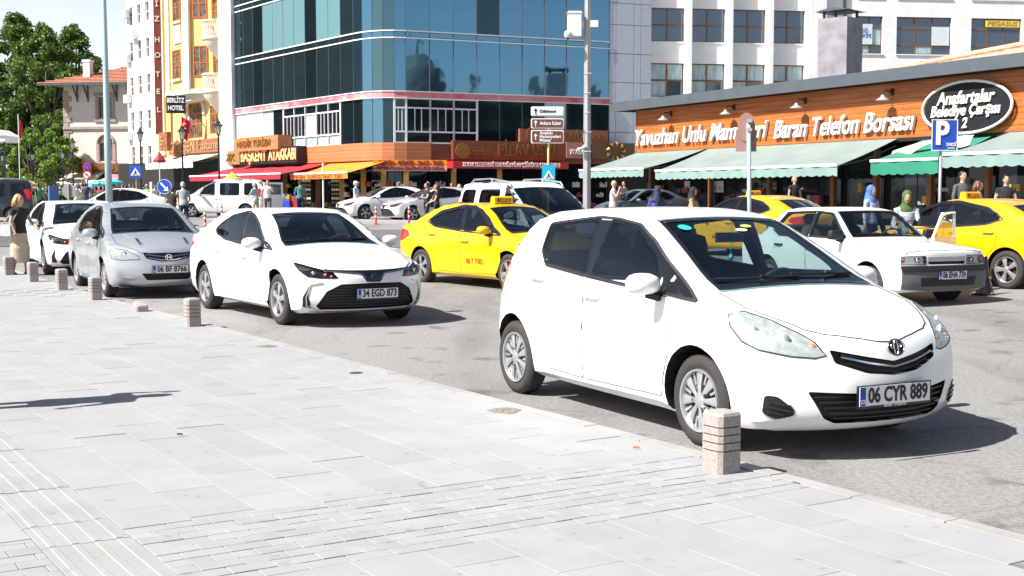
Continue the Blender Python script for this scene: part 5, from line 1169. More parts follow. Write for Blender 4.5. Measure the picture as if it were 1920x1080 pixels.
# terracotta roof above the eaves at the right
x0 = mk.s(1640, -1.5, 120); tl = MB(); tl.prism([(0, 0), (.30, 0), (.30, .02), (.25, .055), (.15, .07), (.05, .055), (0, .02)], 0, .42, 'y'); tme = tl.mesh('roof_tile', [M_TILEP]); slope = .235
m = MB(); V = [(x0 - .5, .1, ZT + .22), (mk.L + 4, .1, ZT + .22), (mk.L + 4, 6.2, ZT + .22 + 6.1 * slope), (x0 + 6.5, 6.2, ZT + .22 + 6.1 * slope)]; m.add(V + [(a, b, c - .1) for a, b, c in V], [(0, 1, 2, 3), (7, 6, 5, 4), (0, 3, 7, 4), (0, 4, 5, 1)]); m.build('roof', [M_TILE], mk.root)
cnt = 0; bulk = MB()
for r_ in range(15):
    y = .1 + .38 * r_; xs_ = x0 - .4 + r_ * .41; x = xs_
    while x < mk.L + 2:
        z = ZT + .24 + (y - .1) * slope
        if cnt < 300 and r_ < 9: link('roof_tile', tme, mk.root, (x, y, z), (math.atan(slope) + .05, 0, 0)); cnt += 1
        else:
            for_ = Matrix.Translation((x, y, z)) @ Matrix.Rotation(math.atan(slope) + .05, 4, 'X'); bulk.add([for_ @ p for p in tl.v], tl.f)
        x += .31
tag(bulk.build('roof_tiles', [M_TILEP], mk.root), kind='stuff')
m = MB(); m.tube([(x0 - .4, .1, ZT + .33), (x0 + 6.3, 6.0, ZT + .35 + 6. * slope)], .14, 8); m.build('hip_ridge', [M_TILEP], mk.root)
# market awnings
def mk_aw(lab, pa, ya, pb, yb, out, cloth, zt, **k):
    xa, za = mk.hit(pa, ya, out); xb, zb = mk.hit(pb, yb, out); return awning(lab, mk, xa, xb, zt, (za + zb) / 2, out, cloth, stripes=M_VAL if cloth is M_MINT else None, **k)
mk_aw('pale mint awning at the market corner, leftmost of the row', 1087, 318, 1208, 318, 3.1, M_MINT, 3.6, val=.30)
mk_aw('long pale mint awning in the middle of the market front', 1230, 316, 1571, 316, 2.7, M_MINT, 3.6, val=.32)
mk_aw('dark green awning between two mint ones, below the parking sign', 1634, 302, 1760, 299, 2.3, M_GREEN, 3.5, val=.42)
mk_aw('pale mint awning at the right edge, above the right taxi', 1766, 290, 1990, 282, 2.9, M_MINT, 3.6, val=.36)
# folded canvas hanging over the green awning
m = MB(); a = mk.world(mk.s(1672, 1.2, 290), 1.2); xa, za = mk.hit(1672, 288, 1.2); xb, zb = mk.hit(1760, 262, 1.2)
v = []; 
for i in range(13):
    t = i / 12; x = xa + (xb + 1.4 - xa) * t; zt_ = za + .05 + (zb - za) * t + .12 * math.sin(t * 3.1); v += [(x, -1.15, zt_ + .04), (x, -1.3, zt_ - .22 - .12 * math.sin(t * 9))]
v += [(p[0], p[1] + .03, p[2]) for p in v]; f = [(2 * i, 2 * i + 1, 2 * i + 3, 2 * i + 2) for i in range(12)] + [(26 + 2 * i, 28 + 2 * i, 29 + 2 * i, 27 + 2 * i) for i in range(12)]
m.add(v, f); tag(m.build('folded_canvas', [M_BEIGE], loc=(mk.P0.x, mk.P0.y, 0), rot=(0, 0, mk.rz)), 'sagging beige canvas strip above the dark green awning', 'canvas')
# oval sign
xo, zo = mk.hit(1813, 201, .15); ov = thing('oval_sign', 'black oval sign with white rim reading Anafartalar Belediye Çarşısı 2', 'sign', mk.world(xo, .0, zo), mk.rz)
xr = (mk.hit(1896, 201, .15)[0] - mk.hit(1729, 201, .15)[0]) / 2; zr_ = (mk.hit(1813, 152, .15)[1] - mk.hit(1813, 250, .15)[1]) / 2
m = MB(); m.prism([(xr * math.cos(a) * .96, zr_ * math.sin(a) * .96) for a in [2 * math.pi * i / 56 for i in range(56)]], -.20, -.02, 'y'); m.build('board', [mat('black_board', (.012, .013, .016), .7, spec=.2)], ov)
m = MB(); m.tube([(xr * math.cos(a), -.21, zr_ * math.sin(a)) for a in [2 * math.pi * i / 56 for i in range(57)]], .05, 8, cap=False); m.build('rim', [MATS['letter_white']], ov, smooth=True)
for t_, z, w_, s_ in (('Anafartalar', zr_ * .36, xr * 1.30, .58), ('Belediye Çarşısı', -zr_ * .12, xr * 1.56, .50), ('2', -zr_ * .62, .24, .46)): put_text(t_, MATS['letter_white'], ov, (0, -.24, z), 0, w=w_, size=s_, depth=.05, bold=.012, shear=.22)
# wall lamps over the lettering
for (px, py, lab) in ((1243, 222, 'barn lamp on the plank front, leftmost, above the first sign word'), (1360, 211, 'barn lamp on the plank front beside the grey sign back'), (1493, 199, 'barn lamp on the plank front above the second sign'), (1655, 184, 'barn lamp on the plank front left of the oval sign')):
    x, z = mk.hit(px, py, .45); o = thing('wall_lamp', lab, 'lamp', mk.world(x, 0, z), mk.rz, 'barn lamps on the market front')
    m = MB(); m.lathe([(.05, .12), (.07, .05), (.10, .03), (.24, -.06), (.245, -.075), (.22, -.07), (.05, .01)], 20, (0, -.45, 0)); m.build('shade', [mat('lamp_shade_grey', (.42, .43, .43), .4, .3)], o, smooth=True)
    m = MB(); m.tube([(0, -.02, .20), (0, -.22, .27), (0, -.40, .24), (0, -.45, .12)], .022, 8); m.box(-.07, .07, -.04, 0, .1, .34); m.build('arm', [M_TRIM], o, smooth=True)
# chimney duct on the market roof
p = at(1574, 150, 61); ch = thing('chimney', 'square grey metal chimney with a flat dark cowl on the market roof', 'chimney', (p.x, p.y, 0), mk.rz + .35); zc = at(1574, 36, 61).z
m = MB(); m.box(-.75, .75, -.75, .75, 5.6, zc); m.build('duct', [mat('grey_metal_duct', (.26, .25, .27), .6, .1, noise=.35, scale=2.2, detail=8)], ch)
m = MB(); [m.box(a * .55 - .05, a * .55 + .05, b * .55 - .05, b * .55 + .05, zc, zc + .32) for a in (-1, 1) for b in (-1, 1)]; m.prism([(-.88, zc + .32), (.88, zc + .32), (.15, zc + .46), (-.15, zc + .46)], -.85, .85, 'y'); m.build('cowl', [M_MULL], ch)
# ---------------------------------------------------------------- left-hand street: hotels, stone house, shop signs
M_HOTWIN = mat('lace_window', (.20, .14, .09), .3, noise=.8, scale=3, coat=.4, dark=(.02, .015, .012)); M_ORFR = mat('orange_window_frame', (.50, .13, .03), .5, noise=.2, scale=8)
fd = (A1 - A0).normalized()
H0 = A0 - fd * .0 - Vector((0, 0)); 
def back(p, dist): return Vector(p) - fd * dist
yh = Fac(back((-18.4, 82.8), 12.2), (-18.4, 82.8), 'yellow hotel with white quoins, bay and two round balconies', 'building')
LY = yh.L
def yz(px, py, o=0.): return yh.hit(px, py, o)
m = MB(); holes = []; wins = []
def hole(pxa, pxb, ya, yb, lst=None):
    a, zt = yz(pxa, ya); b, zb = yz(pxb, yb); holes.append((a, b, zb, zt)); return (a, b, zb, zt)
w_right = [hole(398, 413, 75, 135), hole(396, 412, 0, 33), hole(393, 410, 198, 250), hole(414, 427, 200, 250)]
h_ = holes[0]; 
arch = hole(352, 380, 195, 258)
m = MB(); wall_holes(m, 0, LY, -.5, 22, holes, 0, .3); m.box(0, LY, 1.2, 9, -.5, 22); m.build('wall', [M_YEL], yh.root)
for h in holes: window(yh.root, *h, 2, [0, .4, .72, 1], M_ORFR, M_HOTWIN, .14, .07, .06)
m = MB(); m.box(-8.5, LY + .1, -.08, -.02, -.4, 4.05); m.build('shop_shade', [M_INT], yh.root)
# projecting bay
ba, bb = yz(313, 200, 1.1)[0], yz(369, 200, 1.1)[0]; bz = yz(345, 172, 1.1)[1]
m = MB(); bay = [(ba, -.0), (ba + .25, -1.15), (bb - 1.3, -1.15), (bb, -.0)]
m.prism([(ba - .0, .0), (ba + .2, -1.1), (bb - 1.2, -1.1), (bb, .0)], bz, 22, 'z'); m.build('bay', [M_YEL], yh.root)
m = MB(); m.prism([(ba - .1, .0), (ba + .12, -1.25), (bb - 1.1, -1.25), (bb + .12, .0)], bz - .18, bz + .12, 'z'); m.prism([(ba + .4, .0), (ba + .6, -.9), (bb - 1.5, -.9), (bb - .4, .0)], bz - .6, bz - .18, 'z'); m.build('bay_cornice', [M_CREAM], yh.root)
for pxs in ((313, 319), (344, 356)):
    a, b = yz(pxs[0], 100, 1.12)[0], yz(pxs[1], 100, 1.12)[0]; m = MB(); m.box(a, b, -1.22, -1.08, bz + .12, 22); m.build('bay_pilaster', [M_CREAM], yh.root)
for (ya, yb) in ((42, -20), (150, 92)):
    a, zb = yz(325, ya, 1.12); b, zt = yz(338, yb, 1.12); window(yh.root, a, b, zb, zt, 2, [0, .45, .75, 1], M_ORFR, M_HOTWIN, -1.13, .07, .05); m = MB(); m.box(a - .12, b + .12, -1.26, -1.1, zb - .14, zb); m.build('sill', [M_CREAM], yh.root)
    c = Vector((bb - 1.2, -1.1)); e = Vector((bb, 0)); dd = (e - c); L_ = dd.length; rz = math.atan2(dd.y, dd.x); em = MB(); em.box(L_ * .2, L_ * .8, -.02, .02, zb, zt); em.build('window', [M_HOTWIN], yh.root, loc=(c.x, c.y, 0), rot=(0, 0, rz))
    em = MB(); [em.box(x, x + .07, -.06, .02, zb, zt) for x in (L_ * .2, L_ * .47, L_ * .77)]; [em.box(L_ * .2, L_ * .8, -.055, .02, z, z + .06) for z in (zb, zb + (zt - zb) * .45, zt)]; em.build('window_frame', [M_ORFR], yh.root, loc=(c.x, c.y, 0), rot=(0, 0, rz))
a, zt = yz(326, 50, 1.12); b, zb = yz(340, 80, 1.12); m = MB(); m.box(a, b, -1.19, -1.1, zb, zt); m.build('relief_panel', [M_CREAM], yh.root)
# corner strips with rosettes
for (a, b) in ((302, 309),): x0, x1 = yz(a, 100)[0], yz(b, 100)[0]; m = MB(); m.box(x0, x1, -.15, 0, 4.5, 22); m.build('corner_strip', [M_CREAM], yh.root)
# round balconies
for (py, lab) in ((68, 0), (168, 1)):
    x, zb = yz(397, py, .5); zt = yz(397, py - 30, .5)[1]; R1 = 1.0
    m = MB(); m.lathe([(R1 + .08, -.0), (R1 + .12, .06), (R1 + .12, .20), (R1, .24), (.1, .26)], 28, (x, 0, zb - .25)); m.lathe([(.10, -1.25), (.35, -.95), (.75, -.45), (R1 + .0, -.12), (R1 + .02, -.0)], 24, (x, 0, zb - .25)); o = m.build('balcony', [M_CREAM], yh.root, smooth=False, angle=40)
    m = MB(); m.lathe([(R1 - .06, zt - .12), (R1 + .08, zt - .12), (R1 + .10, zt), (R1 - .06, zt), (R1 - .06, zt - .12)], 28, (x, 0, 0), cap=False)
    for k in range(22):
        a = math.pi + math.pi * k / 21; a2 = a + .14
        m.bar((x + R1 * math.cos(a), R1 * math.sin(a), zb), (x + R1 * math.cos(a2), R1 * math.sin(a2), zt - .12), .045); m.bar((x + R1 * math.cos(a2), R1 * math.sin(a2), zb), (x + R1 * math.cos(a), R1 * math.sin(a), zt - .12), .045)
    m.build('balustrade', [M_CREAM], o)
# arch trims, hanging lantern board, flags
for (pxa, pxb, pyt, pyb) in ((352, 381, 190, 222),):
    a, b = yz(pxa, pyt)[0], yz(pxb, pyt)[0]; c = (a + b) / 2; r_ = (b - a) / 2 + .3; z = yz(360, 218)[1]; m = MB(); m.tube([(c + r_ * math.cos(t), -.05, z + r_ * .9 * math.sin(t)) for t in [math.pi * i / 14 for i in range(15)]], .16, 6); m.build('arch_trim', [M_CREAM], yh.root)
p = yh.world(yz(330, 200, 1.9)[0], 1.9, 0); zc = yz(335, 195, 1.9)[1]; hs = thing('hotel_sign', 'black hanging sign reading BERLİTZ HOTEL on the yellow hotel', 'sign', (p.x, p.y, zc), .12)
m = MB(); m.box(-.62, .62, -.06, .06, -.58, .58); m.build('board', [M_BLACK], hs); m = MB(); m.box(-.03, .03, .0, 1.9, .55, .62); m.build('bracket', [M_TRIM], hs)
put_text('BERLİTZ', M_WHITE, hs, (0, -.09, .25), 0, w=1.1, size=.42, depth=.04, bold=.012); put_text('HOTEL', M_WHITE, hs, (0, -.09, -.25), 0, w=1.0, size=.42, depth=.04, bold=.012)
def flag(px, py, d, col, lab, h=1.3, w_=.5, mark=None):
    p = at(px, py, d); o = thing('flag', lab, 'flag', p, .3); m = MB(); v = []; n = 7
    for i in range(n):
        for j in range(5): t = j / 4; v.append((w_ * i / (n - 1) * (1 - .35 * t), .06 * math.sin(i * 1.6 + t * 2), -h * t - .25 * h * (i / (n - 1))))
    k = len(v); v += [(a, b + .012, c) for a, b, c in v]; f = [(i * 5 + j, i * 5 + j + 1, i * 5 + j + 6, i * 5 + j + 5) for i in range(n - 1) for j in range(4)]; f += [tuple(k + q for q in reversed(g)) for g in f]
    m.add(v, f); c = m.build('cloth', [col], o, smooth=True)
    if mark: m = MB(); m.tube([(w_ * .35 + .11 * math.cos(a), -.10, -h * .48 + .15 * math.sin(a)) for a in [R(50 + 26 * i) for i in range(11)]], .028, 5); m.build('crescent', [M_WHITE], c)
    return o, p
M_FLAG = mat('flag_red', (.55, .01, .02), .8); o, p = flag(340, 218, 79, M_FLAG, 'red flag with white crescent hanging below the hotel sign', 1.25, .55, True)
m = MB(); m.tube([(.0, 0, .1), (.1, 1.2, .0)], .02, 6); m.build('pole', [M_CHROME], o)
o, p = flag(350, 215, 79.2, M_WHITE, 'white flag beside the red crescent flag on the hotel', 1.0, .3); m = MB(); m.tube([(.0, 0, .1), (.1, 1.2, .0)], .02, 6); m.build('pole', [M_CHROME], o)
o, p = flag(34, 222, 96, M_FLAG, 'small red flag on a pole before the big trees', 1.3, .3); m = MB(); m.tube([(0, 0, .3), (0, 0, -p.z + .3)], .035, 6); m.build('pole', [M_WFR], o)

# white hotel beyond, with the tall red letter board
wh = Fac(back((-18.4, 82.8), 18.4), back((-18.4, 82.8), 12.25), 'tall white hotel with air conditioners, beyond the yellow hotel', 'building'); LW = wh.L
holes = []
for r_ in range(6):
    z = 3.9 + 2.6 * r_
    for c in range(3): x = .6 + 1.75 * c; holes.append((x, x + .8, z, z + 1.4))
m = MB(); wall_holes(m, 0, LW, -.5, 22, holes, 0, .3); m.box(0, LW, 1.2, 8, -.5, 22); m.build('wall', [M_WALL], wh.root)
for h in holes: window(wh.root, *h, 1, 2, M_WFR, M_HOTWIN, .14, .06, .05)
for i, (x, z) in enumerate([(.1, 14.9), (.2, 11.6), (.1, 8.6), (1.6, 13.2), (.1, 5.8)]): m = MB(); m.box(x, x + .85, -.38, -.03, z, z + .6); m.lathe([(.22, -.02), (.22, .0), (.05, .0)], 14, (x + .4, -.39, z + .3), 'y'); m.build('air_conditioner', [M_WFR], wh.root)
sx = yh.hit(296, 120, .9)[0]; ls = thing('letter_board', 'tall narrow red board with vertical letters ending in OTEL', 'sign', yh.world(sx, .9, 0), .15)
zt, zb = at(291, -10, yh.world(sx, .9).y).z, at(296, 252, yh.world(sx, .9).y).z; m = MB(); m.box(-.24, .24, -.08, .25, zb, zt); m.build('board', [mat('dark_red_board', (.16, .03, .025), .45)], ls)
yb_ = yh.world(sx, .9).y
for ch_, py in (('İ', 8), ('Z', 36), ('H', 75), ('O', 104), ('T', 140), ('E', 172), ('L', 206)): put_text(ch_, M_CREAM, ls, (0, -.11, at(296, py, yb_).z), 0, size=.52, depth=.03, bold=.008)
m = MB(); m.bar((-.2, .2, 9), (-.2, 1.0, 9), .05); m.bar((-.2, .2, 13), (-.2, 1.0, 13), .05); m.build('bracket', [M_TRIM], ls)

# stone house with the red roof
sh_ = Fac((-41.0, 118), (-31.0, 116.3), 'cream stone house with red tiled roof and quoined corner', 'building')
z_e = sh_.z(150, 158); hw = (sh_.s(187), sh_.s(212), sh_.z(190, 221), sh_.z(190, 182)); lw = (sh_.s(187), sh_.s(212), sh_.z(190, 302), sh_.z(190, 268))
m = MB(); wall_holes(m, 0, sh_.L, -.5, z_e, [hw, lw, (hw[0] + 5, hw[1] + 5, hw[2], hw[3])], 0, .35); m.box(0, sh_.L, 1.5, 9, -.5, z_e); m.build('wall', [M_STONEW], sh_.root)
for h in (hw, lw): 
    window(sh_.root, *h, 2, 3, M_MULL, M_HOTWIN, .2, .08, .06); m = MB(); m.box(h[0] - .28, h[0], -.08, .0, h[2] - .1, h[3] + .1); m.box(h[1], h[1] + .28, -.08, 0, h[2] - .1, h[3] + .1); m.box(h[0] - .4, h[1] + .4, -.14, .0, h[2] - .35, h[2] - .1)
    if h is lw:
        c, r_ = (h[0] + h[1]) / 2, (h[1] - h[0]) / 2; m.tube([(c + (r_ + .14) * math.cos(t), -.02, h[3] + (r_ + .1) * math.sin(t)) for t in [math.pi * i / 12 for i in range(13)]], .15, 6); g = MB(); g.prism([(c + r_ * math.cos(t), h[3] + r_ * math.sin(t)) for t in [math.pi * i / 12 for i in range(13)]], -.03, -.01, 'y'); g.build('arched_pane', [M_HOTWIN], sh_.root)
    else: m.box(h[0] - .4, h[1] + .4, -.14, 0, h[3] + .1, h[3] + .4)
    m.build('window_surround', [M_QUOIN], sh_.root)
zl = sh_.z(150, 240); m = MB(); m.box(-.1, sh_.L, -.16, 0, zl - .12, zl + .12); m.build('ledge', [M_QUOIN], sh_.root)
for k in range(24):
    z = -.3 + .48 * k
    if z < z_e - .4: w_ = (.75, .45)[k % 2]; m = MB(); m.box(-.06, w_, -.07, .25, z, z + .44); m.build('quoin', [M_QUOIN], sh_.root)
for px in (148, 168, 222): x = sh_.s(px); m = MB(); m.bar((x, -.05, z_e - 1.35), (x, -.9, z_e - .1), .10, .12); m.box(x - .06, x + .06, -.1, 0, z_e - 1.6, z_e - .1); m.build('eaves_bracket', [M_MULL], sh_.root)
zr2 = sh_.z(247, 122); V = [(-1.6, -1.7, z_e - .02), (sh_.L + 1.6, -1.7, z_e - .02), (sh_.L + 1.6, 10, z_e - .02), (-1.6, 10, z_e - .02), (6.5, 4.2, zr2 + .6), (sh_.L - 1, 4.2, zr2 + .6)]
m = MB(); m.add(V, [(0, 1, 5, 4), (1, 2, 5), (2, 3, 4, 5), (3, 0, 4), (3, 2, 1, 0)]); m.build('roof', [M_TILE], sh_.root)
for k in range(13):
    t = k / 13.; y = -1.7 + 5.9 * t; z = z_e + (zr2 + .62 - z_e) * t; m = MB(); xa = -1.6 + 8.1 * t; n = 1
    m.tube([(xa, y, z + .03), (sh_.L + 1.5 - 2.4 * t, y, z + .03)], .055, 5); m.build('tile_row', [M_TILE], sh_.root)
m = MB(); m.box(-1.65, sh_.L + 1.65, -1.8, -1.68, z_e - .22, z_e + .02); m.build('gutter', [M_MULL], sh_.root)
for (px, yt, yb, w_) in ((161, 112, 148, .62), (192, 120, 137, .7)): x = sh_.s(px); z0, z1 = sh_.z(px, yb) - .6, sh_.z(px, yt); m = MB(); m.box(x - w_ / 2 + .3, x + w_ / 2 + .3, -.1 if px < 170 else 2.5, w_ if px < 170 else 3.2, z0, z1 - .2); m.box(x - w_ / 2 + .22, x + w_ / 2 + .38, -.16 if px < 170 else 2.44, w_ + .06 if px < 170 else 3.26, z1 - .2, z1); m.build('chimney', [M_WALL], sh_.root)
m = MB(); x0 = sh_.s(134); m.box(x0, sh_.L, -.25, -.02, sh_.z(150, 322), sh_.z(150, 307)); m.build('shop_board', [M_SIGNBR], sh_.root)
for k in range(9): m = MB(); x = x0 + .4 + .85 * k; m.box(x, x + .45, -.30, -.25, sh_.z(150, 319), sh_.z(150, 311)); m.build('board_letter', [M_GOLD], sh_.root)
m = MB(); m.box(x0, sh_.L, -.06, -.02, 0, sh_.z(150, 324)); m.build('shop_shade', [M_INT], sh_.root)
awning('beige awning below the stone house, left', sh_, x0 - .3, sh_.s(195), sh_.z(150, 323), sh_.z(150, 345), 2.6, M_BEIGE, val=.25)
awning('small red and cream awning below the stone house, right', sh_, sh_.s(212), sh_.s(246), sh_.z(150, 326), sh_.z(150, 340), 3.2, M_REDST, val=.2)
# shop signs and awnings along the left street front
lf = Fac(A0, A1, parent=None); 
def sign(fac, lab, pxa, pxb, yt, yb, txt, bm_, tm, out=.3, depth=.28, w_=.9, size=None, **k):
    xm = (pxa + pxb) / 2; a, b = fac.s(pxa, out, (yt + yb) / 2), fac.s(pxb, out, (yt + yb) / 2); ztop, zbot = fac.z(xm, yt, out), fac.z(xm, yb, out); o = thing('shop_sign', lab, 'sign', fac.world(a, 0, 0), fac.rz)
    m = MB(); m.box(0, b - a, -out, -out + depth, zbot, ztop); m.build('board', [bm_], o)
    if txt: 
        h = ztop - zbot
        for t_, cx_, cz_, ww, ss in (txt if isinstance(txt, list) else [(txt, .5, .5, w_, size or h * .95)]): put_text(t_, tm, o, ((b - a) * cx_, -out - .03, zbot + h * cz_), 0, w=(b - a) * ww, size=ss, depth=.05, bold=k.get('bold', .012))
    return o
lyh = yh
M_SGOLD = mat('sand_letters', (.42, .28, .12), .5, .2, noise=.3, scale=12); M_ORTXT = mat('orange_letters', (.85, .50, .20), .5); M_BRICKR = mat('brick_red_board', (.30, .10, .055), .6, noise=.2, scale=2)
sign(yh, 'dark red sign with the word ŞEN and Pastanesi in sand letters', 316, 421, 262, 287, [('GÜLŞEN', .27, .5, .46, 1.0), ('Pastanesi', .76, .52, .42, .8)], M_BRICKR, M_SGOLD, .35)
sign(yh, 'small square dark red sign at the hotel corner', 298, 313, 248, 283, [('5.', .5, .5, .6, .9)], M_BRICKR, M_SGOLD, 1.4)
sign(lf, 'small tan sign left of the black BAŞKENT sign', 413, 449, 283, 309, [('ŞIK', .5, .5, .6, .6)], mat('tan_board', (.30, .17, .07), .6, noise=.2, scale=3), M_GOLD, .5)
bs = sign(lf, 'black sign reading BAŞKENT AYAKKABI in orange letters', 450, 557, 277, 307, [('BAŞKENT', .26, .5, .46, .9), ('AYAKKABI', .76, .5, .46, .9)], M_BLACK, M_ORTXT, .8, .6, bold=.02)
sign(lf, 'terracotta sign with dark letters above the black BAŞKENT sign', 441, 521, 256, 282, [('NADİR TURİZM', .45, .5, .78, .55)], M_PLANK2, M_GOLD, 1.0, .9)
ms = sign(fr_, 'brown wooden sign with a round emblem and dark gold letters', 850, 1060, 265, 300, [('özyurdum', .22, .42, .20, .5), ('PİLAV', .53, .5, .28, .95), ('ÜSTÜ', .80, .55, .2, .9)], M_SIGNBR, M_GOLD, .45, .35)
xa = 868; m = MB(); x, z = fr_.hit(868, 283, .5); m.lathe([(.001, 0), (.42, 0), (.42, .1), (.30, .14), (.001, .14)], 22, (x - fr_.s(850, .45, 283), -.52, z), 'y'); m.build('round_emblem', [M_GOLD], ms)
sign(fr_, 'upper brown sign behind the brown direction signs', 975, 1140, 243, 268, [('◯ NADİR TURİZM', .42, .5, .7, .6), ('BİLET', .88, .5, .14, .3)], M_BRICKR, M_GOLD, .3, .25)
sign(fr_, 'small pinkish sign with the word YOLLARI by the camera pole', 1062, 1108, 267, 297, [('YOLLARI', .5, .4, .8, .34)], mat('pink_board', (.36, .17, .12), .6), M_WHITE, .5, .2)
sign(fr_, 'dark brown sign with leaf shapes right of the camera pole', 1110, 1190, 268, 299, None, mat('umber_board', (.12, .06, .03), .6), M_GOLD, .5, .3)
lo = bpy.data.objects['shop_sign.%03d' % 8] if 'shop_sign.008' in bpy.data.objects else None
m = MB(); g = random.Random(4)
x, z = fr_.hit(1155, 284, .6)
for k in range(9): a = k * .7; c = (x - fr_.s(1110, .5, 283) + .35 * math.cos(a), -.58, z + .28 * math.sin(a)); m.tube([c, (c[0] + .16 * math.cos(a), -.62, c[2] + .16 * math.sin(a)), (c[0] + .3 * math.cos(a + .4), -.58, c[2] + .3 * math.sin(a + .4))], [.03, .11, .02], 6)
m.build('leaf_relief', [M_GOLD], lo)
awning('beige striped awning below the ŞEN sign', yh, yh.s(318, .3, 300), yh.s(411, .3, 300) - .1, yz(360, 289, .3)[1], yz(360, 303, 2.)[1], 2.0, M_BEIGE, val=.34)
awning('long crimson awning left of the orange one', lf, lf.s(362, 2.8, 325), lf.s(520, 2.8, 325) + .9, 3.45, lf.z(450, 328, 3.0), 3.0, M_REDCL, val=.30, scal=False)
oa = Fac(A0.lerp(A1, .45), A1 + fd * 1.2, parent=None)
awning('orange awning over the jewellery shop, lettering on its valance', oa, oa.s(545, 2.2, 325), oa.s(652, 2.2, 325), 3.40, oa.z(600, 325, 2.2), 2.2, M_ORCL, val=.30, scal=False, txt='TESBİH  GÜMÜŞ  SAAT  TAKI', tm=mat('maroon_letters', (.20, .02, .02), .6))
ox_ = oa.world(oa.s(606, 2.1, 340), 2.1, 0); ox_.z = ground(ox_.x, ox_.y); m = MB(); m.tube([(0, 0, 0), (0, 0, 2.75)], .05, 8); tag(m.build('awning_post', [M_WFR], loc=tuple(ox_)), 'white post holding up the orange awning', 'post')
co = Fac(A1.lerp(CT, .55), CT.lerp(B0, .85) + Vector((2.2, .9)), parent=None)
o = sign(co, 'orange banner reading TESBİH GÜMÜŞ SAAT TAKI over the corner shop', 700, 838, 300, 311, 'TESBİH - GÜMÜŞ - SAAT - TAKI', M_ORCL, MATS['maroon_letters'], 1.6, .06, .86, .30, bold=.006)
o = sign(co, 'pink banner with small dark lettering below the orange banner', 700, 838, 311, 321, 'TOPTAN FİYATINA PERAKENDE ÇELİK TAKILAR', mat('pink_banner', (.62, .28, .22), .7), MATS['maroon_letters'], 1.62, .05, .92, .26, bold=.004)
o = sign(fr_, 'long red strip sign with white lettering under the brown sign', 850, 1066, 303, 316, 'SOKAK LEZZETLERİ TEREYAĞLI PİLAV ÇİĞKÖFTE ÇORBA TATLI', mat('strip_red', (.42, .02, .02), .5), M_WHITE, 1.2, .9, .84, .30, bold=.006)
# things off to the side that the glass block mirrors: a long domed building and a tall grey block
def blockb(lab, cx_, cy_, rz, L_, D_, H_, m_): 
    o = thing('building', lab, 'building', (cx_, cy_, 0), rz); b = MB(); hs_ = [(x, x + 1.6, z, z + 2.) for x in np.arange(-L_ / 2 + 1.5, L_ / 2 - 2, 3.6) for z in np.arange(2.5, H_ - 2.5, 3.6)]
    wall_holes(b, -L_ / 2, L_ / 2, -.5, H_, hs_, -D_ / 2, -D_ / 2 + .4); b.box(-L_ / 2, L_ / 2, -D_ / 2 + .6, D_ / 2, -.5, H_); b.box(-L_ / 2 - .4, L_ / 2 + .4, -D_ / 2 - .5, D_ / 2 + .5, H_, H_ + .6); b.build('wall', [m_], o); return o
M_GRST = mat('grey_stone', (.20, .18, .16), .9, noise=.3, scale=.6)
o = blockb('long grey stone building with a dome, mirrored in the glass block', 66, 6, math.atan2(.72, .69) + math.pi, 56, 14, 12.5, M_GRST)
m = MB(); m.lathe([(4.2, 12), (4.2, 15), (4.0, 16.5), (3.2, 18.2), (1.8, 19.4), (.5, 20), (.35, 21.5), (.05, 23)], 24, (8, 0, 0)); m.build('dome', [M_GRST], o, smooth=False, angle=40)
for x in (-22, -16, -8, 0, 18, 24): m = MB(); m.box(x, x + 1.2, -1, 1, 13, 16); m.build('chimney', [M_GRST], o)
blockb('tall grey office block beyond the left trees, mirrored in the glass block', -88, 112, .9, 40, 16, 27, M_GRST)
# ---------------------------------------------------------------- poles, signs, lamps
M_POLEB = mat('pale_blue_pole', (.40, .52, .56), .45, .3, noise=.1, scale=4, stretch=(1, 1, .2)); M_POLEG = mat('galvanised_pole', (.40, .40, .40), .5, .4, noise=.2, scale=5, stretch=(1, 1, .3)); M_IRON = mat('black_iron', (.015, .016, .018), .4, .3)
M_SBLUE = mat('sign_blue', (.01, .07, .45), .4); M_SCYAN = mat('sign_cyan', (.01, .38, .58), .4); M_SRED = mat('sign_red', (.55, .01, .02), .4); M_SBROWN = mat('sign_brown', (.16, .045, .02), .5); M_SBACK = mat('sign_back', (.34, .33, .31), .5, .3, noise=.2, scale=8)
def base(px, d): p = stand(px, d); return p
p = base(207, 35); o = thing('lamp_pole', 'tall pale blue tapered pole behind the silver saloon', 'pole', p); m = MB(); m.tube([(0, 0, -.1), (-.02, 0, 3.), (-.03, 0, 7), (-.02, 0, 12)], [.105, .088, .06, .035], 12); m.build('shaft', [M_POLEB], o, smooth=True)
m = MB(); m.lathe([(.20, -.05), (.20, .03), (.13, .06), (.12, .25)], 14); m.build('foot', [M_POLEB], o)
p = base(1100, 40); o = thing('camera_pole', 'grey octagonal pole carrying a white camera cabinet', 'pole', p); m = MB(); m.tube([(0, 0, -.1), (0, 0, 2.8), (0, 0, 8.5)], [.125, .118, .085], 8); m.build('shaft', [M_POLEG], o, angle=25)
for z in (2.7, 3.3, 3.9, 4.5, 5.1): m = MB(); m.lathe([(.128, z), (.128, z + .025)], 12, cap=False); m.build('clamp_band', [M_CHROME], o)
zc = at(1078, 48, 40).z - p.z; m = MB(); m.box(-.62, -.20, -.2, .2, zc - .34, zc + .36); m.prism([(-.66, zc + .36), (-.16, zc + .36), (-.22, zc + .42), (-.60, zc + .42)], -.22, .22, 'y'); c = m.build('cabinet', [M_WFR], o); m = MB(); m.box(-.20, -.1, -.08, .08, zc - .1, zc + .12); m.box(.08, .32, -.1, .08, zc - .05, zc + .15); m.build('bracket', [M_WFR], o)
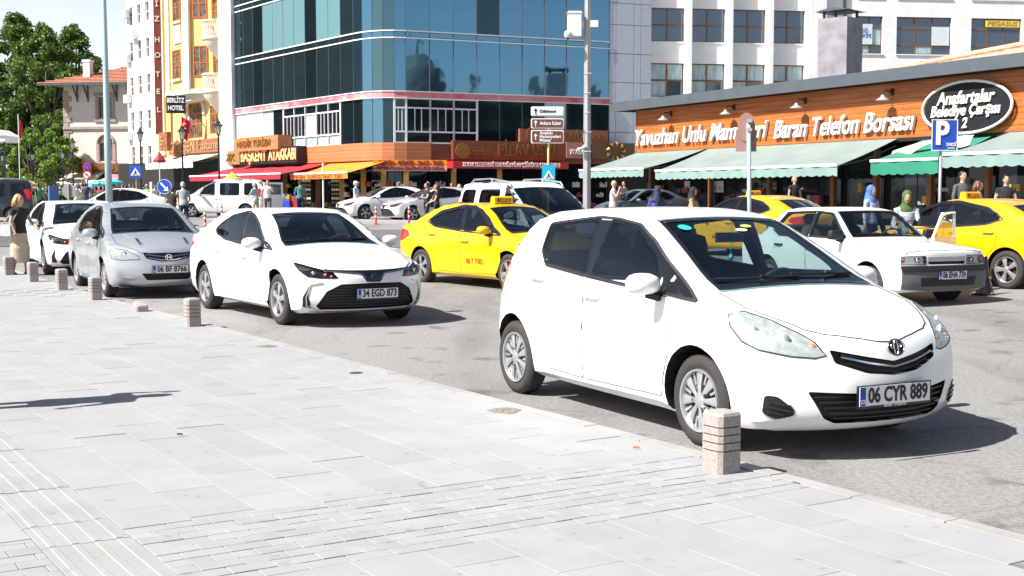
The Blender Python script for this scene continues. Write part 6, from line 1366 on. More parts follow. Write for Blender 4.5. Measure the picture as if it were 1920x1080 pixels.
m = MB(); m.lathe([(.02, .12), (.10, .08), (.12, .0), (.115, -.04), (.08, -.12), (.02, -.16)], 16, (-.62, -.28, zc - .30)); cm_ = m.build('dome_camera', [M_WFR], o, smooth=True); m = MB(); m.lathe([(.085, .0), (.075, -.06), (.01, -.10)], 14, (-.62, -.28, zc - .37)); m.build('lens_dome', [M_GLOSSBLACK], cm_, smooth=True)
zc = at(1085, 277, 40).z - p.z; m = MB(); m.tube([(-.05, -.1, zc), (-.30, -.22, zc - .06)], [(.06, .05), (.05, .045)], 8); m.bar((-.02, 0, zc), (-.12, -.12, zc + .04), .05); m.build('bullet_camera', [M_WFR], o, smooth=True)
m = MB(); m.tube([(-.1, -.05, zc + .1), (-.16, -.12, zc + .3), (-.1, -.1, zc + .55)], .012, 6); m.build('cable', [M_TRIM], o)
# parking sign
p = base(1760, 27); o = thing('parking_sign', 'blue parking sign with white P and TAKSİ on a grey pole', 'sign', p, .08); m = MB(); m.tube([(0, 0, -.1), (0, 0, 2.75)], .032, 10); m.build('pole', [M_POLEG], o, smooth=True)
zt, zb = at(1765, 224, 27).z - p.z, at(1765, 283, 27).z - p.z; hw = (1790 - 1740) / 2 / FPX * 27; cx_ = .05; zc = (zt + zb) / 2
m = MB(); m.box(cx_ - hw, cx_ + hw, -.06, -.035, zb, zt); bd = m.build('board', [M_SBLUE], o); m = MB(); e = .018
for (a, b, c, d_) in ((cx_ - hw, cx_ + hw, zt - e, zt), (cx_ - hw, cx_ + hw, zb, zb + e), (cx_ - hw, cx_ - hw + e, zb + e, zt - e), (cx_ + hw - e, cx_ + hw, zb + e, zt - e)): m.box(a, b, -.066, -.056, c, d_)
m.build('border', [M_WHITE], bd); put_text('P', M_WHITE, bd, (cx_ - .06, -.07, zc + .02), 0, size=.68, depth=.012, bold=.022, sx=.85); put_text('TAKSİ', M_WHITE, bd, (cx_ + .14, -.07, zb + .13), 0, w=.22, size=.09, depth=.012, bold=.002); put_text('12 OTO', M_WHITE, bd, (cx_ + .15, -.07, zb + .055), 0, w=.15, size=.06, depth=.012)
# sign seen from behind
p = base(1404, 24); o = thing('sign_back', 'grey-pink back of a round sign and plate on a leaning pole', 'sign', p, -.15); m = MB(); m.tube([(.03, 0, -.1), (-.03, 0, 2.9)], .040, 10); m.build('pole', [M_POLEB], o, smooth=True)
M_PINKB = mat('sign_back_pink', (.30, .17, .14), .6, noise=.15, scale=6); zc = at(1394, 238, 24).z - p.z; m = MB(); m.prism([(.165 * math.cos(a) - .07, zc + .27 * math.sin(a)) for a in [2 * math.pi * i / 28 for i in range(28)]], .05, .065, 'y'); m.build('round_plate', [M_PINKB], o); m = MB(); z2 = at(1394, 284, 24).z - p.z; m.box(-.26, .12, .068, .08, z2, zc - .05); m.build('lower_plate', [M_PINKB], o)
m = MB(); m.box(-.06, .03, -.06, .045, zc - .08, zc - .02); m.box(-.06, .03, -.06, .045, zc + .08, zc + .14); m.build('clamp', [M_POLEG], o)
# brown direction signs with the crossing sign below
p = base(1028, 50); o = thing('direction_signs', 'three stacked direction signs on a yellow pole, lower two brown', 'sign', p, .05); m = MB(); m.tube([(0, 0, -.1), (0, 0, at(1028, 203, 50).z - p.z)], .045, 10); m.build('pole', [mat('yellow_pole', (.55, .42, .16), .5)], o, smooth=True)
def board(ya, yb, bm_, tm, txts, bar_=(.30, .24, .2)):
    zt, zb = at(1025, ya, 50).z - p.z, at(1025, yb, 50).z - p.z; a, b = (995 - 1028) / FPX * 50, (1056 - 1028) / FPX * 50; m = MB(); poly = rounded([(a, zb), (b, zb), (b, zt), (a, zt)], .06); m.prism(poly, -.10, -.07, 'y'); q = m.build('sign_board', [M_WHITE], o); m = MB(); m.prism(rounded([(a + .04, zb + .04), (b - .04, zb + .04), (b - .04, zt - .04), (a + .04, zt - .04)], .05), -.112, -.095, 'y'); m.build('sign_face', [bm_], q)
    zc = (zt + zb) / 2; x = a + .18; h = min(.12, (zt - zb) * .32); m = MB(); m.bar((x, -.12, zc - h), (x, -.12, zc + h * .3), .035, .012, up=(0, 1, 0)); m.prism([(x - .075, zc + h * .15), (x + .075, zc + h * .15), (x, zc + h)], -.125, -.115, 'y'); m.build('arrow', [tm], q)
    for t_, dz, ww, s_ in txts: put_text(t_, tm, q, (a + .34 + ww / 2, -.118, zc + dz), 0, w=ww, size=s_, depth=.01, bold=.004)
board(200, 218, M_WHITE, M_BLACK, [('Dikimevi', 0, .62, .16)]); board(222, 241, M_SBROWN, M_WHITE, [('Ankara Kalesi', 0, .82, .2)]); board(244, 269, M_SBROWN, M_WHITE, [('Anadolu', .14, .5, .17), ('Medeniyetleri', 0, .82, .17), ('Müzesi', -.14, .42, .17)])
def cross_sign(o, x, zb, zt, bm_, y=-.10):
    hw = (zt - zb) / 2 * .66 if bm_ is M_SCYAN else (zt - zb) / 2; zc = (zt + zb) / 2; m = MB(); m.box(x - hw, x + hw, y, y + .03, zb, zt); q = m.build('crossing_board', [bm_], o); m = MB(); tz = hw * .85; m.prism([(x - tz, zc - tz * .75), (x + tz, zc - tz * .75), (x, zc + tz * .8)], y - .012, y - .002, 'y'); m.build('triangle', [M_WHITE], q)
    m = MB(); m.lathe([(.001, .02), (.03, 0), (.001, -.02)], 8, (x, y - .02, zc + tz * .2)); m.bar((x, y - .02, zc + tz * .12), (x, y - .02, zc - tz * .25), .045, .01, up=(0, 1, 0)); m.bar((x, y - .02, zc - tz * .2), (x - .09, y - .02, zc - tz * .6), .03, .01, up=(0, 1, 0)); m.bar((x, y - .02, zc - tz * .2), (x + .09, y - .02, zc - tz * .6), .03, .01, up=(0, 1, 0)); m.build('walking_figure', [M_BLACK], q)
cross_sign(o, 0, at(1027, 346, 50).z - p.z, at(1027, 309, 50).z - p.z, M_SCYAN)
p = base(258, 54); o = thing('crossing_sign', 'square blue pedestrian crossing sign left of the arrow sign', 'sign', p); m = MB(); m.tube([(0, 0, -.1), (0, 0, at(258, 312, 54).z - p.z)], .03, 8); m.build('pole', [M_POLEG], o); cross_sign(o, 0, at(258, 333, 54).z - p.z, at(258, 311, 54).z - p.z, M_SBLUE)
p = base(311, 50); o = thing('arrow_sign', 'round blue keep-right sign with white arrow, above the two men', 'sign', p); m = MB(); m.tube([(0, 0, -.1), (0, 0, at(311, 337, 50).z - p.z)], .03, 8); m.build('pole', [M_POLEG], o); zc = at(311, 350, 50).z - p.z
m = MB(); m.lathe([(.005, -.08), (.27, -.08), (.27, -.05), (.005, -.05)], 28, (0, 0, zc), 'y'); q = m.build('disc', [M_SBLUE], o); m = MB(); m.lathe([(.27, -.085), (.285, -.085), (.285, -.05), (.27, -.05), (.27, -.085)], 28, (0, 0, zc), 'y', cap=False); m.build('rim', [M_WHITE], q)
m = MB(); m.bar((-.14, -.10, zc + .15), (.06, -.10, zc - .06), .07, .012, up=(0, 1, 0)); m.prism([(.17, zc - .18), (.14, zc + .02), (-.03, zc - .15)], -.106, -.094, 'y'); m.build('arrow', [M_WHITE], q)
m = MB(); m.box(-.08, .0, -.02, .0, 0, 1.1)
p = base(285, 48); o = thing('marker_post', 'thin white post left of the arrow sign', 'post', p); m = MB(); m.box(-.045, .045, -.02, .02, -.1, at(285, 341, 48).z - p.z); m.build('post', [M_WFR], o)
p = base(167, 60); o = thing('no_parking_sign', 'two round signs, blue-red no parking over a no left turn', 'sign', p); m = MB(); m.tube([(0, 0, -.1), (0, 0, at(167, 306, 60).z - p.z)], .028, 8); m.build('pole', [M_IRON], o)
for (py, fm_, kind) in ((313, M_SBLUE, 0), (328, M_WHITE, 1)):
    zc = at(167, py, 60).z - p.z; m = MB(); m.lathe([(.005, -.06), (.21, -.06), (.21, -.04), (.005, -.04)], 24, (0, 0, zc), 'y'); q = m.build('disc', [M_SRED], o); m = MB(); m.lathe([(.005, -.072), (.155, -.072), (.155, -.062), (.005, -.062)], 24, (0, 0, zc), 'y'); m.build('face', [fm_], q)
    m = MB(); m.bar((-.12, -.08, zc + .12), (.12, -.08, zc - .12), .035, .01, up=(0, 1, 0)); m.build('red_bar', [M_SRED], q)
    if kind: m = MB(); m.bar((.05, -.085, zc - .10), (.03, -.085, zc + .02), .03, .008, up=(0, 1, 0)); m.bar((.03, -.085, zc + .02), (-.09, -.085, zc + .02), .03, .008, up=(0, 1, 0)); m.build('turn_arrow', [M_BLACK], q)
p = base(131, 46); o = thing('sign_back', 'grey octagonal sign seen from behind, above the leftmost white saloon', 'sign', p); m = MB(); m.tube([(0, 0, -.1), (0, 0, at(131, 345, 46).z - p.z)], .03, 8); m.build('pole', [M_POLEG], o); zc = at(130, 358, 46).z - p.z; m = MB(); m.prism([(.27 * math.cos(a), zc + .27 * math.sin(a)) for a in [R(22.5 + 45 * i) for i in range(8)]], .03, .045, 'y'); m.build('plate', [M_SBACK], o)
p = base(103, 47); o = thing('totem_sign', 'narrow blue and white upright panel in the left crowd', 'sign', p, .9); m = MB(); m.box(-.2, .2, -.03, .03, .1, at(103, 348, 47).z - p.z); m.build('panel', [mat('totem_blue', (.10, .20, .45), .4)], o)
# street lamps
def street_lamp(px, ytop, d, lab, double=False):
    p = base(px, d); H = at(px, ytop, d).z - p.z; o = thing('street_lamp', lab, 'lamp', p, 0, 'black iron street lamps')
    m = MB(); m.lathe([(.16, -.1), (.16, .25), (.10, .32), (.09, .9), (.06, 1.0), (.05, 1.6), (.045, H - .95), (.07, H - .93), (.045, H - .88)], 12); m.build('post', [M_IRON], o, angle=35)
    m = MB(); m.lathe([(.08, H - .80), (.17, H - .38), (.165, H - .36)], 6); m.build('lantern_glass', [mat('lantern_glass', (.55, .56, .50), .2, coat=.5)], o)
    m = MB(); m.lathe([(.04, H - .88), (.09, H - .80), (.085, H - .78)], 6); m.lathe([(.25, H - .38), (.24, H - .34), (.12, H - .22), (.10, H - .14), (.05, H - .08), (.02, H)], 6)
    for k in range(6): a = 2 * math.pi * k / 6; m.bar((.085 * math.cos(a), .085 * math.sin(a), H - .80), (.175 * math.cos(a), .175 * math.sin(a), H - .36), .02)
    m.build('lantern_frame', [M_IRON], o); return o
street_lamp(413, 223, 66, 'black lamp before the yellow hotel, right of the flags'); street_lamp(345, 233, 66, 'black lamp directly below the hanging hotel sign'); street_lamp(267, 238, 74, 'black lamp right of the tall pale blue pole')
street_lamp(140, 257, 84, 'black lamp before the left edge of the stone house'); street_lamp(208, 253, 84, 'black lamp half hidden behind the tall pale blue pole'); street_lamp(65, 281, 100, 'far lamp in front of the bright green tree'); street_lamp(9, 283, 100, 'far lamp at the left edge under the trees'); street_lamp(121, 279, 104, 'far lamp in the dark shade of the big trees')
# red and white marker posts
M_POSTR = mat('post_red', (.60, .03, .02), .5); k = 0
for (px, py, lab) in ((385, 438, 'left of the far white van wheel'), (416, 415, 'in front of the far white van wheel'), (645, 398, 'left of the man in the white cap'), (672, 411, 'at the feet of the man in the white cap'), (705, 421, 'before the front bumper of the parked white saloon'), (735, 416, 'before the front wheel of the pearl saloon'), (767, 421, 'before the door of the pearl saloon'), (795, 414, 'at the feet of the man in black'), (540, 398, 'beside the man in the green checked shirt')):
    p = on_ground(px, py); o = thing('marker_post', 'red and white plastic post ' + lab, 'post', p, 0, 'red and white plastic posts'); H = .75
    m = MB(); m.lathe([(.11, 0), (.11, .03), (.045, .05), (.04, .08), (.04, H), (.02, H + .02)], 12); m.build('tube', [M_POSTR], o, angle=35)
    for z in (.30, .50, .66): m = MB(); m.lathe([(.0425, z), (.0425, z + .07)], 12, cap=False); m.build('reflective_band', [M_WHITE], o)
# black cone
p = on_ground(1845, 553); o = thing('traffic_cone', 'black traffic cone by the rear wheel of the right taxi', 'cone', p); m = MB(); m.lathe([(.19, 0), (.19, .03), (.14, .05), (.10, .20), (.085, .24), (.105, .26), (.08, .28), (.055, .42), (.04, .58), (.03, .60)], 20); m.build('body', [M_GLOSSBLACK], o, angle=30)
# umbrellas and stalls
def umbrella(px, ytop, yrim, d, rpx, cloth, lab, tiers=1):
    p = base(px, d); zt, zr = at(px, ytop, d).z - p.z, at(px, yrim, d).z - p.z; r_ = rpx / FPX * d; o = thing('umbrella', lab, 'umbrella', p); m = MB(); m.tube([(0, 0, 0), (0, 0, zt)], .03, 8); m.build('pole', [M_WFR], o)
    n = 8; m = MB(); v = [(0, 0, zt)]; T = 4 * tiers
    for j in range(1, T + 1):
        t = j / T; step = (math.floor(t * tiers - 1e-6) * .03) if tiers > 1 else 0
        for q in range(n): a = 2 * math.pi * q / n; v.append((r_ * t * math.cos(a), r_ * t * math.sin(a), zt + (zr - zt) * t ** .9 - step + (.04 if j % 4 == 1 and tiers > 1 else 0)))
    f = [(0, 1 + q, 1 + (q + 1) % n) for q in range(n)] + [(1 + j * n + q, 1 + (j + 1) * n + q, 1 + (j + 1) * n + (q + 1) % n, 1 + j * n + (q + 1) % n) for j in range(T - 1) for q in range(n)]
    b = len(v); v2 = v + [(x, y, z - .02) for x, y, z in v]; f2 = f + [tuple(b + i for i in reversed(g)) for g in f]; m.add(v2, f2); m.build('canopy', [cloth], o); m = MB(); 
    for q in range(n): a, a2 = 2 * math.pi * q / n, 2 * math.pi * (q + 1) / n; A_, B_ = (r_ * math.cos(a), r_ * math.sin(a)), (r_ * math.cos(a2), r_ * math.sin(a2)); m.add([(A_[0], A_[1], zr), (B_[0], B_[1], zr), (B_[0], B_[1], zr - .16), (A_[0], A_[1], zr - .16), (A_[0] * .99, A_[1] * .99, zr), (B_[0] * .99, B_[1] * .99, zr), (B_[0] * .99, B_[1] * .99, zr - .16), (A_[0] * .99, A_[1] * .99, zr - .16)], [(0, 1, 2, 3), (7, 6, 5, 4), (3, 2, 6, 7)])
    m.build('fringe', [cloth], o)
umbrella(438, 322, 338, 64, 24, mat('yellow_thatch', (.72, .42, .06), .8, noise=.4, scale=8), 'yellow tiered umbrella behind the far white van', 3)
umbrella(212, 334, 341, 80, 22, mat('turquoise_cloth', (.03, .40, .45), .7), 'turquoise umbrella in the left crowd, right of the blue pole'); umbrella(180, 338, 345, 78, 18, mat('pale_turquoise', (.15, .50, .55), .7), 'paler turquoise umbrella in the left crowd, left of the blue pole')
umbrella(302, 283, 300, 80, 12, mat('maroon_cloth', (.25, .02, .03), .7), 'folded dark red umbrella at the hotel corner')
# stall tables with colourful goods before the red awning
rng = random.Random(9); gcols = [mat('basket_%d' % i, c, .6, noise=.2, scale=6) for i, c in enumerate([(.5, .03, .03), (.05, .2, .5), (.55, .5, .5), (.6, .1, .2), (.1, .35, .5), (.5, .3, .05)])]
for k, (px, lab) in enumerate(((512, 'goods table with dark cloth behind the man in the white shirt'), (530, 'goods table with blue boxes left of the checked shirt'), (548, 'goods table with red boxes under the crimson awning'))):
    p = base(px, 67); p.z += .12; o = thing('market_table', lab, 'table', p, -.3); m = MB(); m.box(-.6, .6, -.35, .35, .68, .74); m.build('table_top', [M_BRFR], o); m = MB(); m.box(-.6, .6, -.36, -.34, .2, .68); m.build('table_cloth', [M_REDCL if k == 2 else M_SBLUE], o)
    for i in range(4): b = MB(); x = -.52 + .28 * i; b.box(x, x + .22, -.25, .1, .75, .75 + rng.uniform(.12, .28)); b.build('goods_box', [gcols[(k * 2 + i) % 6]], o)
# display racks by the jewellery shop
for px, lab in ((575, 'tall rack of silver goods under the orange awning, left'), (632, 'tall rack of silver goods under the orange awning, right')):
    p = base(px, 70.5); p.z += .12; o = thing('display_rack', lab, 'rack', p); m = MB(); m.box(-.3, .3, -.03, .03, .3, 2.2); m.build('back', [M_INT], o); m = MB(); m.bar((0, 0, 0), (0, 0, .3), .06); m.build('stand', [M_POLEG], o)
    for i in range(7):
        b = MB(); z = .45 + .24 * i; [b.box(-.26 + .11 * j, -.19 + .11 * j, -.07, -.03, z, z + .13) for j in range(5)]; b.build('goods_row', [M_WHITE if i % 2 else M_GOLD], o)
# white kiosk roof, left edge
p = base(6, 98); o = thing('kiosk', 'kiosk with flat white roof at the left edge under the trees', 'kiosk', p); zc = at(10, 262, 98).z - p.z; m = MB(); m.box(-1.6, .95, -1.5, 1.5, zc - .2, zc + .25); m.prism([(-1.7, zc + .25), (1.0, zc + .25), (.1, zc + .75), (-1.7, zc + .9)], -1.6, 1.6, 'y'); m.build('roof', [M_WFR], o); m = MB(); [m.bar((x, y, 0), (x, y, zc - .2), .12) for x in (-1.4, .8) for y in (-1.3, 1.3)]; m.build('posts', [M_IRON], o)
# low dark hedge
g = random.Random(8); p = base(85, 72); m = MB(); V = np.array([(g.gauss(0, 1.6), g.gauss(0, .5), abs(g.gauss(.7, .35))) for _ in range(3500)]); 
for q in V: a = Vector((g.uniform(-1, 1), g.uniform(-1, 1), g.uniform(-1, 1))).normalized(); b = a.orthogonal().normalized() * .06; c = a.cross(b).normalized() * .05; m.add([Vector(q) - b - c, Vector(q) + b - c, Vector(q) + b + c, Vector(q) - b + c], [(0, 1, 2, 3)])
M_LEAFD = mat('hedge_leaf', (.045, .09, .02), .6, noise=.5, scale=3); hg = thing('hedge', 'low dark green hedge in the left crowd', 'hedge', p); m.build('foliage', [M_LEAFD], hg)
# ---------------------------------------------------------------- the cars
import time; _t = time.time()
W_PAINT = paint('white', (.78, .78, .77)); Y_PAINT = paint('taxi_yellow', (.80, .46, .0)); S_PAINT = mat('paint_silver', (.50, .52, .55), .28, .55, noise=.06, scale=3, coat=.6)
Y_DEEP = paint('taxi_deep_yellow', (.78, .38, .0)); G_PAINT = mat('paint_greyblue', (.12, .15, .19), .3, .4, coat=.6); D_PAINT = mat('paint_dark', (.02, .02, .022), .2, .2, coat=.8)
P_PAINT = mat('paint_pearl', (.62, .63, .65), .25, .3, coat=.6)
M_BUMP = mat('bumper_grey', (.11, .11, .115), .5, noise=.1, scale=20)
def gz(x, y): return ground(x, y)
# 1 hatchback
root, sh = car('hatch', 'small white hatchback with plate 06 CYR 889, nearest car, right behind the front bollard', (1.905, 8.43, 0), 27.6, W_PAINT, style='cover')
HATCH = root
for dr_ in [c for c in kids(root) if c.name.startswith('door')]:
    for c in kids(dr_):
        if c.name.split('.')[0] == 'window' and sum(v_.co.y for v_ in c.data.vertices) > 0: c.data.materials[0] = G_CLEAR   # untinted on the driver's side
plate(root, '06 CYR 889', .905, .405, -.03, w=.56, sub='MEHMET  OTOMOTİV')
emblem_ovals(root, (.888, -.025, .685), .066)
v = View(sh, 'front')
m = MB(); c = v.drop([(.0, 1.38)], -.05)[0]; m.box(c[0] - .02, c[0], -.12, .12, c[2] - .07, c[2]); m.build('rear_view_mirror', [M_DASH], root)
m = MB(); m.tube([(c[0], 0, c[2] - .06), (c[0] + .01, 0, c[2] - .16)], .003, 5); m.lathe([(.002, -.2), (.018, -.19), (.022, -.175), (.012, -.155), (.002, -.15)], 10, c=(c[0] + .01, 0, c[2])); m.build('hanging_charm', [mat('turquoise_bead', (.03, .35, .40), .2)], root)
m = MB(); m.tube([(-.36, -.38, .97), (-.38, -.15, .99), (-.36, .05, .995), (-.40, .20, .97)], [(.1, .004), (.12, .006), (.12, .006), (.06, .004)], 8); m.build('dashboard_paper', [M_WHITE], root)
for nm_, cy_, cz_, ry_, rz_, mm in (('round_sticker', -.40, 1.365, .045, .017, mat('sticker_teal', (.03, .38, .34), .4)), ('yellow_sticker', .10, 1.37, .05, .010, mat('sticker_yellow', (.55, .45, .10), .5)), ('white_sticker', .02, 1.345, .05, .009, M_WHITE)):
    V, f, _ = patch(v, [(cy_ + ry_ * math.cos(q), cz_ + rz_ * math.sin(q)) for q in [2 * math.pi * i / 16 for i in range(16)]], .012, .002, .1); P_(V, f, nm_, mm, root)
# 2 wide-grille saloon
root, sh = car('sedan_new', 'white saloon with plate 34 EGD 873 and wide black grille, second in the kerb row', (-2.171, 16.27, 0), 32.4, W_PAINT, style='five')
NEWS = root
plate_a = plate(root, '34 EGD 873', .955, .415, .04, w=.54); emb = emblem_ovals(root, (.925, .02, .61), .055, mat('emblem_dark', (.1, .12, .16), .2, .8))
# 3 silver saloon
root, sh = car('sedan_tall', 'silver saloon with plate 06 BF 8766 and two bonnet vents, third in the kerb row', (-5.73, 20.57, gz(-5.73, 20.5)), 28.5, S_PAINT, style='ten', screen_g=G_CLEAR)
plate(root, '06 BF 8766', .885, .455, .02)
m = MB()
for a, b in (((-.025, .03), (-.025, -.03)), ((.025, .03), (.025, -.03)), ((-.025, 0), (.025, 0))): m.bar((.012, a[0], a[1]), (.012, b[0], b[1]), .010, .010)
ring(m, (.01, 0, 0), .05, .045, .005); m.build('emblem', [M_CHROME], root, loc=(.86, 0, .64))
tp = View(sh, 'top')
for sg in (-1, 1):
    V, f, _ = patch(tp, [(.30, sg * .40), (.30, sg * .355), (.60, sg * .335), (.60, sg * .385)], .006, .01, .1); P_(V, f, 'bonnet_vent', M_BUMP, root, 30)
    for i in range(5): V, f = strip(tp, [(.34 + .05 * i, sg * .39), (.34 + .05 * i, sg * .35)], .012, .003, .009); P_(V, f, 'vent_slat', M_TRIM, root)
# 4 taxis
def roof_sign(root, x, z, txt='TAKSİ'):
    m = MB(); m.tube([(0, -.20, 0), (0, -.19, .01), (0, .19, .01), (0, .20, 0)], [(.02, .02), (.075, .055), (.075, .055), (.02, .02)], 4)
    m = MB(); m.prism([(-.07, 0), (.07, 0), (.055, .10), (.03, .125), (-.03, .125), (-.055, .10)], -.2, .2, 'y'); o = m.build('roof_sign', [Y_PAINT], root, loc=(x, 0, z), angle=30)
    for s_ in (1, -1):
        b = MB(); b.box(0, .004, -.14, .14, -.035, .035); q = b.build('sign_panel', [M_BLACK], o, loc=(s_ * .064, 0, .058), rot=(0, 0, 0 if s_ > 0 else math.pi)); q.rotation_euler[1] = -.15 * 1
        put_text(txt, Y_PAINT, o, (s_ * .072, 0, .058), math.pi / 2 * s_, size=.085, depth=.003, bold=.001, w=.24)
TX = stand(960, 21.6); X_, Y_ = .59, 21.6
root, sh = car('sedan_low', 'yellow taxi with 06 T 7183 on its front door, behind the white hatchback', (X_, Y_, gz(X_, Y_)), 38, Y_PAINT, 'taxis', style='five', steer=-.05)
TAXI = root; roof_sign(root, -1.25, 1.445)
for sg in (-1, 1):
    v = View(sh, 'side', sg)
    for d_ in map(lambda q: fitside(sh, q, .0, .01), ([(-.47, 1.06), (-.70, 1.215), (-.95, 1.335), (-1.18, 1.40), (-1.36, 1.40), (-1.36, 1.345), (-1.18, 1.345), (-.97, 1.28), (-.76, 1.17), (-.60, 1.05)], [(-1.38, 1.40), (-1.6, 1.395), (-2.0, 1.32), (-2.3, 1.21), (-2.25, 1.18), (-2.0, 1.265), (-1.6, 1.345), (-1.38, 1.345)])):
        V, f, _ = patch(v, d_, .018, .02, .1); P_(V, f, 'wind_deflector', M_GLOSSBLACK, root, 30)
t = put_text('06 T 7183', MATS['tail_red'], root, (-.93, -.846, .46), 0, size=.13, depth=.003, bold=0, w=.46)
taxi_txt = t
for (lab, wheelpx, d, hd, sc_) in (('deep yellow taxi at the right edge, rear wheel and two side windows showing', 1890, 20.6, 214, 1.0), ('yellow taxi mostly hidden behind the old white saloon, dark rear window showing', 1452, 29.5, 219, 1.0)):
    a = R(hd); fw = Vector((math.sin(a), -math.cos(a))); lf = Vector((math.cos(a), math.sin(a))); p = stand(wheelpx, d); org = Vector((p.x, p.y)) + fw * 2.57 - lf * .8
    o = car_copy(TAXI, lab, (org.x, org.y, p.z), hd, {Y_PAINT: Y_DEEP}, 'taxis')
    for c in kids(o):
        if c.name.startswith('lettering'): c.location = (-.93, .846, .46); c.rotation_euler = (0, 0, math.pi)
# 5 old boxy saloon
root, sh = car('sedan_boxy', 'old boxy white saloon with plate 06 EHA 739 and black bumper, a door open', (5.9, 18.9, gz(5.9, 18.9)), 24, W_PAINT, style='steel', screen_g=G_CLEAR, tint=G_CLEAR)
plate(root, '06 EHA 739', .80, .445, .06, w=.50)
m = MB(); m.prism([(0, .03), (.02, 0), (0, -.03), (-.02, 0)], 0, .006, 'x'); m.build('emblem', [M_CHROME], root, loc=(.735, .0, .685))
dr = MB(); V = [(0, .93), (0, .5), (0, .25), (-1.0, .25), (-1.0, .93)]
hinge = Vector((-.45, .80, 0)); ang = R(62)
od = MB(); od.prism([(0, .25), (-.98, .25), (-.98, .93), (0, .93)], -.03, .03, 'y'); dobj = od.build('open_door', [W_PAINT], root, loc=(hinge.x, hinge.y, 0), rot=(0, 0, -ang))
od = MB()
for a_, b_ in (((-.02, .93), (-.42, 1.30)), ((-.42, 1.30), (-.95, 1.31)), ((-.95, 1.31), (-.96, .93))): od.bar((a_[0], 0, a_[1]), (b_[0], 0, b_[1]), .03, .035, up=(0, 1, 0))
od.build('window_frame', [W_PAINT], dobj); od = MB(); od.prism([(-.08, .93), (-.43, 1.285), (-.94, 1.29), (-.94, .93)], -.003, .003, 'y'); od.build('window', [G_CLEAR], dobj)
# 6 tall van
X_, Y_ = .98, 25.4
root, sh = car('van_tall', 'white family van with grey roof rails, behind the yellow taxi', (X_, Y_, gz(X_, Y_)), 27, W_PAINT, style='five', screen_g=G_WIND)
VAN = root
for sg in (-1, 1):
    m = MB(); tp = View(sh, 'top'); pts = [(-.98, sg * .60), (-1.10, sg * .60), (-1.9, sg * .60), (-2.75, sg * .60), (-2.9, sg * .60)]; P = tp.drop(pts, 0); hz = (0, .07, .075, .07, 0)
    m.tube([(p[0], p[1], p[2] + h) for p, h in zip(P, hz)], .018, 8); q = tp.drop([(-1.9, sg * .6)], 0)[0]; m.tube([q, (q[0], q[1], q[2] + .07)], .018, 8); m.build('roof_rail', [M_RIM], root, smooth=True)
# 7 parked white hatch behind the silver one (turned head lamps and open arches)
X_, Y_ = -8.35, 25.3
o = car_copy(NEWS, 'white saloon with black windscreen and amber indicator, leftmost in the kerb row', (X_, Y_, gz(X_, Y_)), 27, {M_CHROME: M_GLOSSBLACK}, scale=1.0)
drop_parts(o, ['number_plate', 'emblem', 'chrome_line'])
def far(src, lab, px, d, hd, swap, sc_=1., cat=None, name='car', ax=0.):
    p = stand(px, d); a = R(hd); q = Vector((p.x, p.y)) - Vector((math.sin(a), -math.cos(a))) * ax
    return car_copy(src, lab, (q.x, q.y, ground(q.x, q.y)), hd, swap, None, name, sc_, cat)
def strip_far(o): drop_parts(o, ['number_plate', 'emblem', 'chrome_line', 'grille_bar', 'wiper', 'wind_deflector', 'roof_sign', 'lettering', 'rear_view_mirror', 'hanging_charm', 'air_curtain'])
o = far(NEWS, 'pearl white saloon parked facing left, man in black standing before it', 758, 56, -62, {W_PAINT: P_PAINT}, 1.06); strip_far(o)
o = far(NEWS, 'white saloon parked facing left, partly hidden behind the pearl saloon', 672, 58.5, -62, {}, 1.06); strip_far(o)
o = far(TAXI, 'white coupe seen from its rear, behind the tall blue lamp pole', 152, 50, -70, {Y_PAINT: W_PAINT}, 1.03); strip_far(o)
o = far(TAXI, 'grey blue saloon parked beyond the grey camera pole', 1152, 52, -60, {Y_PAINT: G_PAINT}, 1.0); strip_far(o)
o = far(VAN, 'white van facing left with its rear door standing open', 366, 63, -86, {}, 1.0, 'van', 'van', 0.); 
o2 = MB(); o2.box(-.05, 0, -1.35, 0, .45, 1.7); dd = o2.build('rear_door', [W_PAINT], o, loc=(-3.46, .80, 0), rot=(0, 0, R(-35))); o2 = MB(); o2.box(-.06, .01, -1.2, -.12, 1.1, 1.6); o2.build('door_window', [M_GLOSSBLACK], dd)
o = far(VAN, 'black off-road car cut off by the left edge', -85, 56, -80, {W_PAINT: D_PAINT}, 1.0, 'car', 'car', 0.); strip_far(o)
print('cars', time.time() - _t)
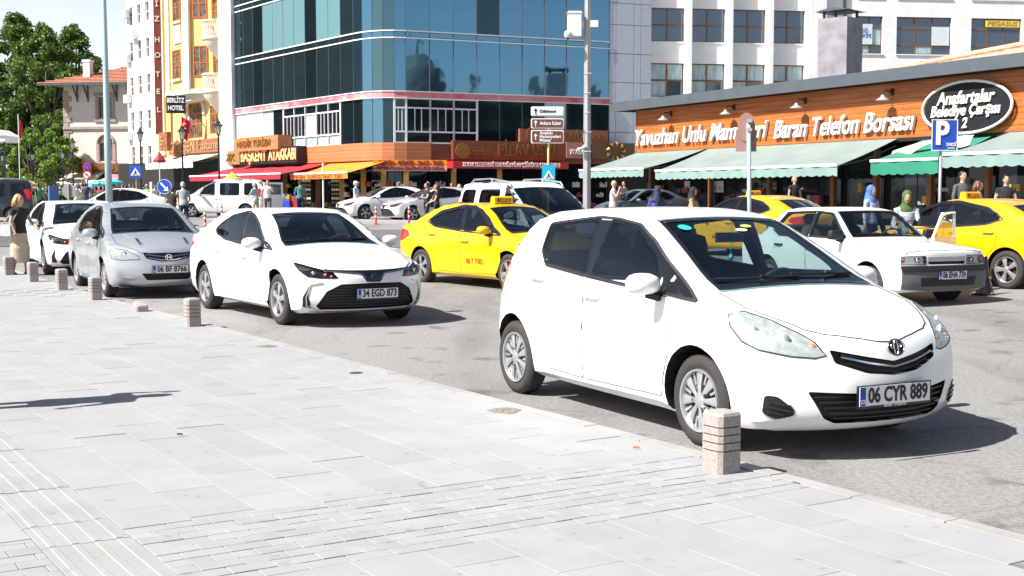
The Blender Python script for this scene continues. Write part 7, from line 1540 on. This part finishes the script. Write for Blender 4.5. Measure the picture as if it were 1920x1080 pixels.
# ---------------------------------------------------------------- people
_t = time.time()
SKIN = mat('skin', (.52, .30, .20), .6, noise=.1, scale=20)
def cloth(name, c, c2=None, sc=14, st=None): return mat('cloth_' + name, c, .9, noise=.15 if c2 is None else 1, scale=sc, dark=c2, stretch=st)
C_ = dict(black=cloth('black', (.018, .018, .02)), white=cloth('white', (.66, .66, .65)), grey=cloth('grey', (.36, .36, .36)), navy=cloth('navy', (.02, .035, .09)), jeans=cloth('jeans', (.05, .10, .20)), lblue=cloth('light_blue', (.30, .42, .58)), beige=cloth('beige', (.48, .38, .28)),
    pink=cloth('pinkish', (.58, .46, .42)), green=cloth('green_tee', (.05, .30, .16)), dgreen=cloth('dark_green', (.05, .11, .035)), red=cloth('red', (.45, .03, .04)), check=cloth('check', (.12, .30, .26), (.03, .08, .08), 9, (1, 1, 3)), floral=cloth('floral', (.60, .58, .66), (.05, .08, .30), 22), leo=cloth('brown_print', (.48, .33, .22), (.22, .12, .07), 18), stripe=cloth('striped', (.66, .68, .70), (.14, .20, .32), 16, (.2, .2, 4)), hijabblue=cloth('scarf_blue', (.06, .16, .45)), hijabgreen=cloth('scarf_green', (.065, .12, .03)), purple=cloth('indigo', (.06, .06, .22)), dgrey=cloth('dark_grey', (.09, .09, .10)), lime=cloth('lime', (.12, .50, .08)), brown=cloth('brown', (.16, .09, .05)))
HAIR = dict(black=mat('hair_black', (.015, .012, .01), .5, noise=.4, scale=30), grey=mat('hair_grey', (.42, .41, .40), .6, noise=.3, scale=30), blond=mat('hair_blond', (.50, .30, .12), .5, noise=.45, scale=26, stretch=(1, 1, .3)), brown=mat('hair_brown', (.16, .06, .025), .5, noise=.4, scale=30), bald=SKIN)
SHOE = mat('shoe', (.03, .028, .026), .5); EYE = mat('eye_dark', (.02, .015, .012), .3); LIP = mat('lip', (.35, .12, .09), .5)
def loft(m, secs, n=14, k=0):
    """secs = [(centre, rx, ry)] horizontal ellipses"""
    v = []
    for c, rx, ry in secs: v += [(c[0] + rx * math.cos(2 * math.pi * q / n), c[1] + ry * math.sin(2 * math.pi * q / n), c[2]) for q in range(n)]
    f = [(i * n + q, i * n + (q + 1) % n, (i + 1) * n + (q + 1) % n, (i + 1) * n + q) for i in range(len(secs) - 1) for q in range(n)] + [tuple(reversed(range(n))), tuple(range((len(secs) - 1) * n, len(secs) * n))]
    m.add(v, f, k)
def ball(m, c, r, k=0, n=12, rows=8):
    rx, ry, rz = r; secs = []
    v = []; 
    for i in range(rows + 1):
        a = -math.pi / 2 + math.pi * (i + .0001) / (rows + .0002); secs.append(((c[0], c[1], c[2] + rz * math.sin(a)), rx * math.cos(a) + 1e-4, ry * math.cos(a) + 1e-4))
    loft(m, secs, n, k)
BODY_CACHE = {}
def person(label, px, d, a, h=1.7, top='white', bottom='jeans', hair='black', long_=None, arms=None, legs=None, lean=0., sleeve='short', skirt=None, scarf=None, female=False, vox=.022, group=None, pos=None, bag=None, cap=None, coat=None, phone=None, step=.12, look=0., fat=1., lift=0.):
    p = Vector(pos) if pos else stand(px, d); p.z = ground(p.x, p.y) + lift
    root = thing('person', label, 'person', p, R(a - 90), group); root.scale = (h / 1.72,) * 3
    T, B, S, SH = 0, 1, 2, 3; m = MB(); sw = (.165 if female else .19); 
    def ln(q):   # upper body leans about the hips
        q = Vector(q); r_ = q.z - .93
        if r_ <= 0: return q
        return Vector((q.x * math.cos(lean) + r_ * math.sin(lean), q.y, .93 + r_ * math.cos(lean) - q.x * math.sin(lean)))
    # legs
    legs = legs or [((.03 + step * .5, .0), (step, 0)), ((-.02 - step * .2, 0), (-step, 0))]
    for sg, (kn, an) in zip((1, -1), legs):
        H_, K_, A_ = Vector((0, sg * .09, .90)), Vector((kn[0], sg * .10, .49)), Vector((an[0] - .02, sg * .10, .085))
        kk = S if (skirt or (bottom == 'none')) else B
        m.tube([H_, H_.lerp(K_, .5), K_, K_.lerp(A_, .35), A_], [(.088, .095), (.075, .082), .058, .058, .042], 10, B if not skirt else S)
        m.tube([A_ + Vector((-.06, 0, -.04)), A_ + Vector((.0, 0, -.035)), A_ + Vector((.10, sg * .01, -.05)), A_ + Vector((.17, sg * .02, -.06))], [(.035, .04), (.045, .045), (.042, .032), (.03, .02)], 8, SH)
    g = fat
    tor = [((0, 0, .80), .10, .15), ((0, 0, .88), .125 * g, .172), ((0, 0, .955), .126 * g, .168), ((0.005 * g, 0, 1.08), .108 * g, .140 if female else .150), ((.01, 0, 1.22), .118 * (g if not female else 1.06), .158 if female else .172), ((0, 0, 1.34), .110, .172 if female else .192), ((-.005, 0, 1.41), .085, .15 if female else .172), ((-.005, 0, 1.455), .062, .075)]
    v0 = len(m.v); loft(m, [x for x in tor if x[0][2] < .9] + [((0, 0, .93), .10 * g, .14)], 16, B); loft(m, [((0, 0, .905), .130 * g, .176)] + [x for x in tor if x[0][2] > .95], 16, T)
    loft(m, [((-.005, 0, 1.43), .055, .058), ((.005, 0, 1.50), .050, .052), ((.012, 0, 1.55), .052, .052)], 12, S)
    # head with nose, chin, ears
    ball(m, (.012, 0, 1.625), (.096, .076, .108), S, 16, 12); ball(m, (.045, 0, 1.575), (.052, .05, .05), S, 10, 6); ball(m, (.108, 0, 1.605), (.018, .013, .024), S, 8, 5); ball(m, (.06, 0, 1.535), (.035, .03, .022), S, 8, 5)
    for sg in (1, -1): ball(m, (.005, sg * .078, 1.612), (.018, .010, .028), S, 8, 5)
    # arms
    arms = arms or [((.02, .255, 1.13), (.12, .25, .90)), ((.0, -.255, 1.13), (.04, -.27, .88))]
    hands = []
    for sg, (E_, W_) in zip((1, -1), arms):
        s0 = Vector((0, sg * sw, 1.385)); E_, W_ = Vector(E_), Vector(W_); long_s = sleeve == 'long'
        m.tube([s0 - Vector((0, sg * .05, -.0)), s0 + Vector((0, sg * .01, -.01)), s0.lerp(E_, .45)], [(.05, .06), (.060, .062), (.052, .05)], 10, T)
        m.tube([s0.lerp(E_, .4), E_], [.046 if not long_s else .052, .038 if not long_s else .046], 10, T if long_s else S); m.tube([E_, E_.lerp(W_, .35), W_], [.038 + .006 * long_s, .037 + .006 * long_s, .025 + .010 * long_s], 10, T if long_s else S)
        dd = (W_ - E_).normalized(); m.tube([W_ - dd * .01, W_ + dd * .045, W_ + dd * .085], [(.024, .02), (.038, .018), (.036, .014)], 8, S); hands.append((sg, W_ + dd * .08, dd))
    if skirt: L_, r_ = skirt; loft(m, [((0, 0, L_), r_, r_ * 1.1), ((0, 0, (L_ + .9) / 2), .15 + r_ * .2, .18 + r_ * .2), ((0, 0, .88), .122, .168), ((0, 0, .93), .10, .14)], 18, B)
    if coat: loft(m, [((0, 0, coat), .19, .24), ((0, 0, .75), .155, .20), ((0, 0, 1.0), .13, .17), ((0, 0, 1.25), .125, .175)], 18, T)
    m.v = [ln(q) for q in m.v]
    src = m.mesh('person_body', [C_[top], C_.get(bottom, SKIN), SKIN, SHOE]); o = link('body', src, root)
    bvh = BVHTree.FromPolygons([tuple(q) for q in m.v], m.f); mids = list(m.m)
    md = o.modifiers.new('r', 'REMESH'); md.mode = 'VOXEL'; md.voxel_size = vox; md.use_smooth_shade = True
    sm = o.modifiers.new('s', 'SMOOTH'); sm.factor = .5; sm.iterations = 2
    dg = bpy.context.evaluated_depsgraph_get(); dg.update(); new = bpy.data.meshes.new_from_object(o.evaluated_get(dg)); o.modifiers.clear()
    mi = []
    for poly in new.polygons:
        _, _, i, _ = bvh.find_nearest(poly.center); mi.append(mids[i] if i is not None else 0)
    # fingers and thumb, rooted in the palm
    fb = MB()
    for sg, c, dd in hands:
        c = ln(c); side = dd.cross(Vector((0, 0, 1))); side = side.normalized() if side.length > .05 else Vector((1, 0, 0)); up = side.cross(dd).normalized()
        for j, L_ in enumerate((.058, .068, .064, .050)):
            b = c + side * (.026 - .017 * j) - dd * .015; fb.tube([b, b + dd * L_ * .55 - up * .006, b + dd * L_ - up * .028], [.0088, .0082, .006], 6)
        b = c - dd * .05 + side * .03; fb.tube([b, b + side * .025 + dd * .03, b + side * .028 + dd * .055 - up * .01], [.011, .010, .007], 6)
    bm = bmesh.new(); bm.from_mesh(new)
    for q, f_ in zip(bm.faces, mi): q.material_index = f_; q.smooth = True
    new.materials.clear(); [new.materials.append(x) for x in (C_[top], C_.get(bottom, SKIN), SKIN, SHOE)]
    off = [bm.verts.new(q) for q in fb.v]
    for f_ in fb.f:
        q = bm.faces.new([off[i] for i in f_]); q.material_index = S; q.smooth = True
    o.data = new; bm.to_mesh(new); bm.free(); bpy.data.meshes.remove(src)
    # face details
    e = MB()
    for sg in (1, -1): c = (.094, sg * .031, 1.632); ball(e, c, (.010, .013, .007), 0, 8, 5); e.bar((.098, sg * .016, 1.652), (.090, sg * .048, 1.653), .008, .006, 1)
    e.tube([(.094, -.022, 1.566), (.101, 0, 1.568), (.094, .022, 1.566)], .006, 5, 2); e.v = [ln(q) for q in e.v]; e.build('face', [EYE, HAIR[hair] if hair != 'bald' else SKIN, LIP], root, smooth=True)
    hm = HAIR[hair]
    if scarf:
        s_ = MB(); ball(s_, (-.012, 0, 1.638), (.108, .096, .118), 0, 18, 12); loft(s_, [((-.03, 0, 1.34), .135, .19), ((-.02, 0, 1.42), .115, .14), ((-.022, 0, 1.50), .082, .088), ((-.020, 0, 1.58), .085, .088), ((-.018, 0, 1.66), .085, .086)], 18, 0); s_.tube([(-.09, 0, 1.58), (-.13, .0, 1.40), (-.14, .02, 1.15)], [(.06, .05), (.09, .035), (.05, .02)], 10); s_.v = [ln(q) for q in s_.v]
        so = s_.build('headscarf', [C_[scarf]], root, smooth=True); md = so.modifiers.new('r', 'REMESH'); md.mode = 'VOXEL'; md.voxel_size = .014; md.use_smooth_shade = True
    elif hair != 'bald':
        s_ = MB(); ball(s_, (-.012, 0, 1.652), (.100, .086, .098), 0, 16, 10); ball(s_, (-.045, 0, 1.60), (.070, .080, .075), 0, 14, 8)
        if long_: s_.tube([(-.05, 0, 1.68), (-.085, 0, 1.58), (-.10, 0, 1.48), (-.10, 0, 1.72 - long_)], [(.07, .06), (.095, .06), (.105, .05), (.07, .03)], 12); [s_.tube([(-.0, sg * .075, 1.68), (-.01, sg * .092, 1.58), (-.02, sg * .085, 1.72 - long_ + .05)], [(.03, .05), (.025, .045), (.02, .03)], 8) for sg in (1, -1)]
        s_.v = [ln(q) for q in s_.v]; s_.build('hair', [hm], root, smooth=True)
    if cap: s_ = MB(); ball(s_, (-.005, 0, 1.665), (.108, .092, .085), 0, 16, 8); s_.tube([(.07, 0, 1.675), (.13, 0, 1.668), (.17, 0, 1.655)], [(.07, .012), (.065, .010), (.035, .006)], 10); s_.v = [ln(q) for q in s_.v]; s_.build('cap', [C_[cap]], root, smooth=True)
    if bag:
        cx_, cy_, cz_, col_ = bag; s_ = MB(); s_.prism(rounded([(cx_ - .17, cz_ - .13), (cx_ + .17, cz_ - .13), (cx_ + .15, cz_ + .12), (cx_ - .15, cz_ + .12)], .05), cy_ - .05, cy_ + .05, 'y'); q = s_.build('bag', [C_[col_]], root, angle=40); s_ = MB(); s_.tube([(cx_ - .12, cy_, cz_ + .1), (-.02, cy_ * .55, 1.40), (.03, -cy_ * .2, 1.44)], (.018), 6); s_.tube([(cx_ + .12, cy_, cz_ + .1), (.08, cy_ * .6, 1.30), (.03, -cy_ * .2, 1.44)], .012, 6); s_.build('strap', [C_[col_]], root, smooth=True)
    if phone: s_ = MB(); q = Vector(phone); s_.box(q.x - .012, q.x + .012, q.y - .035, q.y + .035, q.z - .07, q.z + .07); s_.v = [ln(t) for t in s_.v]; s_.build('phone', [M_GLOSSBLACK], root)
    return root
person('blonde woman in black top and beige skirt with shoulder bag, at the left kerb', 37, 24.7, 62, 1.55, 'black', 'beige', 'blond', long_=.27, skirt=(.28, .18), female=True, vox=.016, bag=(-.08, -.26, .98, 'grey'), arms=[((.10, .23, 1.14), (.30, .18, 1.05)), ((.02, -.25, 1.13), (.14, -.24, .93))], step=.10)
person('grey-haired man in grey shirt and dark jeans leaning over, behind the silver saloon', 346, 47, 210, 1.74, 'grey', 'navy', 'grey', lean=.15, arms=[((.12, .26, 1.12), (.32, .2, 1.0)), ((.1, -.26, 1.12), (.28, -.2, .95))], fat=1.15)
person('dark-haired man in black T-shirt, below the round arrow sign', 323, 45, 170, 1.60, 'black', 'navy', 'black', lean=.22)
person('elderly man in light blue shirt at the open van door', 481, 60.5, 250, 1.68, 'lblue', 'beige', 'grey', lean=.12, arms=[((.18, .24, 1.15), (.42, .15, 1.05)), ((.16, -.24, 1.15), (.4, -.18, .98))], fat=1.2)
person('person in dark clothes between the light blue and the white shirt', 489, 63.5, 200, 1.66, 'dgrey', 'navy', 'grey')
person('man in white T-shirt holding a hand to his face, before the crimson awning', 503, 62, 20, 1.80, 'white', 'dgrey', 'black', arms=[((.1, .26, 1.15), (.13, .10, 1.48)), ((.0, -.28, 1.13), (.05, -.32, .90))])
person('man in green checked shirt and blue cap facing away, left of the orange awning pole', 564, 64, 200, 1.78, 'check', 'navy', 'black', cap='navy', sleeve='long')
person('man in white cap, pale shirt and blue jeans walking before the parked white saloon', 668, 59.5, 75, 1.74, 'lblue', 'jeans', 'grey', cap='white', arms=[((.06, .25, 1.13), (.22, .12, 1.08)), ((.05, -.25, 1.13), (.22, -.14, 1.05))], step=.16)
person('man in black T-shirt looking at his phone, beside the woman in black', 801, 48.3, -60, 1.70, 'black', 'black', 'black', arms=[((.12, .24, 1.15), (.34, .12, 1.18)), ((.12, -.24, 1.15), (.32, -.10, 1.16))], phone=(.42, .02, 1.22))
person('woman in black top with tied brown hair, right of the man with the phone', 819, 47, -72, 1.66, 'black', 'black', 'brown', female=True, long_=.14, arms=[((.12, .22, 1.12), (.34, .14, 1.02)), ((.12, -.22, 1.12), (.32, -.12, .98))], bag=(.02, -.22, .98, 'black'))
person('man in pale blue shirt passing the corner shop, left of the pearl saloon roof', 752, 65, 90, 1.72, 'lblue', 'navy', 'black'); person('person with grey hair behind the man with the phone', 803, 66, 60, 1.72, 'lblue', 'navy', 'grey'); person('man in white collar behind the woman in black', 820, 67, 80, 1.74, 'white', 'navy', 'black')
person('dark-haired person near the red strip sign, left of the family van', 848, 66, -50, 1.68, 'navy', 'navy', 'brown'); person('blond-haired woman beside the family van roof rail', 862, 64, 100, 1.60, 'beige', 'navy', 'blond', long_=.25, female=True)
person('bald man in pale pink shirt, hand at his mouth, right of the camera pole', 1150, 42, 72, 1.80, 'pink', 'jeans', 'bald', arms=[((.12, .25, 1.15), (.17, .08, 1.46)), ((.16, -.24, 1.2), (.19, -.04, 1.46))], fat=1.15)
person('young man in black shirt behind the bald man', 1170, 55, -60, 1.75, 'black', 'navy', 'black')
person('woman in navy headscarf and indigo coat seen from behind, under the corner awning', 1231, 35, 185, 1.62, 'purple', 'purple', 'black', scarf='navy', sleeve='long', coat=.5, female=True, fat=1.1)
person('woman in black headscarf and brown patterned coat, before the price posters', 1299, 34, 60, 1.62, 'leo', 'leo', 'black', scarf='black', sleeve='long', coat=.4, female=True, arms=[((.08, .24, 1.13), (.26, .08, 1.08)), ((.08, -.24, 1.13), (.26, -.06, 1.06))])
person('woman in bright blue headscarf and floral blouse, behind the old white saloon', 1632, 27, 40, 1.63, 'floral', 'navy', 'black', scarf='hijabblue', sleeve='long', female=True, vox=.018)
person('woman in olive green headscarf and striped top leaning at the open car door', 1697, 22.3, -10, 1.60, 'stripe', 'navy', 'black', scarf='hijabgreen', sleeve='long', female=True, lean=.25, vox=.016, arms=[((.1, .24, 1.12), (.3, .2, 1.0)), ((.12, -.24, 1.12), (.3, -.15, .98))])
person('woman with reddish brown hair behind the right taxi roof', 1832, 30, 70, 1.62, 'beige', 'navy', 'brown', long_=.25, female=True); person('tall man in grey jacket in the shade left of the brown-haired woman', 1802, 33, 20, 1.86, 'dgrey', 'navy', 'black', sleeve='long'); person('dark-haired man in black shirt in the shade at the right edge', 1883, 33, 0, 1.76, 'black', 'navy', 'black')
person('blond head under the mint awning, left of the second parked taxi sign', 1488, 44, 30, 1.66, 'black', 'navy', 'blond', lift=.12)
# passer-by just outside the picture, whose shadow falls across the slabs
person('passer-by in dark clothes just left of the picture, casting a long shadow', 0, 9, 112, 1.70, 'navy', 'navy', 'black', fat=1.5, coat=.75, pos=(-4.12, 9.30, 0), arms=[((.15, .24, 1.2), (.25, .2, 1.42)), ((.0, -.27, 1.13), (.04, -.3, .9))])
# the left crowd
g = random.Random(12); tops = ['white', 'navy', 'lblue', 'green', 'dgrey', 'white', 'beige', 'red', 'black', 'pink', 'lime', 'grey']; desc = dict(white='white', navy='navy', lblue='light blue', green='green', dgrey='dark grey', beige='beige', red='red', black='black', pink='pale pink', lime='lime green', grey='grey')
crowd = [(2, 66, 'black', 1.85, 'at the left edge behind the black car'), (17, 70, 'white', 1.7, 'above the bonnet of the black car'), (29, 82, 'beige', 1.72, 'under the small red flag'), (38, 68, 'navy', 1.62, 'behind the blonde woman'), (50, 74, 'lblue', 1.64, 'right of the blonde head, further back'), (57, 80, 'white', 1.74, 'before the far lamp'), (62, 69, 'purple', 1.66, 'left of the green shirt'),
    (74, 60, 'green', 1.66, 'with crossed arms above the leftmost saloon'), (84, 88, 'white', 1.7, 'before the dark hedge'), (96, 90, 'grey', 1.7, 'behind the narrow blue panel'), (112, 78, 'pink', 1.76, 'left of the grey octagonal sign back'), (146, 62, 'white', 1.62, 'right of the octagonal sign back, dark skirt'), (158, 74, 'beige', 1.72, 'below the no parking sign'), (163, 70, 'navy', 1.7, 'under the paler turquoise umbrella'), (176, 84, 'dgrey', 1.76, 'behind the turquoise umbrellas, left'),
    (188, 88, 'red', 1.6, 'just left of the pale blue pole'), (222, 82, 'green', 1.66, 'right of the pale blue pole'), (232, 86, 'black', 1.7, 'in the shade right of the pale blue pole'), (246, 88, 'dgrey', 1.75, 'below the blue crossing sign'), (277, 72, 'lime', 1.64, 'left of the thin white post'), (292, 70, 'white', 1.62, 'between the white post and the arrow sign'), (271, 84, 'black', 1.74, 'in the shade of the hotel corner')]
crowd += [(8, 90, 'grey', 1.7, 'far back at the left edge'), (24, 93, 'red', 1.66, 'far back left of the flag pole'), (44, 92, 'lblue', 1.74, 'far back right of the flag pole'), (68, 96, 'black', 1.7, 'far back beside the far lamp'), (90, 80, 'navy', 1.72, 'before the hedge'), (104, 96, 'pink', 1.7, 'far back left of the octagonal sign'), (118, 88, 'black', 1.68, 'in the shade behind the octagonal sign'), (137, 92, 'lblue', 1.72, 'at the foot of the stone house corner'), (151, 96, 'red', 1.66, 'under the beige awning'), (171, 98, 'white', 1.7, 'under the beige awning, right part'), (196, 94, 'navy', 1.74, 'just behind the pale blue pole'), (216, 90, 'beige', 1.62, 'before the small red awning'), (238, 92, 'white', 1.7, 'left of the blue crossing sign pole'), (253, 82, 'lblue', 1.66, 'behind the blue crossing sign pole'), (33, 58, 'dgrey', 1.74, 'right of the black car bonnet')]
for (px, d, t_, h, where) in crowd:
    nm_ = desc.get(t_, 'indigo'); person('person in %s top %s' % (nm_, where), px, d, g.uniform(0, 360), h, t_, g.choice(['navy', 'jeans', 'black', 'beige']), g.choice(['black', 'brown', 'grey', 'black']), female=g.random() < .4, vox=.03, group='people in the crowd by the trees', lift=0, fat=g.uniform(.95, 1.15))
print('people', time.time() - _t)
# ---------------------------------------------------------------- trees
_t = time.time()
def leaf_mat(name, lo, hi):
    m = bpy.data.materials.new(name); m.use_nodes = True; MATS[name] = m; n = m.node_tree; L = n.links; p = n.nodes['Principled BSDF']; p.inputs['Roughness'].default_value = .5
    ge = n.nodes.new('ShaderNodeNewGeometry'); r = n.nodes.new('ShaderNodeValToRGB'); r.color_ramp.elements[0].color = (*lo, 1); r.color_ramp.elements[1].color = (*hi, 1); L.new(ge.outputs['Random Per Island'], r.inputs[0]); L.new(r.outputs[0], p.inputs['Base Color'])
    tl = n.nodes.new('ShaderNodeBsdfTranslucent'); L.new(r.outputs[0], tl.inputs[0]); mx = n.nodes.new('ShaderNodeMixShader'); mx.inputs[0].default_value = .35; L.new(p.outputs[0], mx.inputs[1]); L.new(tl.outputs[0], mx.inputs[2]); L.new(mx.outputs[0], n.nodes['Material Output'].inputs[0]); return m
M_LEAF = leaf_mat('leaf_green', (.045, .095, .013), (.145, .235, .04)); M_LEAF2 = leaf_mat('leaf_bright', (.10, .19, .02), (.25, .37, .06)); M_BARK = mat('bark', (.10, .08, .06), .9, noise=.5, scale=5, bump=.5)
def leaves(blobs, n, size, seed):
    r = np.random.default_rng(seed); w_ = np.array([b[3] ** 2 for b in blobs]); w_ = w_ / w_.sum(); idx = r.choice(len(blobs), n, p=w_); B = np.array(blobs)[idx]
    d = r.normal(size=(n, 3)); d /= np.linalg.norm(d, axis=1)[:, None]; rad = B[:, 3:4] * (r.random((n, 1)) ** .33) * r.uniform(.75, 1.12, (n, 1)); c = B[:, :3] + d * rad * np.array([1, 1, .8])
    u = r.normal(size=(n, 3)) + d * .3; u /= np.linalg.norm(u, axis=1)[:, None]; q = r.normal(size=(n, 3)); v = np.cross(u, q); v /= np.linalg.norm(v, axis=1)[:, None]; w2 = np.cross(u, v); s = size * r.uniform(.6, 1.3, (n, 1))
    P = np.stack([c - v * s, c - w2 * s * .55, c + v * s, c + w2 * s * .55], 1).reshape(-1, 3); me = bpy.data.meshes.new('crown'); me.vertices.add(4 * n); me.vertices.foreach_set('co', P.ravel()); me.loops.add(4 * n); me.loops.foreach_set('vertex_index', np.arange(4 * n)); me.polygons.add(n); me.polygons.foreach_set('loop_start', np.arange(n) * 4); me.polygons.foreach_set('loop_total', np.full(n, 4)); me.update(); me.validate(); return me
def tree(label, px, d, H, Rr, base_h, n, size, seed, m_=None, nb=70, shape=1.0, group=None):
    p = stand(px, d); o = thing('tree', label, 'tree', p, 0, group); g = random.Random(seed); blobs = []; m = MB()
    top_ = H; m.tube([(0, 0, -.2), (.05, 0, H * .2), (.15, .1, H * .45), (.1, .2, H * .75)], [Rr * .085, Rr * .065, Rr * .05, Rr * .02], 10)
    for k in range(nb):
        t = g.random(); z = base_h + (H - base_h) * t; env = Rr * (1 - abs(2 * t - .75) ** 2.2 * .55) * (1 - .55 * t ** 3); a = g.uniform(0, 2 * math.pi); q = env * g.uniform(.35, 1.) ** .6; b = Rr * g.uniform(.09, .24) * (1.1 - .4 * t)
        blobs.append((q * math.cos(a), q * math.sin(a), z - b * .6, b))
        if k % 5 == 0: s0 = Vector((.1, .05, H * g.uniform(.2, .5))); e = Vector(blobs[-1][:3]); m.tube([s0, s0.lerp(e, .5) + Vector((0, 0, -.3)), e], [Rr * .035, Rr * .022, .04], 6)
    m.build('trunk', [M_BARK], o, smooth=True); me = leaves(blobs, n, size, seed); me.materials.append(m_ or M_LEAF); link('crown', me, o); return o
tree('large dark green tree at the left edge, tallest crown', 42, 134, 19.8, 6.4, 4., 52000, .17, 1, nb=150)
tree('large green tree whose crown rises behind the red tiled roof', 146, 142, 19.6, 6.3, 4.5, 52000, .17, 2, nb=150)
tree('large tree between the two tall crowns, lower and darker', 92, 128, 18.0, 5.6, 2.8, 36000, .16, 3, nb=120)
tree('small bright green tree in front of the dark trees', 62, 108, 6.6, 2.6, 1.8, 14000, .12, 4, M_LEAF2, 45)
tree('small bushy green tree at the left edge below the tall crown', 8, 112, 6.0, 3.4, .8, 14000, .13, 5, None, 50)
tree('shrubby tree left of the stone house, low bright leaves', 108, 116, 7.4, 2.8, 1.0, 14000, .13, 6, M_LEAF2, 50)
tree('tree beyond the left edge, partly showing', -60, 130, 17., 6.0, 3., 20000, .22, 8, nb=70)
print('trees', time.time() - _t)
